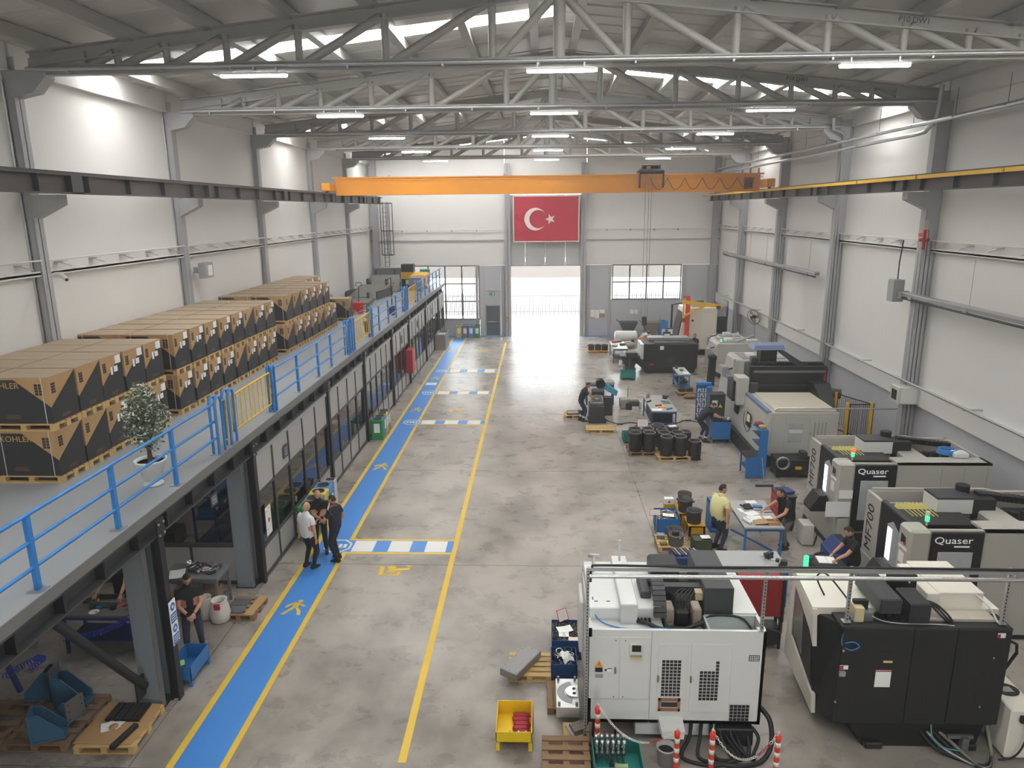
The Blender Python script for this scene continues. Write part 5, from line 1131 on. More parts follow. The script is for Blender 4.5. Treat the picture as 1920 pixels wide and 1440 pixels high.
MB(o).bar((5.7, 37.8, .4), (5.0, 37.5, 1.0), .3, .3).build('chip_conveyor', t, black); MB(o).box((4.75, 37.3, .0), (4.85, 37.45, .95)).build('conveyor_leg', t, darksteel); MB(o).box((4.6, 37.3, .95), (5.2, 37.75, 1.25), .02).build('conveyor_head', t, black)
for k in range(6): MB(o).box((6.9 + k * .05, 37.88, .6), (6.92 + k * .05, 37.9, .9)).build('grille_bar', t, anth)
MB(o).box((6.9, 39.7, 1.1), (7.3, 39.8, 1.95), .02).build('operator_panel', t, blackp); MB(o).box((6.95, 39.69, 1.5), (7.25, 39.7, 1.85)).build('panel_screen', t, paper)
t = T('tall_machine', 'tall white machine with a black sloped front in the far right corner', 'machine', (9.8, 43.6, 0)); o = t.location
MB(o).box((8.9, 42.9, .35), (10.6, 45.4, 2.85), .03).build('machine_body', t, cream); MB(o).box((8.95, 42.95, 0), (10.55, 45.3, .35)).build('plinth', t, black); MB(o).box((10.62, 43.0, .1), (11.2, 45.2, 2.3)).build('electrical_cabinet', t, black)
MB(o).hull([(8.3, 43.0, .35), (8.9, 43.0, .35), (8.9, 45.3, .35), (8.3, 45.3, .35)], [(8.75, 43.0, 2.75), (8.9, 43.0, 2.85), (8.9, 45.3, 2.85), (8.75, 45.3, 2.75)]).build('sloped_front', t, cream)
MB(o).hull([(8.36, 43.3, .8), (8.36, 45.0, .8), (8.68, 45.0, 2.5), (8.68, 43.3, 2.5)], [(8.3, 43.3, .8), (8.3, 45.0, .8), (8.64, 45.0, 2.5), (8.64, 43.3, 2.5)]).build('front_window', t, blackp)
MB(o).box((9.7, 42.88, .9), (10.55, 42.9, 2.5), .004).build('side_door', t, cream); MB(o).cyl((9.15, 42.9, 2.1), (9.15, 42.86, 2.1), .07, 12).build('round_port', t, blackp)
MB(o).box((9.2, 43.4, 2.85), (10.1, 44.4, 3.05), .03).build('roof_tray', t, mgrey); MB(o).cyl((9.3, 43.6, 3.0), (9.9, 43.6, 3.1), .14, 10).build('roof_motor', t, anth)
MB(o).tube([(8.0, 43.4, 0), (8.0, 43.4, 3.0), (8.9, 43.4, 3.1)], .06, 6).build('panel_mast', t, blackp); MB(o).box((7.75, 43.1, 1.0), (8.05, 43.35, 1.6), .02).build('operator_panel', t, blackp); MB(o).box((7.76, 43.09, 1.25), (8.04, 43.1, 1.55)).build('panel_screen', t, paper)
MB(o).box((11.2, 43.2, .0), (11.3, 44.2, 3.2)).box((10.6, 43.2, 2.3), (11.3, 44.2, 2.9)).build('dust_extractor', t, mgrey)
t = T('jib_crane', 'orange floor jib crane with a yellow swinging arm beside the tall white machine', 'crane', (8.75, 42.5, 0)); o = t.location
MB(o).box((8.62, 42.4, 0), (8.88, 42.6, 3.5), .01).build('column', t, orange); MB(o).box((8.5, 42.3, 0), (9.0, 42.7, .02)).build('base_plate', t, orange); MB(o).cyl((8.75, 42.5, 3.5), (8.75, 42.5, 3.62), .13, 12).build('cap', t, orange); MB(o).bar((8.45, 42.48, 3.55), (8.75, 42.48, 3.6), .12, .1).build('top_bracket', t, orange)
MB(o).box((8.42, 42.2, 2.35), (8.5, 42.34, 3.25)).build('arm_post', t, yellow); MB(o).bar((8.38, 42.26, 3.3), (10.6, 42.0, 3.05), .1, .2).build('arm', t, yellow, 'yellow swinging arm'); MB(o).bar((8.46, 42.27, 2.45), (9.7, 42.1, 3.1), .08, .12).build('arm_stay', t, yellow)
MB(o).box((10.3, 41.95, 2.9), (10.55, 42.1, 3.1), .02).build('chain_hoist', t, darksteel); MB(o).box((8.4, 42.2, 2.1), (8.6, 42.36, 2.35), .02).build('lower_bearing', t, red)
# ================================================================ SHOP FLOOR THINGS
def openbin(name, lab, x0, x1, y0, y1, z0, z1, m, cat='bin', front=None, w=.012, loc=None):
    cx, cy = (x0 + x1) / 2, (y0 + y1) / 2; t = T(name, lab, cat, (cx, cy, 0)); o = t.location; zf = front or z1
    MB(o).box((x0, y0, z0), (x1, y1, z0 + w)).build('bin_floor', t, m)
    b = MB(o); b.box((x0, y1 - w, z0), (x1, y1, z1)).box((x0, y0, z0), (x1, y0 + w, zf))
    for x in (x0, x1 - w): b.prism([(y0, z0), (y1, z0), (y1, z1), (y0, zf)], 'x', x, x + w)
    b.build('bin_walls', t, m)
    if z0 > .03:
        for x in (x0 + .03, x1 - .03):
            for y in (y0 + .03, y1 - .03): MB(o).box((x - .03, y - .03, 0), (x + .03, y + .03, z0)).build('leg', t, m)
    return t
def bench(name, lab, x0, x1, y0, y1, h, mt, ml, shelf=None, rz=0, cat='table', th=.05, leg=.05):
    cx, cy = (x0 + x1) / 2, (y0 + y1) / 2; a, c = (x1 - x0) / 2, (y1 - y0) / 2; t = T(name, lab, cat, (cx, cy, 0), rz)
    MB().box((-a, -c, h - th), (a, c, h), .006).build('table_top', t, mt)
    b = MB(); b.box((-a + .03, -c + .03, h - th - .07), (a - .03, -c + .06, h - th)).box((-a + .03, c - .06, h - th - .07), (a - .03, c - .03, h - th)).box((-a + .03, -c + .03, h - th - .07), (-a + .06, c - .03, h - th)).box((a - .06, -c + .03, h - th - .07), (a - .03, c - .03, h - th)); b.build('apron', t, ml)
    for x in (-a + .05, a - .05):
        for y in (-c + .05, c - .05): MB().box((x - leg / 2, y - leg / 2, 0), (x + leg / 2, y + leg / 2, h - th)).build('leg', t, ml)
    if shelf: MB().box((-a + .04, -c + .04, shelf - .03), (a - .04, c - .04, shelf)).build('shelf', t, ml)
    return t
def heap(lab, x0, x1, y0, y1, z, n, mats, L=.1, r=.012, seed=1, cat='metal parts', orient='any', lift=.04):
    rg = random.Random(seed); b = MB(((x0 + x1) / 2, (y0 + y1) / 2, z))
    for k in range(n):
        x, y = rg.uniform(x0, x1), rg.uniform(y0, y1); zz = z + r + rg.uniform(0, lift)
        a_ = rg.uniform(0, PI); el = rg.uniform(-.25, .25) if orient == 'any' else 1.35; d = V((math.cos(a_) * math.cos(el), math.sin(a_) * math.cos(el), math.sin(el))) * L / 2
        p = V((x, y, zz)); p.x = min(max(p.x, x0 + .5 * L * abs(d.x / L * 2)), x1 - .5 * L * abs(d.x / L * 2)); p.y = min(max(p.y, y0 + abs(d.y)), y1 - abs(d.y))
        p.z = max(p.z, z + r + abs(d.z)); b.mat(mats[rg.randrange(len(mats))]); b.cyl(p - d, p + d, r * rg.uniform(.7, 1.4), 6)
    o = b.build('metal_parts', None, kind='stuff', fix=False); tag(o, lab, cat, None, ((x0 + x1) / 2, (y0 + y1) / 2, z)); return o
def sheet(lab, x, y, z, w, h, rz=0, m=None, name='paper_sheet', cat='paper', tilt=0.0, th=.003):
    b = MB(); n = 6; vs = []; rg = random.Random(int(abs(x * 97 + y * 31) * 10))
    c = rg.uniform(.004, .014)
    for zz in (0, th):
        for i in range(n + 1):
            for j in (-1, 1): u = i / n - .5; vs.append((u * w, j * h / 2, zz + c * (2 * u) ** 2 + tilt * j * h / 2))
    q = 2 * (n + 1); fs = []
    for i in range(n):
        fs += [(2 * i, 2 * i + 1, 2 * i + 3, 2 * i + 2), (q + 2 * i, q + 2 * i + 2, q + 2 * i + 3, q + 2 * i + 1), (2 * i, 2 * i + 2, q + 2 * i + 2, q + 2 * i), (2 * i + 1, q + 2 * i + 1, q + 2 * i + 3, 2 * i + 3)]
    fs += [(0, q, q + 1, 1), (2 * n, 2 * n + 1, q + 2 * n + 1, q + 2 * n)]
    b.add(vs, fs); o = b.build(name, None, m or paper); return tag(o, lab, cat, None, (x, y, z + .001 + max(0, abs(tilt) * h / 2)), rz)
def signboard(lab, x, y, z, w, h, rx, rz, post=0.0):
    """red framed clip sign on a rod"""
    t = T('frame_sign', lab, 'sign', (x, y, z)); R = Matrix.Rotation(rz, 4, 'Z') @ Matrix.Rotation(rx, 4, 'X')
    b = MB(); b.X = R; b.box((-w / 2, 0, 0), (w / 2, .006, h)); b.build('sign_sheet', t, M('sign_white', (222, 216, 208), .6))
    b = MB(); b.X = R
    for (x0, z0, x1, z1) in ((-w / 2, 0, w / 2, .012), (-w / 2, h - .012, w / 2, h), (-w / 2, 0, -w / 2 + .012, h), (w / 2 - .012, 0, w / 2, h)): b.box((x0, -.003, z0), (x1, .009, z1))
    b.build('sign_frame', t, red)
    if post: MB().box((-.01, -.01 + .0, -post), (.01, .01, .02)).build('rod', t, darksteel)
    b = MB(); b.X = R
    for k in range(4): b.box((-w * .3, -.002, h * (.25 + k * .15)), (w * .3, 0, h * (.27 + k * .15)))
    b.build('print_lines', t, mgrey); return t
def ring(name, lab, x, y, z, R, r, h, m, cat, group=None, ears=True, n=24, base=True):
    t = T(name, lab, cat, (x, y, z), random.uniform(0, 6), group)
    MB().lathe([(R * .9, 0), (R * .97, h * .12), (R * .95, h * .8), (R, h * .86), (R, h), (r, h), (r, h * .55), (r * .93, h * .5), (r * .9, .02)] + ([(0, .02)] if base else []), n).build('body', t, m)
    if ears:
        for s in (-1, 1): MB().cyl((s * (R - .01), 0, h - .05), (s * (R + .05), 0, h - .05), .035, 8).build('lug', t, m)
    return t
cast = M('cast_grey', (74, 73, 74), .5, .3, var=.14, sc=8); rubber = M('black_ring', (40, 39, 38), .45, .2, var=.15, sc=9); castrim = M('machined_rim', (150, 148, 146), .35, .7)
# ---- foreground centre: blue bins, pallets, plate, die
openbin('steel_bin', 'large blue steel bin full of small dark turned parts beside the white machine', .26, .84, 12.5, 13.25, .1, .42, blue_d)
heap('dense heap of small dark turned parts in the large blue bin', .28, .82, 12.53, 13.22, .3, 620, [darksteel, blackp, rawsteel, darksteel], .07, .011, 3, orient='up', lift=.01)
sheet('large white sheet lying on the dark parts in the blue bin', .52, 12.95, .385, .3, .22, .3); sheet('second white sheet under the large one on the dark parts', .5, 12.8, .375, .2, .2, 0); sheet('small pinkish note on the near right of the dark parts', .68, 12.62, .38, .19, .13, -.05, M('pink_note', (226, 206, 190), .7))
signboard('red framed diamond sign standing over the large blue bin', .52, 13.2, .42, .24, .24, -.5, .6, .3)
openbin('steel_bin', 'smaller blue steel bin of wire rings in front of the large blue bin', .23, .72, 11.86, 12.42, .04, .34, blue_d)
b = MB((.47, 12.14, .1)); rg = random.Random(5)
for k in range(26):
    x, y, z, R = rg.uniform(.36, .6), rg.uniform(11.98, 12.3), .1 + .009 * k, rg.uniform(.05, .1)
    R = min(R, x - .25, .7 - x, y - 11.88, 12.4 - y); ax = rg.uniform(-.35, .35); ay = rg.uniform(-.35, .35)
    b.mat([chrome, darksteel, blackp, chrome][k % 4]); b.tube([(x + R * math.cos(a * .6), y + R * math.sin(a * .6), z + R * (ax * math.cos(a * .6) + ay * math.sin(a * .6)) + .04) for a in range(10)], .01, 5, True)
tag(b.build('wire_rings', None, kind='stuff', fix=False), 'tangle of bright and dark wire rings in the smaller blue bin', 'metal rings', None, (.47, 12.14, .1))
b = MB(); rg = random.Random(9); vs = []; n = 8
for i in range(n + 1):
    for j in range(n + 1): u, v = i / n - .5, j / n - .5; vs.append((u * .2, v * .3, .04 * math.sin(u * 8) * math.cos(v * 9) + .05 - .25 * (u * u + v * v)))
b.add(vs, [(i * (n + 1) + j, (i + 1) * (n + 1) + j, (i + 1) * (n + 1) + j + 1, i * (n + 1) + j + 1) for i in range(n) for j in range(n)], True)
b.add([(p[0], p[1], p[2] - .008) for p in vs], [(i * (n + 1) + j, i * (n + 1) + j + 1, (i + 1) * (n + 1) + j + 1, (i + 1) * (n + 1) + j) for i in range(n) for j in range(n)], True)
tag(b.build('cleaning_rag', None, paper, fix=False), 'crumpled white rag on the wire rings', 'rag', None, (.52, 12.12, .36), .5)
make_pallet('worn pallet under the thick drilled steel plate', True, (-.17, 12.16, 0), wood, 0, .8, .75)
t = T('steel_plate', 'thick drilled grey steel plate lying askew on the worn pallet', 'steel plate', (-.34, 12.08, .137), 1.03)
MB().box((-.44, -.19, 0), (.44, .19, .15), .012).build('plate_body', t, M('plate_grey', (140, 138, 138), .4, .35, var=.1, sc=7)); b = MB()
for (x, y) in ((-.4, .15), (-.4, 0), (-.4, -.15), (-.3, .15), (.4, .15), (.4, -.15), (.3, .15), (.4, 0), (.05, .15)): b.cyl((x, y, .149), (x, y, .1515), .012, 8)
b.build('bolt_holes', t, blackp)
make_pallet('brown pallet under the round cavity die block', True, (.4, 11.28, 0), wood_d, PI / 2, .75, .5)
t = T('die_block', 'bright steel die block with a curved cavity standing on the brown pallet', 'die', (.5, 11.07, .136)); mb = MB(); mb.mat(M('machined_steel', (206, 206, 206), .3, .6, var=.06)); mb.box((-.2, -.4, 0), (.2, .38, .2), .006).build('die_base', t)
P_ = [(.12 + .3 * math.cos(a), .0 + .3 * math.sin(a)) for a in np.linspace(1.75, 4.55, 14)]; Q_ = [(.12 + .17 * math.cos(a), .0 + .17 * math.sin(a)) for a in np.linspace(4.55, 1.75, 14)]
b = MB()
for k in range(13): b.prism([P_[k], P_[k + 1], Q_[12 - k], Q_[13 - k]], 'z', .2, .203)
b.build('curved_cavity', t, rawsteel, 'dark curved cavity')
b = MB(); b.prism([(.19, -.16)] + [(.12 + .15 * math.cos(a), .15 * math.sin(a)) for a in np.linspace(4.4, 1.9, 10)] + [(.19, .16)], 'z', .2, .23); b.build('raised_core', t, chrome)
for (x, y) in ((-.15, .34), (.15, .34), (-.15, -.35), (.15, -.35)): MB().cyl((x, y, .2), (x, y, .27), .022, 10).build('guide_pin', t, rawsteel)
for y in (.06, -.06): MB().cyl((.12, y, .23), (.12, y, .236), .03, 10).build('bore', t, blackp)
t = openbin('parts_stand', 'bright yellow steel bin on legs holding red tubes', -.7, -.11, 10.02, 10.72, .16, .42, yellow_b, front=.36)
for k in range(9):
    o = MB().lathe([(0, -.14), (.024, -.14), (.028, -.1), (.028, .09), (.02, .1), (.02, .14), (0, .14)], 10).build('red_tube', None, M('tube_red', (158, 24, 48), .35)); tag(o, 'red coated tube lying in the yellow bin, %s from the back' % ORD[k], 'tube', 'red tubes in the yellow bin', (-.29 + random.uniform(-.02, .02), 10.66 - k * .052, .2 + .012 * (k % 2))); o.rotation_euler = (0, PI / 2, 0)
for k, (x, y) in enumerate(((-.47, 10.1), (-.39, 10.08), (-.33, 10.12), (-.28, 10.1), (-.21, 10.12), (-.16, 10.08))):
    o = MB().lathe([(0, 0), (.03, 0), (.03, .05), (.02, .06), (.02, .13), (0, .13)], 10).build('bright_sleeve', None, chrome); tag(o, 'bright steel sleeve standing at the front of the yellow bin, %s from the left' % ORD[k], 'sleeve', 'bright sleeves in the yellow bin', (x, y, .175))
signboard('red framed sign clipped to the right side of the yellow bin', -.09, 10.35, .2, .3, .3, 0, PI / 2, .0)
make_pallet('upper of two empty worn pallets at the bottom edge', True, (.43, 9.6, .137), wood_d, 0, .75, .95); make_pallet('lower of two empty worn pallets at the bottom edge', True, (.43, 9.6, 0), wood_d, 0, .75, .95)
make_pallet('small pale pallet under a drilled plate near the orange bollard', True, (.62, 10.36, 0), wood, 0, .42, .4)
t = T('drilled_block', 'small stained drilled steel block on the small pale pallet', 'steel block', (.64, 10.38, .137), .4); MB().box((-.15, -.13, 0), (.15, .13, .02)).build('lower_plate', t, rawsteel); MB().box((-.1, -.11, .02), (.12, .1, .08), .006).build('upper_block', t, M('stained_steel', (120, 108, 100), .5, .4, var=.2, sc=16))
b = MB()
for k in range(8): b.cyl((-.07 + (k % 4) * .05, -.06 + (k // 4) * .1, .08), (-.07 + (k % 4) * .05, -.06 + (k // 4) * .1, .082), .01, 8)
b.build('holes', t, blackp)
openbin('parts_tray', 'teal steel bin at the bottom edge with upright bright spindles', .84, 1.58, 9.2, 9.83, .18, .44, teal)
for k in range(12):
    t = T('spindle', 'bright turned spindle standing in the teal bin, %s row, %s from the left' % (['back', 'front'][k // 6], ORD[k % 6]), 'spindle', (.9 + (k % 6) * .085, 9.72 - (k // 6) * .13, .193), 0, 'spindles in the teal bin')
    MB().lathe([(0, 0), (.022, 0), (.022, .12), (.03, .13), (.03, .2), (.02, .21), (.02, .32), (.028, .33), (.028, .4), (0, .4)], 12).build('spindle_body', t, chrome); MB().lathe([(.0301, .14), (.033, .15), (.033, .17), (.0301, .18)], 12).build('collar', t, darksteel)
sheet('white sheet lying in the near left of the teal bin', 1.05, 9.36, .2, .3, .2, .05); sheet('pale green note in the teal bin beside the spindles', 1.28, 9.48, .21, .2, .13, -.08, M('green_note', (170, 196, 140), .7))
t = T('black_jar', 'small black lidded jar in the teal bin', 'jar', (1.13, 9.5, .193)); MB().lathe([(0, 0), (.035, 0), (.038, .06), (.03, .07)], 12).build('jar_body', t, blackp); MB().lathe([(.032, .07), (.032, .09), (0, .09)], 12).build('lid', t, blackp)
# ---- bollards and plastic chain
bw = M('reflective_white', (226, 222, 214), .4); bo = M('bollard_orange', (224, 62, 34), .45)
def bollard(x, y, lab):
    t = T('bollard', lab, 'bollard', (x, y, 0), 0, 'orange bollards along the white machine')
    MB().lathe([(.0, 0), (.2, 0), (.2, .04), (.1, .07), (.045, .1)], 20).build('base', t, blackp); MB().lathe([(.04, .09), (.04, .92), (.045, .93), (.045, .96), (.02, 1.0), (0, 1.0)], 16).build('post', t, bo)
    for z in (.45, .62, .79): MB().lathe([(.0405, z), (.042, z), (.042, z + .08), (.0405, z + .08)], 16).build('reflective_band', t, bw)
    MB().tube([(0, 0, 1.0), (.02, 0, 1.03), (0, 0, 1.06), (-.02, 0, 1.03)], .006, 6, True).build('chain_eye', t, bw)
BO = [(.93, 9.86), (2.08, 9.35), (2.6, 9.33), (3.56, 9.3)]
for (x, y), l in zip(BO, ('orange and white banded bollard by the corner of the white machine', 'orange and white banded bollard in front of the drip spout', 'orange and white banded bollard before the coiled hoses', 'orange and white banded bollard between the two foreground machines')): bollard(x, y, l)
def chain(p, q, sag, lab, n):
    t = T('plastic_chain', lab, 'chain', ((p[0] + q[0]) / 2, (p[1] + q[1]) / 2, .7)); o = t.location; pts = [V(p) + (V(q) - V(p)) * (k / n) - V((0, 0, sag * 4 * (k / n) * (1 - k / n))) for k in range(n + 1)]
    for mm, nm, sel in ((bw, 'white_links', lambda k: k % 30 < 24), (red, 'red_links', lambda k: k % 30 >= 24)):
        b = MB(o)
        for k in range(n):
            if not sel(k): continue
            a, c = pts[k], pts[k + 1]; d = (c - a).normalized(); u = d.cross(V((0, 0, 1)) if k % 2 else V((.3, .9, .1))).normalized(); mid = (a + c) / 2; L = (c - a).length * .62
            b.tube([mid + d * L, mid + u * .016 + d * L * .5, mid + u * .016 - d * L * .5, mid - d * L, mid - u * .016 - d * L * .5, mid - u * .016 + d * L * .5], .0055, 5, True)
        b.build(nm, t, mm, kind='stuff')
chain((.93, 9.86, 1.03), (2.08, 9.35, 1.03), .45, 'white and red plastic chain sagging between the first two bollards', 36); chain((2.6, 9.33, 1.03), (3.56, 9.3, 1.03), .5, 'white and red plastic chain sagging between the last two bollards', 34)
t = T('waste_bucket', 'grey plastic bucket with a dark mouth under the white machine', 'bucket', (2.02, 9.82, 0)); MB().lathe([(.0, 0), (.12, 0), (.15, .3), (.16, .3), (.16, .32), (.14, .32), (.12, .05), (0, .05)], 20).build('bucket_body', t, M('bucket_grey', (170, 170, 168), .5)); MB().lathe([(0, .22), (.135, .23)], 16).build('contents', t, blackp)
# ---- rack tower, long bench, red perforated cabinet behind the white machine
t = T('tool_rack', 'navy steel rack of tool holders behind the white machine', 'rack', (2.92, 13.3, 0)); o = t.location
for (x, y) in ((2.66, 13.1), (3.18, 13.1), (2.66, 13.5), (3.18, 13.5)): MB(o).box((x - .02, y - .02, 0), (x + .02, y + .02, 1.9)).build('upright', t, navy)
for z in (.5, .9, 1.3, 1.6): MB(o).box((2.66, 13.1, z), (3.18, 13.5, z + .02)).build('shelf', t, navy)
MB(o).box((2.64, 13.08, 1.76), (3.2, 13.52, 1.9)).build('top_tray', t, navy)
k = 0
for zi, z in enumerate((.92, 1.32, 1.62)):
    for q in range(5):
        h = T('tool_holder', 'bright tool holder on the navy rack, %s shelf, %s from the left' % (['lower', 'middle', 'upper'][zi], ORD[q]), 'tool holder', (2.73 + q * .095, 13.2 + .1 * (q % 2), z), 0, 'tool holders on the navy rack'); MB().lathe([(0, 0), (.04, 0), (.045, .02), (.03, .03), (.03, .06), (.018, .07), (.016, .12), (0, .12)], 12).build('holder_body', h, chrome); MB().lathe([(.0455, .004), (.047, .008), (.047, .014), (.0455, .018)], 12).build('groove_ring', h, darksteel)
for q in range(8):
    o2 = MB().box((-.02, -.15, 0), (.02, .15, .05), .006).build('collet_bar', None, rawsteel if q % 2 else darksteel); tag(o2, 'steel bar on top of the navy rack, %s from the left' % ORD[q], 'bar', 'steel bars on top of the navy rack', (2.7 + q * .063, 13.3, 1.9), .25)
lb = bench('work_bench', 'long bench with grey top and blue legs behind the white machine', 3.55, 5.48, 14.5, 15.45, .9, M('bench_top_grey', (168, 170, 170), .45, var=.04), blue); lo = lb.location
MB(lo).bar((5.4, 14.6, .8), (5.4, 15.3, .3), .04, .04).build('leg_brace', lb, blue)
def vise(x, y, z, lab, rz=0, m=darksteel):
    t = T('bench_vise', lab, 'vise', (x, y, z), rz); MB().box((-.08, -.06, 0), (.08, .06, .04)).build('vise_base', t, m); MB().box((-.05, -.05, .04), (.1, .05, .14), .01).build('fixed_jaw', t, m); MB().box((-.15, -.045, .08), (-.07, .045, .15), .01).build('moving_jaw', t, m); MB().cyl((-.26, 0, .1), (-.1, 0, .1), .015, 8).build('screw', t, chrome); MB().cyl((-.25, -.07, .1), (-.25, .07, .1), .007, 6).build('handle', t, chrome)
vise(5.2, 15.1, .9, 'black vise on the far right of the long bench', .6); vise(5.38, 14.72, .9, 'dark vise on the near right corner of the long bench', -.4)
t = T('crate', 'brown wooden crate on the floor under the long bench', 'crate', (4.2, 14.9, 0)); MB().box((-.35, -.2, .0), (.35, .2, .25)).build('crate_box', t, wood_d); MB().box((-.37, -.22, .25), (.37, .22, .28)).build('crate_lid', t, wood)
t = T('perforated_cabinet', 'red perforated steel tool cabinet on a black stand between the foreground machines', 'cabinet', (4.35, 13.1, 0)); o = t.location; pr = M('perforated_red', (150, 26, 34), .5, var=.05)
MB(o).box((3.95, 12.95, .72), (4.78, 13.3, 1.55), .01).build('cabinet_body', t, pr); MB(o).box((4.78, 12.94, .6), (4.84, 13.3, 1.56)).build('side_plate', t, blackp); b = MB(o)
for i in range(26):
    for j in range(24): b.box((3.99 + i * .03, 12.948, .77 + j * .031), (3.998 + i * .03, 12.951, .778 + j * .031))
b.build('perforations', t, M('perforation_dark', (70, 12, 16), .6), kind='stuff')
for (x, y) in ((4.0, 12.98), (4.8, 12.98), (4.0, 13.26), (4.8, 13.26)): MB(o).box((x - .025, y - .025, 0), (x + .025, y + .025, .72)).build('leg', t, blackp)
MB(o).box((3.95, 12.95, .1), (4.8, 13.3, .45)).build('lower_box', t, black); MB(o).tube([(4.35, 12.9, .7), (4.35, 12.75, .62), (4.75, 12.75, .5), (4.8, 12.9, .6)], .02, 6).build('folded_arm', t, darksteel)
# ---- worktable with the two men, cabinets beside
wt = bench('work_table', 'long table with grey top, blue legs, papers and a cardboard box', 5.1, 6.08, 16.7, 18.42, .9, M('bench_top_grey'), blue)
MB(wt.location).bar((5.2, 18.2, .15), (5.95, 16.9, .15), .04, .04).build('floor_brace', wt, blue)
TZ = .9
t = T('open_carton', 'flat open brown cardboard box on the near end of the work table', 'box', (5.72, 16.95, TZ)); b = MB(); b.box((0, -.13, 0), (.3, .13, .01)); b.box((0, -.13, .01), (.3, -.12, .07)).box((0, .12, .01), (.3, .13, .07)).box((0, -.12, .01), (.01, .12, .07)).box((.29, -.12, .01), (.3, .12, .07)); b.build('box_tray', t, card); MB().hull([(-.32, -.13, .02), (0, -.13, .06), (0, .13, .06), (-.32, .13, .02)], [(-.32, -.13, .028), (0, -.13, .07), (0, .13, .07), (-.32, .13, .028)]).build('box_lid', t, card)
t = T('paper_roll', 'white paper roll lying at the near left of the work table', 'roll', (5.25, 17.0, TZ), .35); MB().cyl((0, -.16, .045), (0, .16, .045), .045, 14).build('roll_body', t, paper); MB().cyl((0, -.163, .045), (0, .163, .045), .015, 10).build('core', t, card)
for (l, x, y, w, h, r) in (('white sheet beside the open cardboard box', 5.85, 17.25, .2, .28, .2), ('large white drawing in the middle of the work table', 5.5, 17.55, .34, .25, .4), ('white drawing nearer the paper roll', 5.5, 17.3, .36, .2, .1), ('small white sheet next to the paper roll', 5.45, 17.12, .18, .14, 0), ('white sheet at the far end of the work table', 5.7, 18.3, .28, .2, .1), ('narrow white sheet on the left edge of the work table', 5.28, 17.75, .1, .24, .2)): sheet(l, x, y, TZ, w, h, r)
t = T('desk_phone', 'black desk telephone with a handset on the work table', 'telephone', (5.52, 17.9, TZ), .3); MB().hull([(-.1, -.1, 0), (.1, -.1, 0), (.1, .1, 0), (-.1, .1, 0)], [(-.09, -.09, .03), (.09, -.09, .03), (.09, .1, .09), (-.09, .1, .09)]).build('phone_base', t, blackp); MB().tube([(-.14, -.1, .03), (-.15, .0, .07), (-.14, .14, .05)], [.025, .018, .028], 8).build('handset', t, blackp)
t = T('blue_calliper_case', 'bright blue tool case on the work table', 'case', (5.78, 17.95, TZ), -.2); MB().box((-.12, -.06, 0), (.12, .06, .045), .008).build('case_body', t, blue); MB().box((-.02, -.065, .02), (.02, -.058, .035)).build('latch', t, chrome)
for k, (x, y, r, m, l) in enumerate(((5.95, 17.8, .2, rawsteel, 'steel ruler lying on the work table'), (5.98, 17.62, .1, red, 'red handled file on the right edge of the work table'), (5.7, 17.75, .05, darksteel, 'dark steel bar lying on the work table'))): tag(MB().box((-.13, -.012, 0), (.13, .012, .015), .003).build('hand_tool', None, m), l, 'tool', None, (x, y, TZ), r)
t = T('blue_cabinet', 'low blue cabinet with a shelf under the far left end of the work table', 'cabinet', (4.87, 18.6, 0)); MB().box((-.2, -.3, .02), (.22, .3, .05)).box((-.2, .28, .02), (.22, .3, .8)).box((-.2, -.3, .02), (-.18, .3, .8)).box((.2, -.3, .02), (.22, .3, .8)).box((-.2, -.3, .78), (.22, .3, .8)).build('cabinet_body', t, blue); MB().box((-.18, -.28, .4), (.2, .28, .42)).build('shelf', t, blue_d)
t = T('tool_cabinet', 'red and black drawer tool cabinet behind the man at the work table', 'cabinet', (6.72, 18.75, 0)); MB().box((-.22, -.35, .08), (.22, .35, .98), .01).build('cabinet_body', t, blackp)
for k in range(5): MB().box((-.235, -.32, .14 + k * .165), (-.22, .32, .28 + k * .165), .004).build('drawer', t, red)
MB().box((-.24, -.36, .98), (.24, .36, 1.02)).build('top_tray', t, darksteel)
for (x, y) in ((-.18, -.3), (.18, -.3), (-.18, .3), (.18, .3)): MB().cyl((x - .02, y, .04), (x + .02, y, .04), .04, 10).build('caster', t, blackp)
t = T('blue_case', 'dark blue plastic case lying on the red tool cabinet', 'case', (6.78, 18.8, 1.021), .4); MB().box((-.15, -.22, 0), (.15, .22, .06), .02).build('case_body', t, navy); MB().box((-.16, -.05, .02), (-.145, .05, .04)).build('handle', t, navy)
t = T('white_cabinet', 'small pale grey floor cabinet between the table and the farther branded machine', 'cabinet', (7.0, 17.75, 0)); MB().box((-.14, -.22, .03), (.14, .22, .58), .01).build('cabinet_body', t, lgrey); MB().box((-.1, -.228, .08), (.1, -.22, .5), .004).build('cabinet_door', t, lgrey)
hose('cable', [(.12, -.1, .5), (.2, -.28, .35), (.12, -.3, .05), (.2, -.24, .3)], .015, t, blackp)
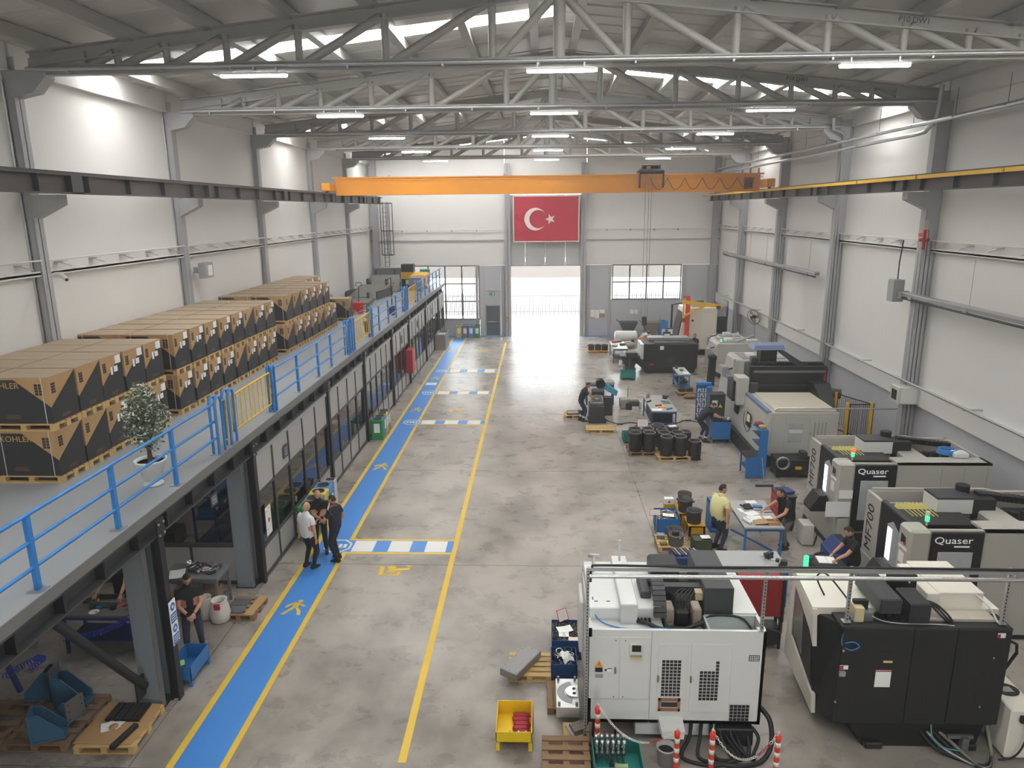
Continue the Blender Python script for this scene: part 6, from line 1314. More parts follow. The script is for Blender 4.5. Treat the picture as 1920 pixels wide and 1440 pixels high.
# ---- castings, blue bin, yellow stands near the man in yellow
openbin('steel_bin', 'mid blue bin of bright bolts beside the dark castings', 3.22, 3.84, 18.2, 18.95, .02, .44, blue)
heap('heap of bright and dark bolts in the mid blue bin', 3.25, 3.81, 18.23, 18.92, .34, 260, [chrome, darksteel, rawsteel], .1, .014, 8)
sheet('white sheet lying on the bolts in the mid blue bin', 3.55, 18.45, .44, .3, .2, -.2); signboard('red framed sign standing at the left of the mid blue bin', 3.18, 18.4, .45, .3, .17, -.5, 0, .44)
make_pallet('brown pallet under two grey castings', True, (3.47, 17.5, 0), wood, 0, .78, .75)
ring('casting', 'grey ring casting at the back of the brown pallet', 3.58, 17.62, .137, .2, .175, .3, cast, 'casting', 'ring castings'); ring('casting', 'grey ring casting at the front of the brown pallet', 3.55, 17.3, .137, .2, .175, .3, M('cast_pale', (104, 101, 100), .5, .3, var=.1), 'casting', 'ring castings')
tag(MB().box((-.09, -.06, 0), (.09, .06, .07), .006).build('wood_block', None, wood_d), 'small brown wooden block on the pallet by the grey castings', 'block', None, (3.23, 17.27, .137), .1); tag(MB().box((-.1, -.09, 0), (.1, .09, .1), .008).build('steel_block', None, rawsteel), 'grey steel block at the back left of the castings pallet', 'block', None, (3.22, 17.7, .137), -.1); sheet('lime green note on the castings pallet', 3.32, 17.42, .137, .16, .12, .2, M('lime_note', (176, 220, 96), .7))
def ystand(lab, x0, x1, y0, y1, h):
    t = T('yellow_stand', lab, 'stand', ((x0 + x1) / 2, (y0 + y1) / 2, 0)); o = t.location; b = MB(o); b.box((x0, y0, h - .03), (x1, y1, h)); b.box((x0, y0, .1), (x1, y0 + .02, h)).box((x0, y1 - .02, .1), (x1, y1, h)); b.build('stand_body', t, M('stand_yellow', (206, 152, 20), .5, var=.08))
    for x in (x0 + .03, x1 - .03):
        for y in (y0 + .03, y1 - .03): MB(o).box((x - .03, y - .03, 0), (x + .03, y + .03, h - .03)).build('leg', t, M('stand_yellow'))
ystand('yellow steel stand under the nearest dark casting', 3.98, 4.42, 17.82, 18.5, .4); ystand('yellow steel stand under the two farther dark castings', 3.88, 4.36, 18.62, 19.5, .4)
for k, (x, y, l) in enumerate(((4.16, 18.1, 'dark ring casting on the nearest yellow stand'), (4.08, 18.85, 'dark ring casting in the middle on the farther yellow stand'), (4.14, 19.28, 'dark ring casting farthest back on the yellow stand'))): ring('casting', l, x, y, .402, .2, .18, .36, cast, 'casting', 'ring castings')
t = T('carton_note', 'white notice box with a green mark behind the mid blue bin', 'box', (3.72, 19.4, 0)); MB().box((-.14, -.1, .0), (.14, .1, .4)).build('pedestal', t, M('stand_yellow')); MB().box((-.13, -.09, .4), (.13, .09, .55)).build('notice_box', t, paper); MB().prism([(-.05, .44), (.05, .44), (0, .52)], 'y', -.095, -.09).build('green_mark', t, green)
t = openbin('green_crate', 'dark olive metal crate at the feet of the man in yellow', 3.95, 4.42, 17.02, 17.4, .03, .38, olive); sheet('white sheet on the olive crate', 4.28, 17.2, .39, .2, .24, PI / 2 + .1)
MB(t.location).box((3.97, 17.05, .34), (4.4, 17.37, .36)).build('crate_lid', t, olive)
# ---- man at the tool cart by the nearer branded machine
t = T('tool_cart', 'black and red tool cart carrying an open drawing binder', 'cart', (6.42, 15.0, 0)); MB().box((-.36, -.25, .1), (.36, .25, .84), .01).build('cart_body', t, M('cart_red', (150, 24, 34), .5)); MB().box((-.38, -.27, .84), (.38, .27, .9), .01).build('cart_top', t, blackp)
for k in range(4): MB().box((-.3, -.262, .16 + k * .17), (.3, -.25, .3 + k * .17), .004).build('drawer', t, red)
for (x, y) in ((-.3, -.2), (.3, -.2), (-.3, .2), (.3, .2)): MB().cyl((x - .02, y, .05), (x + .02, y, .05), .05, 10).build('caster', t, blackp)
t = T('binder', 'open binder with white drawings on the tool cart', 'binder', (6.44, 15.0, .901), -.1); MB().box((-.2, -.17, 0), (.2, .17, .012)).build('cover', t, mgrey); MB().box((-.19, -.16, .012), (.0, .16, .022)).build('page', t, paper); MB().box((.01, -.16, .012), (.19, .16, .02)).build('page', t, paper)
for k in range(4): tag(MB().box((-.02, -.08, 0), (.02, .08, .03), .005).build('hand_tool', None, darksteel), 'dark hand tool on the left edge of the tool cart, %s from the front' % ORD[k], 'tool', 'tools on the tool cart', (6.1 + .03 * (k % 2), 14.82 + k * .1, .901), .3)
t = T('chip_conveyor', 'dark blue chip conveyor with a black hose bundle in front of the farther branded machine', 'conveyor', (7.0, 15.9, 0)); MB().box((-.2, -.35, .1), (.25, .35, .75), .02).build('conveyor_body', t, blue_d); MB().hull([(-.18, -.3, .75), (.22, -.3, .75), (.22, .3, .75), (-.18, .3, .75)], [(.0, -.25, 1.0), (.22, -.25, 1.0), (.22, .25, 1.0), (.0, .25, 1.0)]).build('conveyor_hood', t, navy)
for k in range(8): MB().box((.03, -.22 + k * .06, 1.0), (.2, -.19 + k * .06, 1.01)).build('slot', t, darksteel)
for (x, y) in ((-.15, -.3), (.2, -.3), (-.15, .3), (.2, .3)): MB().cyl((x, y, 0), (x, y, .1), .04, 8).build('caster', t, blackp)
for k in range(4): hose('hose', [(-.2, -.2 + .1 * k, .6), (-.35 - .03 * k, -.2 + .1 * k, .5), (-.4, -.1, .2), (-.3, .05 * k, .08)], .03, t, blackp)
t = T('orange_tray', 'orange perforated tray on a black stand beside the nearer branded machine', 'tray', (7.05, 13.2, .34))
MB().hull([(-.25, -.2, 1.12), (.25, -.2, 1.12), (.25, .2, 1.2), (-.25, .2, 1.2)], [(-.25, -.2, 1.16), (.25, -.2, 1.16), (.25, .2, 1.24), (-.25, .2, 1.24)]).build('tray_plate', t, orange); b = MB()
for i in range(7):
    for j in range(4): z = 1.162 + (j * .09 + .05) / .4 * .08; b.box((-.2 + i * .06, -.15 + j * .09, z), (-.16 + i * .06, -.1 + j * .09, z + .012))
b.build('tray_holes', t, M('dark_orange', (110, 36, 20), .6)); MB().cyl((0, 0, -.34), (0, 0, 1.14), .03, 8).build('stand_post', t, blackp); MB().lathe([(0, -.34), (.2, -.34), (.2, -.32), (0, -.31)], 16).build('stand_foot', t, blackp)
# ---- black drums on pallets
def drum(x, y, z, lab):
    global drum0
    if drum0 is None:
        t = T('drum', lab, 'drum', (x, y, z), 0, 'black ring drums'); drum0 = t
        MB().lathe([(.2, 0), (.225, .03), (.215, .08), (.23, .14), (.22, .2), (.232, .28), (.22, .34), (.232, .42), (.22, .48), (.23, .56), (.225, .62), (.225, .68), (.2, .68), (.195, .3), (0, .28)], 24).build('drum_body', t, rubber); MB().lathe([(.2, .681), (.226, .681), (.228, .69), (.2, .69)], 24).build('bright_rim', t, castrim)
        for s in (-1, 1): MB().box((s * .22 - .03, -.03, .52), (s * .22 + .03, .03, .6), .01).build('lug', t, rubber)
    else: dup(drum0, (x, y, z), random.uniform(0, 6), lab)
drum0 = None
make_pallet('dark pallet under the left group of black drums', True, (3.72, 25.02, 0), wood_d, 0, 1.0, .95); make_pallet('pale pallet under the right group of black drums', True, (4.72, 24.62, 0), wood, .06, 1.15, 1.1)
for (x, y, l) in ((3.46, 24.8, 'front left black drum on the left pallet'), (3.96, 24.8, 'front right black drum on the left pallet'), (3.5, 25.28, 'back left black drum on the left pallet'), (3.98, 25.28, 'back right black drum on the left pallet'),
                  (4.5, 24.32, 'front left black drum on the right pallet'), (4.98, 24.34, 'front middle black drum on the right pallet'), (4.5, 24.82, 'middle left black drum on the right pallet'), (4.98, 24.84, 'middle right black drum on the right pallet')): drum(x, y, .137, l)
for (x, y, l) in ((5.48, 24.3, 'black drum on the floor right of the right pallet'), (5.35, 25.4, 'black drum on the floor behind the right pallet'), (4.55, 25.6, 'black drum on the floor behind the two pallets'), (5.0, 26.0, 'farthest right black drum with a paper on top'), (4.5, 26.2, 'farthest left black drum on the floor')): drum(x, y, 0, l)
sheet('pale paper lying on the farthest right black drum', 5.0, 26.0, .69, .3, .2, .2)
openbin('parts_tray', 'teal tray with papers left of the black drums', 3.2, 4.0, 26.0, 26.7, .05, .3, teal); sheet('white sheet in the teal tray by the drums', 3.5, 26.3, .1, .5, .35, .1); tag(MB().box((-.12, -.12, 0), (.12, .12, .15), .01).build('yellow_box', None, yellow), 'small yellow box in the teal tray by the drums', 'box', None, (3.78, 26.2, .063))
signboard('red framed sign lying against the drum pallet, nearer', 4.1, 26.1, .02, .42, .3, -.3, 0); signboard('red framed sign standing behind the teal tray', 4.05, 27.0, .35, .42, .3, -.3, 0, .35)
# ---- blue bench with vises at mid hall
b2 = bench('work_bench', 'long blue legged bench with vises and tools at mid hall', 4.42, 5.42, 27.3, 29.8, .9, M('bench_top_grey'), blue_d, .35)
vise(4.6, 29.5, .9, 'vise at the far left corner of the mid hall bench', 1.2, rawsteel); vise(5.25, 29.2, .9, 'vise at the far right of the mid hall bench', 2.4)
MB(b2.location).box((4.46, 27.6, .35), (5.3, 29.0, .75)).build('dark_panel', b2, black)
sheet('white sheet on the near left corner of the mid hall bench', 4.65, 27.5, .9, .4, .3, -.1)
for k, (x, y, m, l) in enumerate(((4.9, 27.8, yellow, 'yellow handled tool on the mid hall bench'), (4.8, 28.05, red, 'red handled tool on the mid hall bench'), (5.15, 27.55, blue, 'blue clamp on the near right corner of the mid hall bench'), (4.52, 28.7, darksteel, 'dark block on the left edge of the mid hall bench'))): tag(MB().box((-.14, -.04, 0), (.14, .04, .06), .01).build('hand_tool', None, m), l, 'tool', None, (x, y, .9), .3 * k)
for k in range(5): tag(MB().box((-.02, -.25, 0), (.02, .25, .02)).build('steel_bar', None, rawsteel), 'thin steel bar at the far right of the mid hall bench, %s from the left' % ORD[k], 'bar', 'steel bars on the mid hall bench', (5.05 + k * .07, 28.6, .9), .05)
t = T('grinding_machine', 'dark grinding machine on a black box pedestal worked by a man', 'machine', (2.4, 29.1, 0)); MB().box((-.3, -.45, .04), (.32, .4, .72), .02).build('pedestal', t, M('charcoal', (50, 52, 55), .5)); MB().box((-.34, -.5, 0), (.38, .45, .05)).build('foot_plate', t, blackp); MB().box((-.25, -.3, .72), (.28, .4, .85), .02).build('machine_bed', t, rawsteel); MB().box((-.1, .0, .85), (.2, .35, 1.25), .04).build('column', t, mgrey); MB().cyl((-.2, .1, 1.2), (.3, .1, 1.2), .14, 12).build('motor', t, darksteel); MB().box((-.2, -.25, .85), (.1, 0, 1.0), .02).build('work_vise', t, rawsteel)
for k in range(3): MB().cyl((-.2 + .15 * k, -.28, .95), (-.2 + .15 * k, -.42, .95), .02, 6).build('lever', t, chrome)
t = T('band_saw', 'light blue tilted band saw head beside the grinding machine', 'saw', (2.95, 29.9, 0)); MB().hull([(-.35, -.1, 1.25), (.35, -.1, .85), (.35, .15, .85), (-.35, .15, 1.25)], [(-.3, -.1, 1.5), (.42, -.1, 1.05), (.42, .15, 1.05), (-.3, .15, 1.5)]).build('saw_frame', t, M('saw_blue', (70, 150, 180), .45)); MB().box((-.2, -.15, 0), (.2, .2, .8), .02).build('saw_base', t, darksteel); MB().cyl((-.2, .0, .8), (-.2, .0, 1.3), .05, 8).build('pivot', t, rawsteel); MB().cyl((-.33, -.15, 1.38), (-.33, .2, 1.38), .2, 14).build('wheel_cover', t, blackp)
bench('high_bench', 'high empty bench with grey top and blue legs behind the man at the grinder', 2.12, 3.4, 31.5, 32.1, 1.05, mgrey, blue_d, None, 0, 'table', .12, .07)
make_pallet('long pale empty pallet on the floor in front of the grinder', True, (2.45, 27.6, 0), wood, 0, 1.15, .7)
make_pallet('low pallet with grey castings left of the man at the grinder', True, (1.45, 29.6, 0), wood, 0, .75, .6); tag(MB().box((-.25, -.2, 0), (.25, .2, .12), .03).build('grey_casting', None, rawsteel), 'grey flat casting on the low pallet left of the grinder', 'casting', None, (1.45, 29.6, .137)); tag(MB().lathe([(0, 0), (.1, 0), (.1, .1), (.05, .14), (0, .14)], 12).build('dark_casting', None, darksteel), 'small dark round casting on the low pallet left of the grinder', 'casting', None, (1.74, 29.7, .137))
t = T('floor_grinder', 'small beige floor machine standing alone near the mid hall bench', 'machine', (4.0, 31.0, 0)); MB().box((-.4, -.2, .0), (.0, .2, .45), .03).build('machine_body', t, M('stone_beige', (150, 146, 132), .5)); MB().box((0, -.15, .1), (.45, .15, .35), .03).build('motor_housing', t, olive); MB().cyl((-.42, 0, .28), (-.36, 0, .28), .2, 14).build('wheel_guard', t, rawsteel); MB().box((-.15, -.32, 0), (.1, -.2, .3), .02).build('pedal_box', t, blackp); MB().tube([(-.05, .1, .45), (-.05, .12, .9), (.0, .1, .96)], .02, 6).build('lever', t, chrome); MB().box((.45, -.12, .0), (.55, .12, .3), .02).build('end_bracket', t, lgrey)
t = T('extension_cord', 'dark extension cord snaking over the floor from the grinder past the mid hall bench', 'cable', (4.0, 28.5, 0)); hose('cord', [(2.7, 29.6, .02), (2.9, 28.9, .02), (3.3, 28.5, .02), (3.8, 28.7, .02), (4.2, 28.4, .02), (3.9, 28.2, .02), (4.6, 28.55, .02), (5.6, 28.6, .02), (6.2, 29.0, .02), (7.0, 28.2, .02), (7.4, 27.2, .02)], .018, t, blackp, t.location, 5); MB(t.location).box((3.2, 28.4, .0), (3.45, 28.5, .05), .01).build('socket_block', t, blackp); MB(t.location).box((6.1, 28.95, .0), (6.35, 29.05, .05), .01).build('socket_block', t, blackp)
# ---- blue cart, wall of tools, dark cabinet, blue shelf unit beside the gantry machine
t = T('tool_cart', 'bright blue tool cart that a bending man works on', 'cart', (6.86, 26.35, 0)); MB().box((-.35, -.28, .14), (.33, .28, .84), .012).build('cart_body', t, blue); MB().box((-.36, -.29, .84), (.34, .29, .87)).build('cart_top', t, blackp)
for (x, y) in ((-.28, -.22), (.26, -.22), (-.28, .22), (.26, .22)): MB().cyl((x - .02, y, .07), (x + .02, y, .07), .07, 10).build('caster', t, blackp)
heap('clutter of small tools on the bright blue cart', 6.62, 7.1, 26.2, 26.55, .872, 40, [rawsteel, darksteel, green, chrome], .12, .015, 4, 'tools')
t = T('mug', 'white mug at the right of the bright blue cart', 'mug', (7.1, 26.2, .872)); MB().lathe([(0, 0), (.04, 0), (.045, .1), (.04, .1), (.035, .01)], 12).build('mug_body', t, white); MB().tube([(.04, 0, .08), (.07, 0, .07), (.07, 0, .03), (.04, 0, .02)], .008, 6).build('handle', t, white)
t = T('dark_cabinet', 'charcoal cabinet with a white notice and yellow triangle behind the blue cart', 'cabinet', (6.88, 27.3, 0)); MB().box((-.28, -.25, .02), (.3, .25, 1.6), .015).build('cabinet_body', t, anth); MB().box((-.2, -.262, 1.15), (.0, -.25, 1.4)).build('notice', t, paper); MB().prism([(.04, 1.12), (.2, 1.12), (.12, 1.26)], 'y', -.262, -.25).build('warning_triangle', t, yellow); MB().box((-.29, -.26, 1.6), (.31, .26, 1.63)).build('cabinet_top', t, darksteel)
t = T('spanner_board', 'leaning blue tool panel hung with bright spanners', 'tool panel', (6.78, 29.4, 0)); MB().hull([(-.25, -.25, .02), (.2, -.25, .02), (.2, -.2, .02), (-.25, -.2, .02)], [(-.2, .05, 1.45), (.25, .05, 1.45), (.25, .1, 1.45), (-.2, .1, 1.45)]).build('panel_board', t, blue_d); MB().box((.2, -.2, .0), (.42, .2, 1.4), .02).build('side_cabinet', t, blue); MB().hull([(-.22, 0, 1.42), (.42, 0, 1.42), (.42, .2, 1.42), (-.22, .2, 1.42)], [(-.22, 0, 1.52), (.42, 0, 1.52), (.42, .2, 1.52), (-.22, .2, 1.52)]).build('panel_cap', t, blue_r)
for i in range(4):
    for j in range(6):
        z = .2 + j * .2; y = -.26 + z * .212; o2 = MB().box((-.022, -.02, -.08), (.022, .0, .08)).box((-.035, -.022, .05), (.035, .0, .095)).build('spanner', t, M('bright_spanner', (206, 206, 204), .4)); o2.location = (-.17 + i * .1 + .035 * z, y - .012, z); o2.rotation_euler = (-.2, .3 * ((i + j) % 3 - 1), 0)
t = T('shelf_unit', 'blue steel shelf unit with sloping side beside the gantry machine', 'shelf unit', (7.1, 22.75, 0)); 
b = MB(); b.box((.25, -.35, .0), (.28, .4, 1.62)); b.prism([(-.35, .05), (.28, .05), (.28, 1.62), (.02, 1.62), (.0, .75), (-.35, .7)], 'y', -.37, -.35); b.build('unit_frame', t, blue)
for (x, z, w) in ((-.35, .3, .6), (-.35, .7, .6), (.0, 1.1, .25), (.0, 1.4, .25)): MB().box((x, -.34, z), (x + w, .38, z + .025)).build('shelf', t, blackp if z == .7 else blue_d)
for (x, y) in ((-.33, -.33), (.26, -.33), (-.33, .36), (.26, .36)): MB().box((x - .025, y - .025, 0), (x + .025, y + .025, .7)).build('leg', t, blue)
MB().box((0, -.36, 1.6), (.28, .4, 1.64)).build('top_shelf', t, blue)
for k, (y, m, l) in enumerate(((-.15, card, 'brown paper bag on top of the blue shelf unit'), (.08, darksteel, 'dark parts box on top of the blue shelf unit'), (.26, red, 'red box on top of the blue shelf unit'))): tag(MB().box((-.11, -.1, 0), (.11, .1, .12), .03).build('parts_box', None, m), l, 'box', None, (7.24, 22.75 + y, 1.641), .2)
for k in range(4): tag(MB().box((-.05, -.12, 0), (.05, .12, .1), .01).build('parts_box', None, [darksteel, blue_d, rawsteel, navy][k]), 'small box on the lower shelf of the blue shelf unit, %s from the front' % ORD[k], 'box', 'boxes in the blue shelf unit', (6.98, 22.55 + k * .16, .326))
t = T('coolant_unit', 'black coolant unit with a coiled grey hose in front of the gantry machine', 'coolant unit', (8.2, 22.75, 0)); MB().box((-.45, -.3, .08), (.6, .4, .62), .02).build('tank', t, black); b = MB()
for k in range(5): b.tube([(-.3 + .2 * math.cos(a * .5), -.36 - .02 * k, .55 + .2 * math.sin(a * .5)) for a in range(13)], .018, 6, True)
b.build('hose_coil', t, mgrey); MB().box((.15, -.31, .3), (.35, -.3, .4)).build('yellow_label', t, yellow); MB().box((.35, -.2, .62), (.55, .1, .85), .02).build('pump_motor', t, darksteel)
for (x, y) in ((-.4, -.25), (.55, -.25), (-.4, .35), (.55, .35)): MB().cyl((x, y, 0), (x, y, .08), .04, 8).build('caster', t, blackp)
t = T('broom', 'long handled floor broom lying near the blue shelf unit', 'broom', (7.15, 21.7, 0)); MB().box((-.28, -.03, 0), (.28, .03, .06)).build('broom_head', t, darksteel); MB().cyl((0, 0, .05), (.06, .62, .75), .012, 6).build('handle', t, mgrey)
# ---- trolley, hopper, tables and bins at the far right
t = bench('work_trolley', 'blue work trolley with a pale top in front of the long black machine', 6.72, 7.3, 34.0, 35.6, .85, M('trolley_top', (186, 190, 188), .4), blue, .3)
for (x, y) in ((-.2, -.7), (.2, -.7), (-.2, .7), (.2, .7)): MB().cyl((x - .02, y, .04), (x + .02, y, .04), .045, 8).build('caster', t, blackp)
heap('dark parts on the lower shelf of the blue trolley', 6.8, 7.22, 34.15, 35.4, .3, 40, [darksteel, blackp, rawsteel], .25, .06, 12); sheet('white sheet on the near end of the blue trolley', 7.1, 34.3, .85, .3, .25, 0)
vise(6.85, 35.3, .85, 'small vise on the far end of the blue trolley', 1.0); tag(MB().box((-.08, -.1, 0), (.08, .1, .06), .01).build('hand_tool', None, darksteel), 'dark tool block in the middle of the blue trolley', 'tool', None, (7.0, 34.8, .85))
make_pallet('small pallet in front of the blue trolley', True, (6.95, 33.4, 0), wood_d, .2, .8, .6)
for k in range(2): tag(MB().box((-.15, -.12, 0), (.15, .12, .18), .02).build('dark_block', None, darksteel), ['left dark block on the small pallet before the trolley', 'right dark block on the small pallet before the trolley'][k], 'block', None, (6.8 + k * .36, 33.5, .137))
t = T('sack', 'brown sack lying before the blue trolley', 'sack', (7.1, 32.7, 0), .1); MB().ball((0, 0, .1), (.38, .22, .1), 14, 8).build('sack_body', t, M('sack_brown', (128, 96, 62), .9, var=.15)); MB().cyl((.36, 0, .1), (.46, .02, .12), .05, 8, .07).build('sack_neck', t, M('sack_brown'))
openbin('parts_tray', 'teal tray on the floor before the green hopper', 4.25, 5.0, 36.4, 37.0, .08, .42, teal); tag(MB().box((-.25, -.06, 0), (.25, .06, .1), .02).build('copper_part', None, M('copper', (170, 104, 70), .4, .5)), 'copper coloured part in the teal tray', 'part', None, (4.7, 36.7, .1))
t = T('chip_hopper', 'dark green tipping chip hopper beside the black machine', 'hopper', (4.9, 38.3, 0)); g = M('hopper_green', (52, 72, 62), .55, var=.1); MB().hull([(-.2, -.3, .3), (.2, -.3, .3), (.2, .3, .3), (-.2, .3, .3)], [(-.55, -.45, .95), (.5, -.45, .95), (.5, .45, .95), (-.55, .45, .95)]).build('hopper_body', t, g); MB().box((-.5, -.4, .951), (.45, .4, .955)).build('chips', t, darksteel); MB().box((-.3, -.4, .1), (.3, .4, .3)).build('hopper_frame', t, g); MB().box((-.62, -.47, .5), (-.45, -.45, .75)).build('notice', t, paper)
for (x, y) in ((-.25, -.35), (.25, -.35), (-.25, .35), (.25, .35)): MB().cyl((x - .03, y, .1), (x + .03, y, .1), .1, 10).build('wheel', t, blackp)
bench('work_table', 'white topped table at the far right before the grey wall', 4.25, 5.1, 40.6, 42.9, .85, white, darksteel, .3)
for k, (x, y, m, l) in enumerate(((4.5, 42.5, red, 'red part on the far white table'), (4.8, 42.7, green, 'green box on the far white table'), (4.9, 41.6, darksteel, 'dark part in the middle of the far white table'), (4.4, 41.2, mgrey, 'grey part on the near end of the far white table'))): tag(MB().box((-.15, -.12, 0), (.15, .12, .12), .02).build('parts_box', None, m), l, 'part', None, (x, y, .85), .3 * k)
make_pallet('orange tinted pallet under the row of dark rings near the gate', True, (3.65, 43.9, 0), M('pallet_orange', (206, 144, 62), .7, var=.1), 0, 1.25, .8)
for k in range(3): ring('dark_ring', 'dark ring drum on the orange pallet near the gate, %s from the left' % ORD[k], 3.24 + k * .42, 43.9, .137, .2, .17, .34, rubber, 'drum', 'dark rings on the orange pallet')
t = T('white_tank', 'horizontal white cylindrical tank near the far right window', 'tank', (5.65, 46.6, 0)); MB().cyl((-.6, 0, .55), (.65, 0, .55), .33, 18).build('tank_shell', t, white); MB().ball((-.6, 0, .55), (.14, .33, .33), 14, 8).build('tank_end', t, white); MB().ball((.65, 0, .55), (.14, .33, .33), 14, 8).build('tank_end', t, white)
for x in (-.4, .45): MB().box((x - .06, -.3, 0), (x + .06, .3, .35)).build('saddle', t, darksteel)
t = T('stone_casting', 'rough beige casting on the floor before the white tank', 'casting', (5.7, 45.3, 0)); MB().ball((0, 0, .2), (.45, .3, .2), 12, 8).build('casting_body', t, M('stone_beige')); MB().lathe([(.16, .34), (.18, .36), (.12, .42), (0, .42)], 12).build('boss', t, castrim)
t = T('generator', 'round grey engine with an orange end near the far right window', 'engine', (6.9, 45.6, 0)); MB().cyl((0, -.3, .45), (.0, .5, .45), .4, 18).build('engine_body', t, M('engine_grey', (128, 124, 116), .5, var=.15)); MB().cyl((-.35, -.34, .5), (-.35, -.2, .5), .22, 14).build('orange_cover', t, M('cover_orange', (220, 130, 40), .5)); MB().box((-.3, -.2, 0), (.3, .4, .12)).build('skid', t, darksteel); MB().cyl((.1, .1, .8), (.1, .1, 1.0), .08, 8).build('filler', t, darksteel)
def barrow(x, y, lab, m):
    t = T('tipping_skip', lab, 'skip', (x, y, 0)); MB().hull([(-.35, -.3, .5), (.3, -.3, .5), (.3, .3, .5), (-.35, .3, .5)], [(-.65, -.4, 1.15), (.6, -.4, 1.15), (.6, .4, 1.15), (-.65, .4, 1.15)]).build('skip_body', t, m); MB().box((-.3, -.25, .2), (.3, .25, .5)).build('skip_frame', t, m); MB().bar((-.6, 0, 1.1), (-.85, 0, 1.3), .05, .05).build('handle', t, m)
    for s in (-1, 1): MB().cyl((.15, s * .3, .15), (.15, s * .22, .15), .15, 12).build('wheel', t, blackp)
barrow(6.1, 48.8, 'dark tapered tipping skip against the far wall', M('slate_dark', (70, 70, 78), .55)); barrow(7.6, 48.6, 'brownish tipping skip right of the dark one against the far wall', M('rust_grey', (120, 112, 102), .6, var=.12))
# ---- recycling bins
def recycle(x, y, lab, m, rz=0, w=.5, d=.48, h=1.0):
    t = T('recycling_bin', lab, 'recycling bin', (x, y, 0), rz, 'recycling bins'); MB().box((-w / 2, -d / 2, 0), (w / 2, d / 2, h - .12), .015).build('bin_body', t, m); MB().box((-w / 2 - .01, -d / 2 - .01, h - .12), (w / 2 + .01, d / 2 + .01, h), .02).build('bin_lid', t, m); MB().lathe([(0, h + .001), (.13, h + .001), (.15, h + .004), (.15, h + .014), (.17, h + .014), (.17, h)], 18).build('round_opening', t, blackp); MB().box((-.11, -d / 2 - .012, .3), (.11, -d / 2, .66)).build('white_label', t, paper)
yb_ = M('bin_yellow', (206, 186, 60), .5); bb_ = M('bin_blue', (74, 126, 190), .5); gb_ = M('bin_grey', (110, 112, 122), .5)
for k, (m, l) in enumerate(((yb_, 'yellow'), (gb_, 'grey'), (bb_, 'blue'), (green, 'green'))): recycle(-5.52 + k * .42, 49.35, '%s recycling bin in the row under the far left window' % l, m, 0, .38, .36, .86)
for k, (m, l) in enumerate(((green, 'green recycling bin nearest the camera by the fourth black post'), (bb_, 'blue recycling bin behind the green one by the fourth black post'), (yb_, 'yellow recycling bin in the row by the fourth black post'), (gb_, 'farthest grey recycling bin by the fourth black post'))): recycle(-6.22, 26.5 + k * .4, l, m, PI / 2 if k else 0, .42 if k else .46, .4, .8)
for k, (m, l) in enumerate(((green, 'green recycling bin nearest, behind the three standing men'), (gb_, 'grey recycling bin behind the three standing men'), (yb_, 'yellow recycling bin behind the three standing men'), (bb_, 'blue recycling bin farthest, behind the three standing men'))): recycle(-6.2, 17.85 + k * .47, l, m, PI / 2, .44, .46, .95)
t = T('paper_tray', 'small white tray box standing beyond the blue recycling bin', 'box', (-6.25, 20.1, 0)); MB().box((-.16, -.14, 0), (.16, .14, .8), .01).build('tray_body', t, lgrey); MB().box((-.13, -.11, .8), (.13, .11, .802)).build('opening', t, blackp)
recycle(8.45, 48.9, 'blue recycling bin at the far right beside the tall machine', M('bin_sky', (60, 140, 200), .5), 0, .6, .5, 1.2)
t = T('floor_squeegee', 'blue handled squeegee leaning by the far right blue bin', 'squeegee', (7.95, 48.7, 0)); MB().cyl((0, 0, .03), (.3, .1, 1.5), .02, 6).build('handle', t, blue); MB().box((-.2, -.03, 0), (.2, .03, .06)).build('head', t, red)
# ---- hose cabinet, far crate, signs
t = T('hose_cabinet', 'red fire hose cabinet on the glazed partition', 'cabinet', (-6.38, 35.0, 1.35)); MB().box((-.16, -.42, -.58), (.16, .42, .58), .01).build('cabinet_body', t, M('hose_red', (170, 24, 34), .4)); MB().box((.16, -.38, -.54), (.175, .38, .54), .004).build('cabinet_door', t, M('hose_red')); MB().box((.175, .25, -.06), (.19, .3, .06)).build('latch', t, chrome)
t = T('grey_crate', 'grey open topped crate at the far end of the partition by the walkway', 'crate', (-6.2, 45.5, 0)); m = M('crate_grey', (128, 122, 116), .6); b = MB(); b.box((-.32, -.9, 0), (.32, -.86, 1.0)).box((-.32, .86, 0), (.32, .9, 1.0)).box((-.32, -.86, 0), (-.28, .86, 1.0)).box((.28, -.86, 0), (.32, .86, 1.0)).box((-.28, -.86, 0), (.28, .86, .04)); b.build('crate_body', t, m); MB().box((-.28, -.86, .8), (.28, .86, .84)).build('contents', t, lgrey); MB().box((-.33, -.91, .96), (.33, -.85, 1.0)).build('crate_rim', t, mgrey)
t = T('exit_sign', 'small green emergency exit sign above the grey fire door', 'sign', (-3.2, 49.86, 2.95)); MB().box((-.2, -.02, -.09), (.2, .03, .09)).build('sign_body', t, M('exit_green', (60, 150, 110), .4, emit=.25)); MB().box((.02, -.025, -.06), (.1, -.02, .06)).build('running_man', t, paper)
t = T('notice_board', 'notice board with white sheets and a brown panel right of the gate', 'notice board', (4.1, 49.92, 1.55)); MB().box((-.55, -.0, -.32), (.55, .06, .32)).build('board', t, M('board_grey', (190, 188, 184), .6))
for (x, z, w, h, m) in ((-.36, .02, .3, .5, paper), (-.05, -.03, .26, .56, paper), (.3, .16, .36, .24, paper), (.3, -.14, .36, .26, M('board_brown', (170, 120, 100), .6))): MB().box((x - w / 2, -.012, z - h / 2), (x + w / 2, 0, z + h / 2)).build('notice_sheet', t, m)
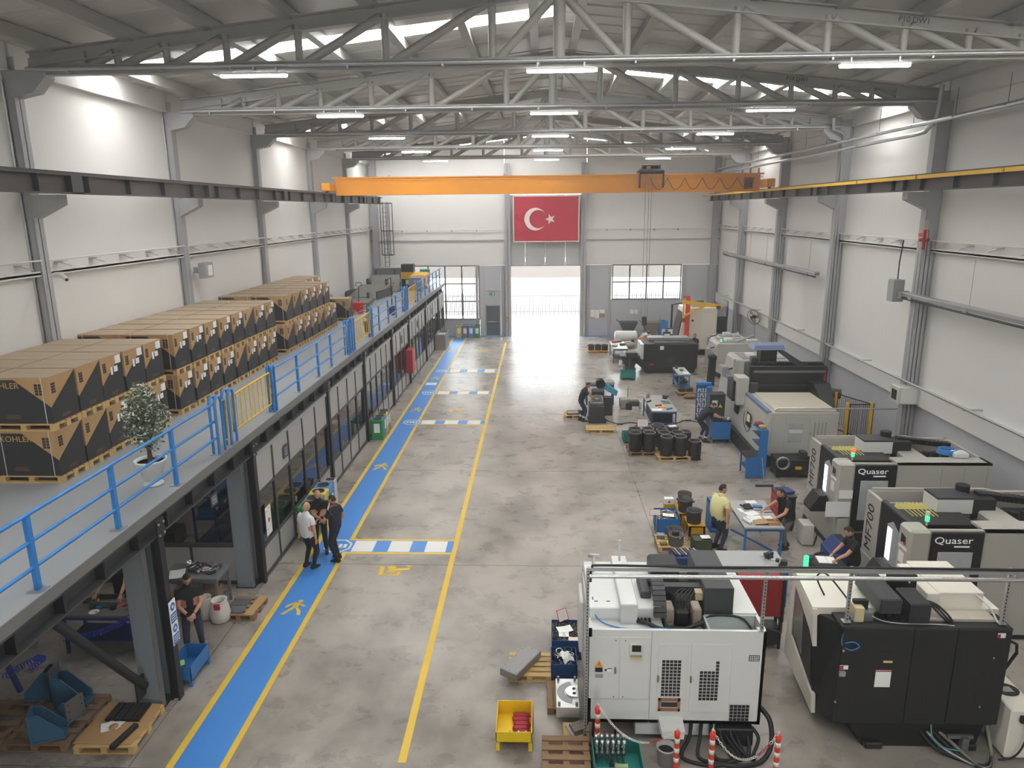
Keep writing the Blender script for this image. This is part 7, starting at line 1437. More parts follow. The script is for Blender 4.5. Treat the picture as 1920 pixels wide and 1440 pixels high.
t = T('wall_notice', 'pair of white notices on the grey wall under the right window', 'notice', (6.6, 49.96, 1.65)); MB().box((-.28, -.01, -.15), (-.02, .03, .15)).build('notice_sheet', t, paper); MB().box((.02, -.01, -.15), (.28, .03, .15)).build('notice_sheet', t, paper)
t = T('door_control', 'grey gate control box on the column left of the gate', 'control box', (-2.1, 49.5, 1.3)); MB().box((-.1, -.05, -.18), (.1, .12, .18), .01).build('box_body', t, mgrey); MB().cyl((0, -.05, .05), (0, -.08, .05), .03, 8).build('button', t, red)
# ---- right wall services
t = T('heating_pipe', 'upper of two long pipes slung along the right wall under the eaves', 'pipe', (11.55, 30, 11.0)); o = t.location; MB(o).tube([(11.5, 2, 11.0), (11.5, 48.5, 11.0)], .07, 10).build('pipe', t, galv)
for y in np.arange(10, 48, 2.3): MB(o).cyl((11.5, y, 11.05), (11.5, y, 11.75), .008, 5).build('hanger_rod', t, darksteel); MB(o).lathe([(.085, -.02), (.085, .02)], 10, (11.5, y, 11.0)).build('pipe_clamp', t, mgrey)
t = T('heating_pipe', 'lower of two long pipes slung along the right wall, ending at an elbow', 'pipe', (11.35, 33, 10.72)); o = t.location; MB(o).tube([(11.62, 22.6, 12.0), (11.55, 22.6, 11.0), (11.35, 22.75, 10.72), (11.35, 23.2, 10.7), (11.35, 48.0, 10.7)], .065, 10).build('pipe', t, galv)
for y in np.arange(25, 48, 2.3): MB(o).lathe([(.08, -.02), (.08, .02)], 10, (11.35, y, 10.7)).build('pipe_clamp', t, mgrey)
t = T('rain_pipe', 'grey rainwater pipe with an elbow on the third right column', 'pipe', (11.5, 29.7, 6)); o = t.location; MB(o).tube([(11.3, 29.6, 11.9), (11.3, 29.6, 11.5), (11.6, 29.6, 11.4), (11.75, 29.62, 11.3), (11.75, 29.62, .2)], .06, 8).build('pipe', t, galv)
def busbar(y0, y1, lab):
    t = T('busbar_duct', lab, 'busbar', (11.7, (y0 + y1) / 2, 5.85)); o = t.location; MB(o).box((11.62, y0, 5.8), (11.82, y1, 5.9)).build('duct', t, M('duct_grey', (150, 146, 140), .45, .3)); MB(o).box((11.6, y0, 5.9), (11.84, y1, 5.93)).build('duct_cover', t, galv); MB(o).tube([(11.64, y0, 5.74), (11.64, y1, 5.74)], .04, 6).build('lower_tube', t, darksteel)
    for y in np.arange(y0 + 1, y1, 3.0): MB(o).cyl((11.72, y, 5.9), (11.72, y, 7.2), .008, 5).build('hanger_wire', t, galv); MB(o).box((11.6, y - .1, 5.76), (11.66, y + .1, 5.86)).build('tap_box', t, mgrey)
    MB(o).box((11.58, y1 - .1, 5.7), (11.86, y1 + .12, 5.96), .02).build('end_box', t, mgrey)
busbar(31.0, 46.3, 'long grey busbar duct hung on the right wall between the far columns'); busbar(4, 23.6, 'long grey busbar duct hung on the right wall nearest the camera')
t = T('wall_box', 'grey junction box at the end of the nearer busbar duct', 'control box', (11.62, 23.9, 5.95)); MB().box((-.2, -.2, -.35), (.15, .2, .35), .01).build('box_body', t, mgrey); MB().tube([(0, 0, .35), (.02, .05, .9), (.1, .1, 1.6)], .02, 6).build('cable', t, blackp)
t = T('ventilation_unit', 'small white wall unit with a dark grille below the ledge on the near right column', 'wall unit', (11.75, 22.85, 2.75)); MB().box((-.35, -.35, -.28), (.3, .25, .28), .02).build('unit_case', t, lgrey); MB().box((-.36, -.2, -.16), (-.35, .12, .16)).build('grille', t, darksteel); MB().box((-.3, -.36, -.24), (.2, -.35, .24)).build('cover', t, white)
t = T('pipe_valves', 'red and yellow valve group on the near right column', 'valve', (11.74, 22.8, 7.6)); MB().cyl((0, 0, -.3), (0, 0, .3), .05, 8).build('riser', t, red); MB().cyl((-.15, 0, 0), (.15, 0, 0), .05, 8).build('branch', t, red); MB().lathe([(.09, .3), (.1, .32), (.09, .34)], 10).build('handwheel', t, yellow); MB().box((-.2, -.08, .1), (-.1, .0, .2)).build('gauge', t, orange)
t = T('wall_conduit', 'thin conduit with couplings along the right wall above the ledge', 'conduit', (11.75, 25, 3.15)); MB(t.location).tube([(11.75, 3, 3.15), (11.75, 48, 3.15)], .04, 6).build('pipe', t, galv)
for y in np.arange(6, 48, 3.4): MB(t.location).box((11.7, y - .08, 3.1), (12.2, y + .0, 3.14)).build('bracket', t, galv)
t = T('standing_fan', 'grey industrial fan on a pole near the right wall', 'fan', (11.75, 39.3, 0)); MB().cyl((0, 0, 0), (0, 0, 2.75), .035, 8).build('pole', t, galv); MB().lathe([(0, 0), (.3, 0), (.3, .03), (0, .06)], 16).build('foot', t, darksteel); b = MB(); b.X = Matrix.Translation((-.15, -.2, 2.85)) @ Matrix.Rotation(.5, 4, 'Z') @ Matrix.Rotation(1.15, 4, 'X')
b.tube([(.42 * math.cos(a * .4488), .42 * math.sin(a * .4488), 0) for a in range(14)], .015, 6, True)
b.tube([(.38 * math.cos(a * .4488), .38 * math.sin(a * .4488), .14) for a in range(14)], .01, 6, True)
for k in range(18): a = k * .349; b.tube([(.08 * math.cos(a), .08 * math.sin(a), .16), (.38 * math.cos(a), .38 * math.sin(a), .14), (.42 * math.cos(a), .42 * math.sin(a), 0)], .005, 4)
b.build('guard', t, darksteel); b2_ = MB(); b2_.X = b.X; b2_.cyl((0, 0, -.15), (0, 0, .1), .1, 12); b2_.build('motor', t, blackp)
for k in range(3):
    b3 = MB(); b3.X = b.X @ Matrix.Rotation(k * 2.094, 4, 'Z'); b3.hull([(.08, -.06, .03), (.36, -.1, .05), (.36, .12, .09), (.08, .06, .07)], [(.08, -.06, .036), (.36, -.1, .056), (.36, .12, .096), (.08, .06, .076)]); b3.build('fan_blade', t, mgrey)
bt = bench('wall_table', 'blue legged table with boxes against the right wall behind the farther branded machine', 11.35, 12.1, 20.3, 23.0, .9, anth, navy)
tag(MB().box((-.2, -.3, 0), (.2, .3, .03)).build('parts_box', None, cream), 'flat cream box on the table against the right wall', 'box', None, (11.6, 20.8, .9)); tag(MB().box((-.15, -.25, 0), (.15, .25, .2), .02).build('red_case', None, red), 'red case on the far end of the table against the right wall', 'case', None, (11.75, 22.6, .9))
t = T('control_column', 'white control cabinet with a cable hook on the floor behind the farther branded machine', 'cabinet', (10.9, 22.6, 0)); MB().box((-.25, -.2, 0), (.25, .2, 1.3), .02).build('cabinet_body', t, lgrey); MB().box((-.15, -.22, 1.3), (.15, .1, 1.42), .03).build('motor', t, darksteel); MB().box((-.1, -.24, .2), (.2, -.2, .5), .02).build('orange_box', t, orange); MB().box((-.22, -.21, .6), (-.1, -.2, .72)).build('red_label', t, red)
# ---- under the mezzanine
g_top = M('worn_bench', (104, 98, 98), .6, var=.12, sc=5)
bench('work_bench', 'dark blue workbench with hand tools under the mezzanine', -9.5, -7.85, 12.45, 13.15, .87, g_top, navy, .3)
t = T('parts_tray', 'olive grey metal tray held by the man at the dark blue workbench', 'tray', (-8.78, 12.93, .871), .05); b = MB(); b.box((-.26, -.15, 0), (.26, .15, .01)).box((-.26, -.15, .01), (-.25, .15, .12)).box((.25, -.15, .01), (.26, .15, .09)).box((-.25, .14, .01), (.25, .15, .12)).box((-.25, -.15, .01), (.25, -.14, .12)); b.build('tray_body', t, M('tray_olive', (92, 98, 90), .5)); MB().tube([(-.27, -.16, .12), (.27, -.16, .12), (.27, .16, .1), (-.27, .16, .12)], .012, 6, True).build('tray_rim', t, rawsteel)
for (x, y, w, d, h, r, m, l) in ((-9.05, 12.95, .1, .16, .05, .3, yellow, 'yellow rag on the dark blue workbench'), (-8.85, 12.72, .12, .07, .05, 0, blue, 'blue tape measure on the dark blue workbench'), (-9.0, 12.75, .1, .1, .07, 0, olive, 'olive ball shaped part on the dark blue workbench'), (-8.45, 12.85, .03, .24, .03, -.6, orange, 'orange handled screwdriver on the dark blue workbench'), (-8.3, 12.9, .025, .3, .025, -.7, darksteel, 'dark spanner on the dark blue workbench'), (-8.2, 12.82, .025, .34, .025, -.75, rawsteel, 'steel file on the dark blue workbench'), (-8.55, 12.72, .12, .08, .04, .2, blackp, 'black gauge on the dark blue workbench'), (-9.2, 12.98, .2, .14, .05, .2, darksteel, 'dark pliers pile on the dark blue workbench'), (-8.0, 12.62, .06, .22, .05, -.8, rawsteel, 'steel clamp at the right end of the dark blue workbench')): tag(MB().box((-w / 2, -d / 2, 0), (w / 2, d / 2, h), min(w, d, h) * .25).build('hand_tool', None, m), l, 'tool', None, (x, y, .871), r)
t = T('white_dish', 'small white dish on the front edge of the dark blue workbench', 'dish', (-8.85, 12.56, .871)); MB().lathe([(0, 0), (.06, 0), (.1, .025), (.09, .025), (.05, .008), (0, .008)], 16).build('dish_body', t, paper)
MB().cyl((.02, 0, .01), (.05, .02, .015), .012, 6).build('washer', t, rawsteel)
def coil(pts, R, turns, lab):
    P = [V(p) for p in pts]; out = []; n = turns * 8
    for i in range(n + 1):
        u = i / n * (len(P) - 1); k = min(int(u), len(P) - 2); f = u - k; c = P[k].lerp(P[k + 1], f); d = (P[k + 1] - P[k]).normalized(); s = d.cross(V((0, 0, 1))).normalized(); w = s.cross(d); a = i * PI / 4
        out.append(c + s * R * math.cos(a) + w * R * math.sin(a))
    t = T('spiral_hose', lab, 'hose', pts[len(pts) // 2]); MB(t.location).tube(out, .009, 5).build('spiral', t, M('hose_blue', (24, 56, 170), .35)); MB(t.location).cyl(out[-1], out[-1] + V((.06, 0, .03)), .014, 6).build('coupling', t, chrome)
coil([(-9.4, 12.3, .45), (-9.0, 12.3, .5), (-8.6, 12.32, .6), (-8.25, 12.36, .75), (-8.05, 12.4, .9)], .05, 26, 'blue spiral air hose hanging in front of the dark blue workbench')
coil([(-9.5, 10.9, .6), (-9.2, 10.95, .78), (-9.0, 11.1, .85), (-9.05, 11.3, .7), (-9.3, 11.25, .5)], .055, 20, 'blue and black spiral air hose looped at the left edge of the frame')
t = T('blue_trestle', 'dark blue trestle leg standing at the left edge of the frame', 'trestle', (-9.75, 11.3, 0)); MB().bar((-.1, 0, .9), (.15, 0, 0), .07, .07).build('leg', t, navy); MB().bar((-.5, .2, .92), (.3, -.1, .92), .07, .07).build('top_rail', t, navy); MB().bar((-.35, .1, .9), (-.6, .1, 0), .07, .07).build('leg', t, navy)
bench('work_bench', 'grey workbench full of metal parts behind the man with the phone', -8.25, -6.98, 13.95, 14.65, .87, M('grey_bench', (112, 114, 116), .5), M('bench_leg_grey', (104, 108, 112), .5), .22)
heap('assorted bright metal parts strewn over the grey workbench', -7.75, -7.1, 14.15, 14.6, .871, 60, [chrome, rawsteel, darksteel], .16, .022, 21)
sheet('white drawing on the left half of the grey workbench', -7.95, 14.15, .871, .32, .4, .4)
tag(MB().ball((0, 0, .04), (.14, .09, .04), 12, 6).build('pink_cloth', None, M('pink_cloth', (222, 178, 186), .85)), 'pink cleaning cloth on the grey workbench', 'cloth', None, (-7.4, 14.3, .875))
t = T('steel_cup', 'bright steel cup on the grey workbench', 'cup', (-7.85, 14.5, .871)); MB().lathe([(0, 0), (.07, 0), (.08, .12), (.07, .12), (.06, .01)], 14).build('cup_body', t, chrome); MB().tube([(.075, 0, .1), (.12, 0, .08), (.12, 0, .04), (.07, 0, .02)], .008, 6).build('handle', t, chrome)
for (x, l, m) in ((-7.9, 'open cardboard box on the lower shelf of the grey workbench', card), (-7.35, 'brown box on the lower shelf of the grey workbench', wood_d)): tag(MB().box((-.22, -.2, 0), (.22, .2, .25), .005).build('parts_box', None, m), l, 'box', None, (x, 14.3, .221))
def sack(x, y, lab, s):
    t = T('white_sack', lab, 'sack', (x, y, 0)); MB().lathe([(0, 0), (.14 * s, 0), (.19 * s, .05), (.21 * s, .22), (.18 * s, .4), (.15 * s, .48), (.17 * s, .52), (.12 * s, .5), (.1 * s, .4)], 14).build('sack_body', t, M('sack_white', (206, 200, 192), .8, var=.08, sc=9)); MB().lathe([(0, .38), (.13 * s, .4)], 10).build('contents', t, darksteel)
    return t
sack(-7.24, 13.82, 'white sack of scrap left of the other one below the grey workbench', .85); s_ = sack(-6.88, 13.72, 'white sack with a red patch below the grey workbench', 1.05); MB().box((-.02, -.215, .38), (.1, -.17, .5)).build('red_patch', s_, red)
make_pallet('pallet with a flat steel frame by the grey column beside the walkway', True, (-6.5, 14.12, 0), wood_d, 0, .72, .8); tag(MB().box((-.2, -.3, 0), (.18, .3, .012)).box((-.2, -.3, .012), (.18, -.28, .03)).box((-.2, .0, .012), (.18, .02, .03)).build('steel_frame_plate', None, rawsteel), 'flat steel plate with ribs on the pallet by the walkway', 'steel plate', None, (-6.62, 14.1, .137)); tag(MB().box((-.1, -.4, 0), (.1, .4, .012)).build('card_sheet', None, card), 'strip of cardboard on the walkway side of the same pallet', 'cardboard', None, (-6.25, 14.12, .137), -.08)
openbin('steel_bin', 'blue steel bin on legs by the nearest black post', -6.9, -6.45, 11.5, 12.25, .12, .42, blue); sheet('green card lying over the blue bin at the black post', -6.72, 11.6, .42, .22, .18, .5, M('green_card', (150, 196, 130), .7)); tag(MB().tube([(0, 0, .0), (0, .2, 0), (0, .2, .12), (0, 0, .12)], .018, 6, True).build('bent_rod', None, darksteel), 'bent dark rod standing in the blue bin at the black post', 'rod', None, (-6.8, 11.75, .153))
t = T('safety_sign', 'white and blue safety sign on the nearest black post', 'sign', (-6.47, 11.2, 1.55)); MB().box((0, -.11, -.42), (.01, .11, .42)).build('sign_board', t, paper); sb = M('sign_blue', (40, 96, 176), .5)
for z in (.3, -.12):
    b = MB(); b.X = Matrix.Translation((.011, 0, z)) @ Matrix.Rotation(PI / 2, 4, 'Y'); b.cyl((0, 0, 0), (0, 0, .003), .075, 16); b.build('sign_roundel', t, sb); MB().box((.0145, -.03, z - .025), (.016, .03, z + .025)).build('pictogram', t, paper)
for z in (.09, -.32):
    MB().box((.01, -.09, z - .09), (.013, .09, z + .09)).build('sign_text_panel', t, sb); b = MB()
    for k in range(3): b.box((.013, -.07, z - .05 + k * .045), (.0145, .07, z - .035 + k * .045))
    b.build('text_lines', t, paper)
t = T('black_crate', 'black plastic crate on the floor of the room behind the grey workbench', 'crate', (-9.9, 17.4, 0)); b = MB(); b.box((-.35, -.3, 0), (.35, .3, .02)).box((-.35, -.3, .02), (.35, -.28, .45)).box((-.35, .28, .02), (.35, .3, .45)).box((-.35, -.28, .02), (-.33, .28, .45)).box((.33, -.28, .02), (.35, .28, .45)); b.build('crate_body', t, blackp); MB().box((-.37, -.32, .42), (.37, -.29, .45)).build('crate_rim', t, blackp)
make_pallet('dark pallet under the blue angle brackets', True, (-8.3, 10.45, 0), wood_d, .0, 1.1, 1.3)
make_pallet('dark pallet at the left edge under more angle brackets', True, (-9.42, 10.3, 0), wood_d, .0, 1.0, 1.2)
make_pallet('pallet covered with cardboard beside the nearest grey column', True, (-7.12, 10.3, 0), wood, .03, 1.0, 1.05)
ab = M('bracket_blue', (54, 96, 126), .45, var=.08)
def bracket(x, y, z, rz, lab, s=1.0, bare=False, hw=.17):
    t = T('angle_bracket', lab, 'bracket', (x, y, z), rz, None); m2_ = M('bare_plate', (112, 108, 106), .5, .3) if bare else ab
    MB().box((-hw, -.03, 0), (hw, .5 * s, .03)).build('foot_plate', t, ab); MB().box((-hw, .46 * s, .03), (hw, .46 * s + .035, .56 * s)).build('back_plate', t, m2_)
    for xx in (-hw + .02, hw - .045): b = MB(); b.prism([(0, .03), (.46 * s, .03), (.46 * s, .53 * s), (.34 * s, .53 * s), (0, .14 * s)], 'x', xx, xx + .025); b.build('gusset', t, ab)
    b = MB()
    for (xx, zz) in ((-.12, .1), (.12, .1), (-.12, .3), (.12, .3), (-.12, .48), (.12, .48)): b.cyl((xx, .46 * s + .035, zz * s), (xx, .46 * s + .037, zz * s), .014, 8)
    for xx in (-.12, .12): b.cyl((xx, .02, .03), (xx, .02, .032), .014, 8)
    b.build('bolt_holes', t, blackp)
bracket(-9.2, 11.02, .137, -PI / 2 + .1, 'blue angle bracket with a bare plate at the back left of the pallets', 1, True); bracket(-8.02, 10.9, .137, PI / 2 + .15, 'blue angle bracket at the back right with its foot towards the column', 1.05); bracket(-7.95, 10.12, .137, 1.99, 'blue angle bracket with its triangular side towards the camera', .95); bracket(-8.3, 10.55, .137, -1.9, 'small blue angle bracket with a bare plate in the middle of the pallet', .72, True); bracket(-9.75, 10.1, .137, -1.5, 'blue angle bracket at the left edge of the frame', 1.1, True)
b = MB(); b.add([(-.5, -.5, 0), (.46, -.53, 0), (.53, -.1, 0), (.5, .47, 0), (.1, .5, 0), (-.46, .5, 0), (-.5, -.5, .012), (.46, -.53, .012), (.53, -.1, .012), (.5, .47, .012), (.1, .5, .012), (-.46, .5, .012)], [(0, 5, 4, 3, 2, 1), (6, 7, 8, 9, 10, 11), (0, 1, 7, 6), (1, 2, 8, 7), (2, 3, 9, 8), (3, 4, 10, 9), (4, 5, 11, 10), (5, 0, 6, 11)])
tag(b.build('card_sheet', None, card), 'large brown cardboard sheet on the pallet beside the nearest grey column', 'cardboard', None, (-7.16, 10.35, .137), .03)
t = T('slotted_plate', 'black slotted plates side by side on the cardboard', 'plate', (-7.12, 10.58, .15), .02)
for k in range(4):
    MB().box((-.3 + k * .15, -.22, 0), (-.165 + k * .15, .22, .05), .004).build('plate_strip', t, blackp)
    for q in range(2): MB().cyl((-.23 + k * .15, -.1 + q * .2 - .04 * (k % 2), .05), (-.23 + k * .15, -.1 + q * .2 - .04 * (k % 2), .052), .018, 8).build('hole', t, M('hole_black', (8, 8, 9), .6))
sheet('crumpled white tissue on the cardboard', -7.25, 10.25, .15, .3, .24, .5); sheet('second white tissue under the first on the cardboard', -7.2, 10.28, .15, .26, .2, -.2)
tag(MB().lathe([(0, 0), (.075, 0), (.075, .006), (0, .006)], 20).build('card_disc', None, card), 'round brown card disc on the white tissue', 'disc', None, (-7.18, 10.22, .17)); tag(MB().box((-.045, -.28, 0), (.045, .28, .07), .004).build('black_bar', None, black), 'long black bar lying on the near edge of the cardboard', 'bar', None, (-6.86, 9.98, .15), -.2)
t = T('chip_conveyor', 'narrow black upright chip conveyor standing beyond the gantry machine', 'conveyor', (8.6, 35.4, 0)); MB().hull([(-.14, -.2, 0), (.14, -.2, 0), (.14, .3, 0), (-.14, .3, 0)], [(-.1, -.2, 1.35), (.18, -.2, 1.45), (.18, .2, 1.45), (-.1, .2, 1.35)]).build('conveyor_body', t, black); MB().box((-.16, -.24, 1.3), (.2, .24, 1.5), .03).build('conveyor_head', t, blackp)
# ================================================================ PEOPLE
skinm = M('skin', (196, 144, 118), .55, var=.05); hairm = M('dark_hair', (38, 30, 26), .7, var=.2, sc=30); greyh = M('grey_stubble', (92, 78, 70), .8); eyem = M('eye_dark', (30, 24, 22), .3); lipm = M('lip', (150, 88, 80), .6)
shoem = M('shoe_black', (28, 27, 28), .5)
def ik(a, t, l1, l2, pole):
    a, t, pole = V(a), V(t), V(pole); d = t - a; L = min(d.length, (l1 + l2) * .995); n = d.normalized(); t = a + n * L
    c = max(-1, min(1, (l1 * l1 + L * L - l2 * l2) / (2 * l1 * L))); p = pole - n * pole.dot(n); p.normalize()
    return a + n * l1 * c + p * l1 * math.sqrt(max(0, 1 - c * c)), t
PEOPLE = []
def person(label, x, y, face, h, shirt, pants, hair='short', lean=0.0, rh=None, lh=None, feet=((.1, 0), (-.1, 0)), look=(0, .1), fat=1.0, beard=False, stripe=False, hd=None, group=None, twist=0.0):
    s = h / 1.75; t = T('person', label, 'person', (x, y, 0), math.radians(face - 90)); t.scale = (s, s, s)
    pz_ = .92 - .06 * abs(lean)
    pel = V((0, -.18 * math.sin(lean), pz_)); R = Matrix.Rotation(twist, 3, 'Z') @ Matrix.Rotation(-lean, 3, 'X')
    up = lambda q: pel + R @ V(q)
    J = {'pel': pel, 'sp': up((0, 0, .2)), 'ch': up((0, 0, .38)), 'nb': up((0, .0, .52)), 'nt': up((0, .02, .6))}
    E_ = [('pel', 'sp'), ('sp', 'ch'), ('ch', 'nb'), ('nb', 'nt')]; f = fat
    rad = {'pel': (.155 * f, .115 * f), 'sp': (.15 * f * f, .115 * f * f), 'ch': (.17 * f, .12 * f), 'nb': (.085, .07), 'nt': (.058, .058)}
    for sd, k in (('R', 1), ('L', -1)):
        tgt = (rh if k > 0 else lh) or (k * .27 * f, .04, .8)
        sh = up((k * .185 * (1 + (f - 1) * .6), 0, .45)); el, wr = ik(sh, tgt, .285, .255, (k * .95, -.55, -.4))
        J['sh' + sd], J['el' + sd], J['wr' + sd] = sh, el, wr
        fx_, fy_ = feet[0 if k > 0 else 1]; hip = pel + V((k * .092, 0, -.04)); an = V((fx_, fy_, .09)); kn, an = ik(hip, an, .42, .42, (k * .08, 1, 0))
        J['hi' + sd], J['kn' + sd], J['an' + sd] = hip, kn, an
        E_ += [('ch', 'sh' + sd), ('sh' + sd, 'el' + sd), ('el' + sd, 'wr' + sd), ('pel', 'hi' + sd), ('hi' + sd, 'kn' + sd), ('kn' + sd, 'an' + sd)]
        rad.update({'sh' + sd: (.066, .066), 'el' + sd: (.045, .045), 'wr' + sd: (.03, .03), 'hi' + sd: (.09 * f, .095 * f), 'kn' + sd: (.062, .062), 'an' + sd: (.042, .042)})
    names = list(J); me = bpy.data.meshes.new('body'); vs = [J[n] for n in names]; ed = []
    extra = []
    def mid(a, b, u, r):
        vs.append(J[a].lerp(J[b], u)); extra.append(r); return len(vs) - 1
    for (a, b) in E_:
        if a[:2] in ('sh', 'hi', 'kn', 'el') and b[:2] in ('el', 'kn', 'an', 'wr'):
            r = {'el': .054, 'kn': .078 * f, 'an': .055, 'wr': .041}[b[:2]]; m_ = mid(a, b, .4, (r, r)); ed += [(names.index(a), m_), (m_, names.index(b))]
        else: ed.append((names.index(a), names.index(b)))
    me.from_pydata([tuple(v) for v in vs], ed, []); o = bpy.data.objects.new('body', me); COL.objects.link(o)
    md = o.modifiers.new('skin', 'SKIN'); md.use_smooth_shade = True
    rr = [rad[n] for n in names] + extra
    for i, sv in enumerate(me.skin_vertices[0].data): sv.radius = rr[i]; sv.use_root = (i == 0)
    sb_ = o.modifiers.new('sub', 'SUBSURF'); sb_.levels = 2; sb_.render_levels = 2
    PEOPLE.append(dict(t=t, o=o, J=J, shirt=shirt, pants=pants, hair=hair, look=look, beard=beard, stripe=stripe, R=R, hd=hd))
    return t
def finish_people():
    dg = bpy.context.evaluated_depsgraph_get()
    for p in PEOPLE:
        ev = bpy.data.meshes.new_from_object(p['o'].evaluated_get(dg)); J = p['J']; t = p['t']; bpy.data.objects.remove(p['o'])
        vv = np.array([v.co for v in ev.vertices]); nn = np.array([v.normal for v in ev.vertices]); fs = [tuple(q.vertices) for q in ev.polygons]
        segs = [('pel', 'sp', 'T'), ('sp', 'ch', 'T'), ('ch', 'nb', 'T'), ('nb', 'nt', 'N')]
        for sd in 'RL': segs += [('ch', 'sh' + sd, 'T'), ('sh' + sd, 'el' + sd, 'A'), ('el' + sd, 'wr' + sd, 'F'), ('pel', 'hi' + sd, 'P'), ('hi' + sd, 'kn' + sd, 'P'), ('kn' + sd, 'an' + sd, 'S')]
        best = np.full(len(vv), 9.0); reg = np.zeros(len(vv), int); par = np.zeros(len(vv))
        for i, (a, b, r) in enumerate(segs):
            A, B = np.array(J[a]), np.array(J[b]); d = B - A; u = np.clip(((vv - A) @ d) / (d @ d), 0, 1); dist = np.linalg.norm(vv - (A + u[:, None] * d), axis=1); far = dist > {'A': .088, 'F': .066}.get(r, 9); dist = dist - {'T': .13, 'N': .055, 'A': .055, 'F': .04, 'P': .085, 'S': .055}[r]; dist[far] = 8
            k = dist < best; best[k] = dist[k]; reg[k] = i; par[k] = u[k]
        rc = np.array([segs[i][2] for i in reg]); pel = np.array(J['pel']); axis = np.array(J['ch'] - J['pel']); axis /= np.linalg.norm(axis); al = (vv - pel) @ axis
        shirt = (np.isin(rc, ['T']) & (al > -.09)) | ((rc == 'A') & (par < .62)) | ((rc == 'P') & (al > -.09))
        pants = (np.isin(rc, ['P', 'S']) & ~((rc == 'S') & (par > .97))) | ((rc == 'T') & (al < .1))
        def shell(mask, off, nm, m, lab=None):
            keep = [f for f in fs if all(mask[i] for i in f)]; ids = sorted({i for f in keep for i in f}); mp = {i: k for k, i in enumerate(ids)}
            b = MB(); b.add([vv[i] + nn[i] * off for i in ids], [tuple(mp[i] for i in f) for f in keep], True); return b.build(nm, t, m, lab, fix=False)
        b = MB(); b.mat(skinm).add([tuple(q) for q in vv], fs, True)
        # hands
        for sd, k in (('R', 1), ('L', -1)):
            w, e = J['wr' + sd], J['el' + sd]; d = (w - e).normalized()
            if abs(d.z) > .6: side = V((0, 1, 0))
            else: side = V((1, 0, 0)) * k
            d = (d + V((0, 0, -.25 if abs(d.z) < .6 else 0))).normalized()
            side = (side - d * side.dot(d)).normalized(); nr = d.cross(side).normalized()
            b.hull([w - side * .024 - nr * .012, w + side * .024 - nr * .012, w + side * .024 + nr * .012, w - side * .024 + nr * .012], [w + d * .09 - side * .04 - nr * .012, w + d * .09 + side * .04 - nr * .012, w + d * .09 + side * .04 + nr * .012, w + d * .09 - side * .04 + nr * .012])
            cn = nr * (-k if nr.x * k > 0 else k) if abs(d.z) > .6 else nr * (1 if nr.z < 0 else -1)
            for q, L in enumerate((.068, .078, .072, .056)):
                p0 = w + d * .085 + side * (.032 - .0215 * q); p1 = p0 + d * L * .5 + cn * .006; p2 = p1 + (d * .75 + cn * .65).normalized() * L * .32; p3 = p2 + (d * .3 + cn).normalized() * L * .24
                b.tube([p0, p1, p2, p3], [.0095, .009, .008, .006], 6)
            p0 = w + d * .03 + side * .026; p1 = p0 + (d * .7 + side * .6 + cn * .2).normalized() * .04; b.tube([p0, p1, p1 + (d * .9 + cn * .4).normalized() * .032], [.012, .0105, .008], 6)
        # head
        H0 = J['nt'] + p['R'] @ V((0, .025, .105)); yw, pt = p['look']; Q = Matrix.Translation(H0) @ (p['R'].to_4x4() if p['hd'] is None else Matrix.Identity(4)) @ Matrix.Rotation(yw, 4, 'Z') @ Matrix.Rotation(-pt, 4, 'X'); b.X = Q
        hv = []; hf = []; n, kk = 18, 12; src = MB().ball((0, 0, 0), 1, n, kk)
        def shape(q):
            xx, yy, zz = q; r = .076 * (1 - .26 * max(0, -zz) ** 1.5 * (1 if yy > 0 else .5)); Y = yy * (.096 if yy > 0 else .1) * (1 - .05 * max(0, -zz)); Y += (.012 * max(0, yy) * max(0, -zz))
            return (xx * r, Y - (.03 if yy < 0 else 0) * max(0, -zz) * abs(yy), zz * .118)
        b.mat(skinm).add([shape(q) for q in src.v], src.f, True)
        b.hull([(-.012, .088, -.03), (.012, .088, -.03), (.008, .088, .015), (-.008, .088, .015)], [(-.014, .112, -.034), (.014, .112, -.034), (.004, .097, .014), (-.004, .097, .014)])
        for k in (-1, 1):
            b.mat(skinm).ball((k * .078, -.01, -.005), (.012, .022, .032), 8, 6); b.mat(paper).ball((k * .03, .082, .012), (.013, .008, .008), 8, 5); b.mat(eyem).ball((k * .03, .087, .012), (.006, .005, .006), 6, 4); b.mat(hairm).box((k * .03 - .018, .084, .027), (k * .03 + .018, .093, .033))
        b.mat(lipm).box((-.022, .086, -.062), (.022, .095, -.054)); b.X = None
        b.build('body', t, fix=False)
        if p['hair'] != 'bald':
            hb = MB(); hb.X = Q; cap = [i for i, q in enumerate(src.v) if q[2] > .55 or (q[1] < .35 and q[2] > .0) or (q[1] < -.1 and q[2] > -.45)]; cs = set(cap); mp = {i: k for k, i in enumerate(cap)}
            hb.add([V(shape(src.v[i])) * 1.09 + V((0, -.002, .004)) for i in cap], [tuple(mp[i] for i in f) for f in src.f if all(i in cs for i in f)], True); hb.build('hair', t, hairm, fix=False)
        if p['beard']:
            hb = MB(); hb.X = Q; cap = [i for i, q in enumerate(src.v) if q[2] < -.3 and q[1] > .0]; cs = set(cap); mp = {i: k for k, i in enumerate(cap)}
            hb.add([V(shape(src.v[i])) * 1.06 + V((0, .004, -.002)) for i in cap], [tuple(mp[i] for i in f) for f in src.f if all(i in cs for i in f)], True); hb.build('beard', t, hairm, fix=False)
        shell(pants, .008, 'trousers', p['pants']); shell(shirt, .017, 'shirt', p['shirt'])
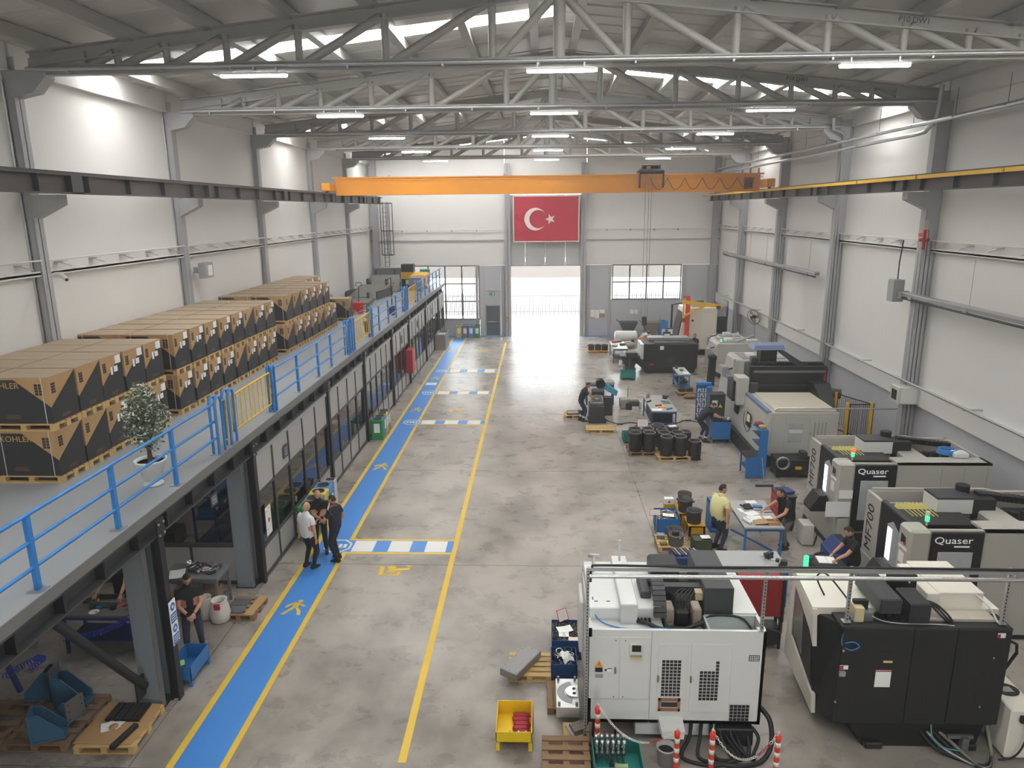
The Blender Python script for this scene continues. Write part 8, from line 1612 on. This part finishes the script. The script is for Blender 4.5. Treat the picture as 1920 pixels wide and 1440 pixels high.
        for sd in 'RL':
            a, kn = J['an' + sd], J['kn' + sd]; g = MB(); fw = V((.12 if sd == 'R' else -.12, 1, 0)).normalized(); g.X = Matrix.Translation((a.x, a.y, 0)) @ Matrix.Rotation(math.atan2(-fw.x, fw.y), 4, 'Z')
            g.hull([(-.045, -.085, 0), (.045, -.085, 0), (.05, .1, 0), (.03, .19, 0), (-.03, .19, 0), (-.05, .1, 0)], [(-.042, -.08, .06), (.042, -.08, .06), (.044, .08, .06), (.026, .17, .045), (-.026, .17, .045), (-.044, .08, .06)])
            g.hull([(-.04, -.075, .06), (.04, -.075, .06), (.042, .07, .06), (-.042, .07, .06)], [(-.042, -.05, .115), (.042, -.05, .115), (.04, .045, .115), (-.04, .045, .115)]); g.build('shoe', t, shoem)
            if p['stripe']:
                c = kn.lerp(a, .72); d = (a - kn).normalized(); MB().cyl(c - d * .025, c + d * .025, .068, 14).build('reflective_stripe', t, bw)
tee_b = M('black_tee', (24, 24, 27), .85, var=.1); tee_w = M('white_polo', (228, 228, 226), .85, var=.02); polo_n = M('navy_polo', (26, 32, 48), .85, var=.1); tee_y = M('yellow_tee', (226, 220, 158), .85, var=.03)
tr_b = M('black_trousers', (28, 28, 32), .85, var=.1); jean = M('dark_jeans', (44, 52, 66), .85, var=.12, sc=9); tr_g = M('grey_trousers', (104, 102, 100), .85, var=.08); tr_n = M('navy_work_trousers', (34, 46, 76), .85, var=.1)
person('bald man in a white polo and black trousers standing on the walkway edge', -5.69, 16.15, 62, 1.72, tee_w, tr_b, 'bald', 0, (.3, .0, .78), (-.3, .0, .8), ((.13, .02), (-.12, .0)), (-.15, .15), 1.06)
person('bald bearded man in a black tee facing the camera beside the recycling bins', -5.62, 16.95, -78, 1.76, tee_b, tr_b, 'bald', .03, (-.06, .24, 1.02), (.06, .22, .98), ((.11, 0), (-.12, .0)), (.1, .25), 1.02, True)
person('dark haired man in a navy polo holding a phone on the blue walkway', -5.1, 16.55, 160, 1.75, polo_n, tr_b, 'short', 0, (.22, .08, .9), (-.08, .36, 1.05), ((.1, .05), (-.1, -.06)), (.05, .3), 1.0, True)
person('man in a black tee and jeans looking down at a phone by the black post', -6.92, 12.62, -62, 1.76, tee_b, jean, 'short', .05, (.06, .32, 1.0), (-.06, .32, 1.0), ((.14, .1), (-.14, -.05)), (0, .55), 1.05, True)
person('man in a black tee bent over the dark blue workbench, head hidden by the beam', -8.78, 13.45, -90, 1.74, tee_b, tr_b, 'short', .2, (.26, .5, 1.04), (-.26, .5, 1.04), ((.12, 0), (-.12, 0)), (0, .3))
person('stout bearded man in a pale yellow tee at the end of the work table', 4.62, 17.3, 25, 1.8, tee_y, jean, 'short', .04, (.34, -.02, .8), (-.12, .42, .98), ((.12, .0), (-.13, .03)), (-.3, .15), 1.32, True)
person('young man in a black tee and grey trousers reaching over the work table', 6.42, 17.45, 188, 1.76, tee_b, tr_g, 'short', .42, (.12, .72, .98), (-.3, .48, .98), ((.1, -.05), (-.12, .08)), (0, -.1))
person('man in a black tee working at the cart beside the nearer branded machine', 7.05, 15.05, 180, 1.74, tee_b, tr_b, 'short', .22, (.14, .4, .98), (-.2, .46, 1.0), ((.1, 0), (-.1, 0)), (0, .35))
person('man in navy striped trousers bending over the bright blue tool cart', 6.18, 26.25, 12, 1.76, tee_b, tr_n, 'short', .72, (.22, .62, .98), (-.1, .62, .98), ((.11, .08), (-.1, -.06)), (0, .2), 1.0, False, True)
person('man in dark striped overalls working at the grinding machine', 1.8, 28.95, 8, 1.76, tee_b, tr_n, 'short', .4, (.14, .52, 1.02), (-.1, .52, 1.05), ((.1, .05), (-.1, -.05)), (0, .25), 1.0, False, True)
person('man in black clothes standing between the black machine and the far lathe', 8.78, 40.4, -80, 1.75, tee_b, tr_b, 'short', 0, None, None, ((.11, 0), (-.11, 0)), (.2, .1))
finish_people()
for (x, y, z, l) in ((-5.46, 16.68, 1.09, 'dark phone in the hand of the man in the navy polo'), (-6.78, 12.26, 1.03, 'dark phone in the hands of the man by the black post')): 
    t = T('phone', l, 'phone', (x, y, z), .5); MB().box((-.036, -.075, 0), (.036, .075, .01), .003).build('phone_body', t, blackp); MB().box((-.032, -.068, .0101), (.032, .068, .0112)).build('phone_screen', t, M('dark_screen'))
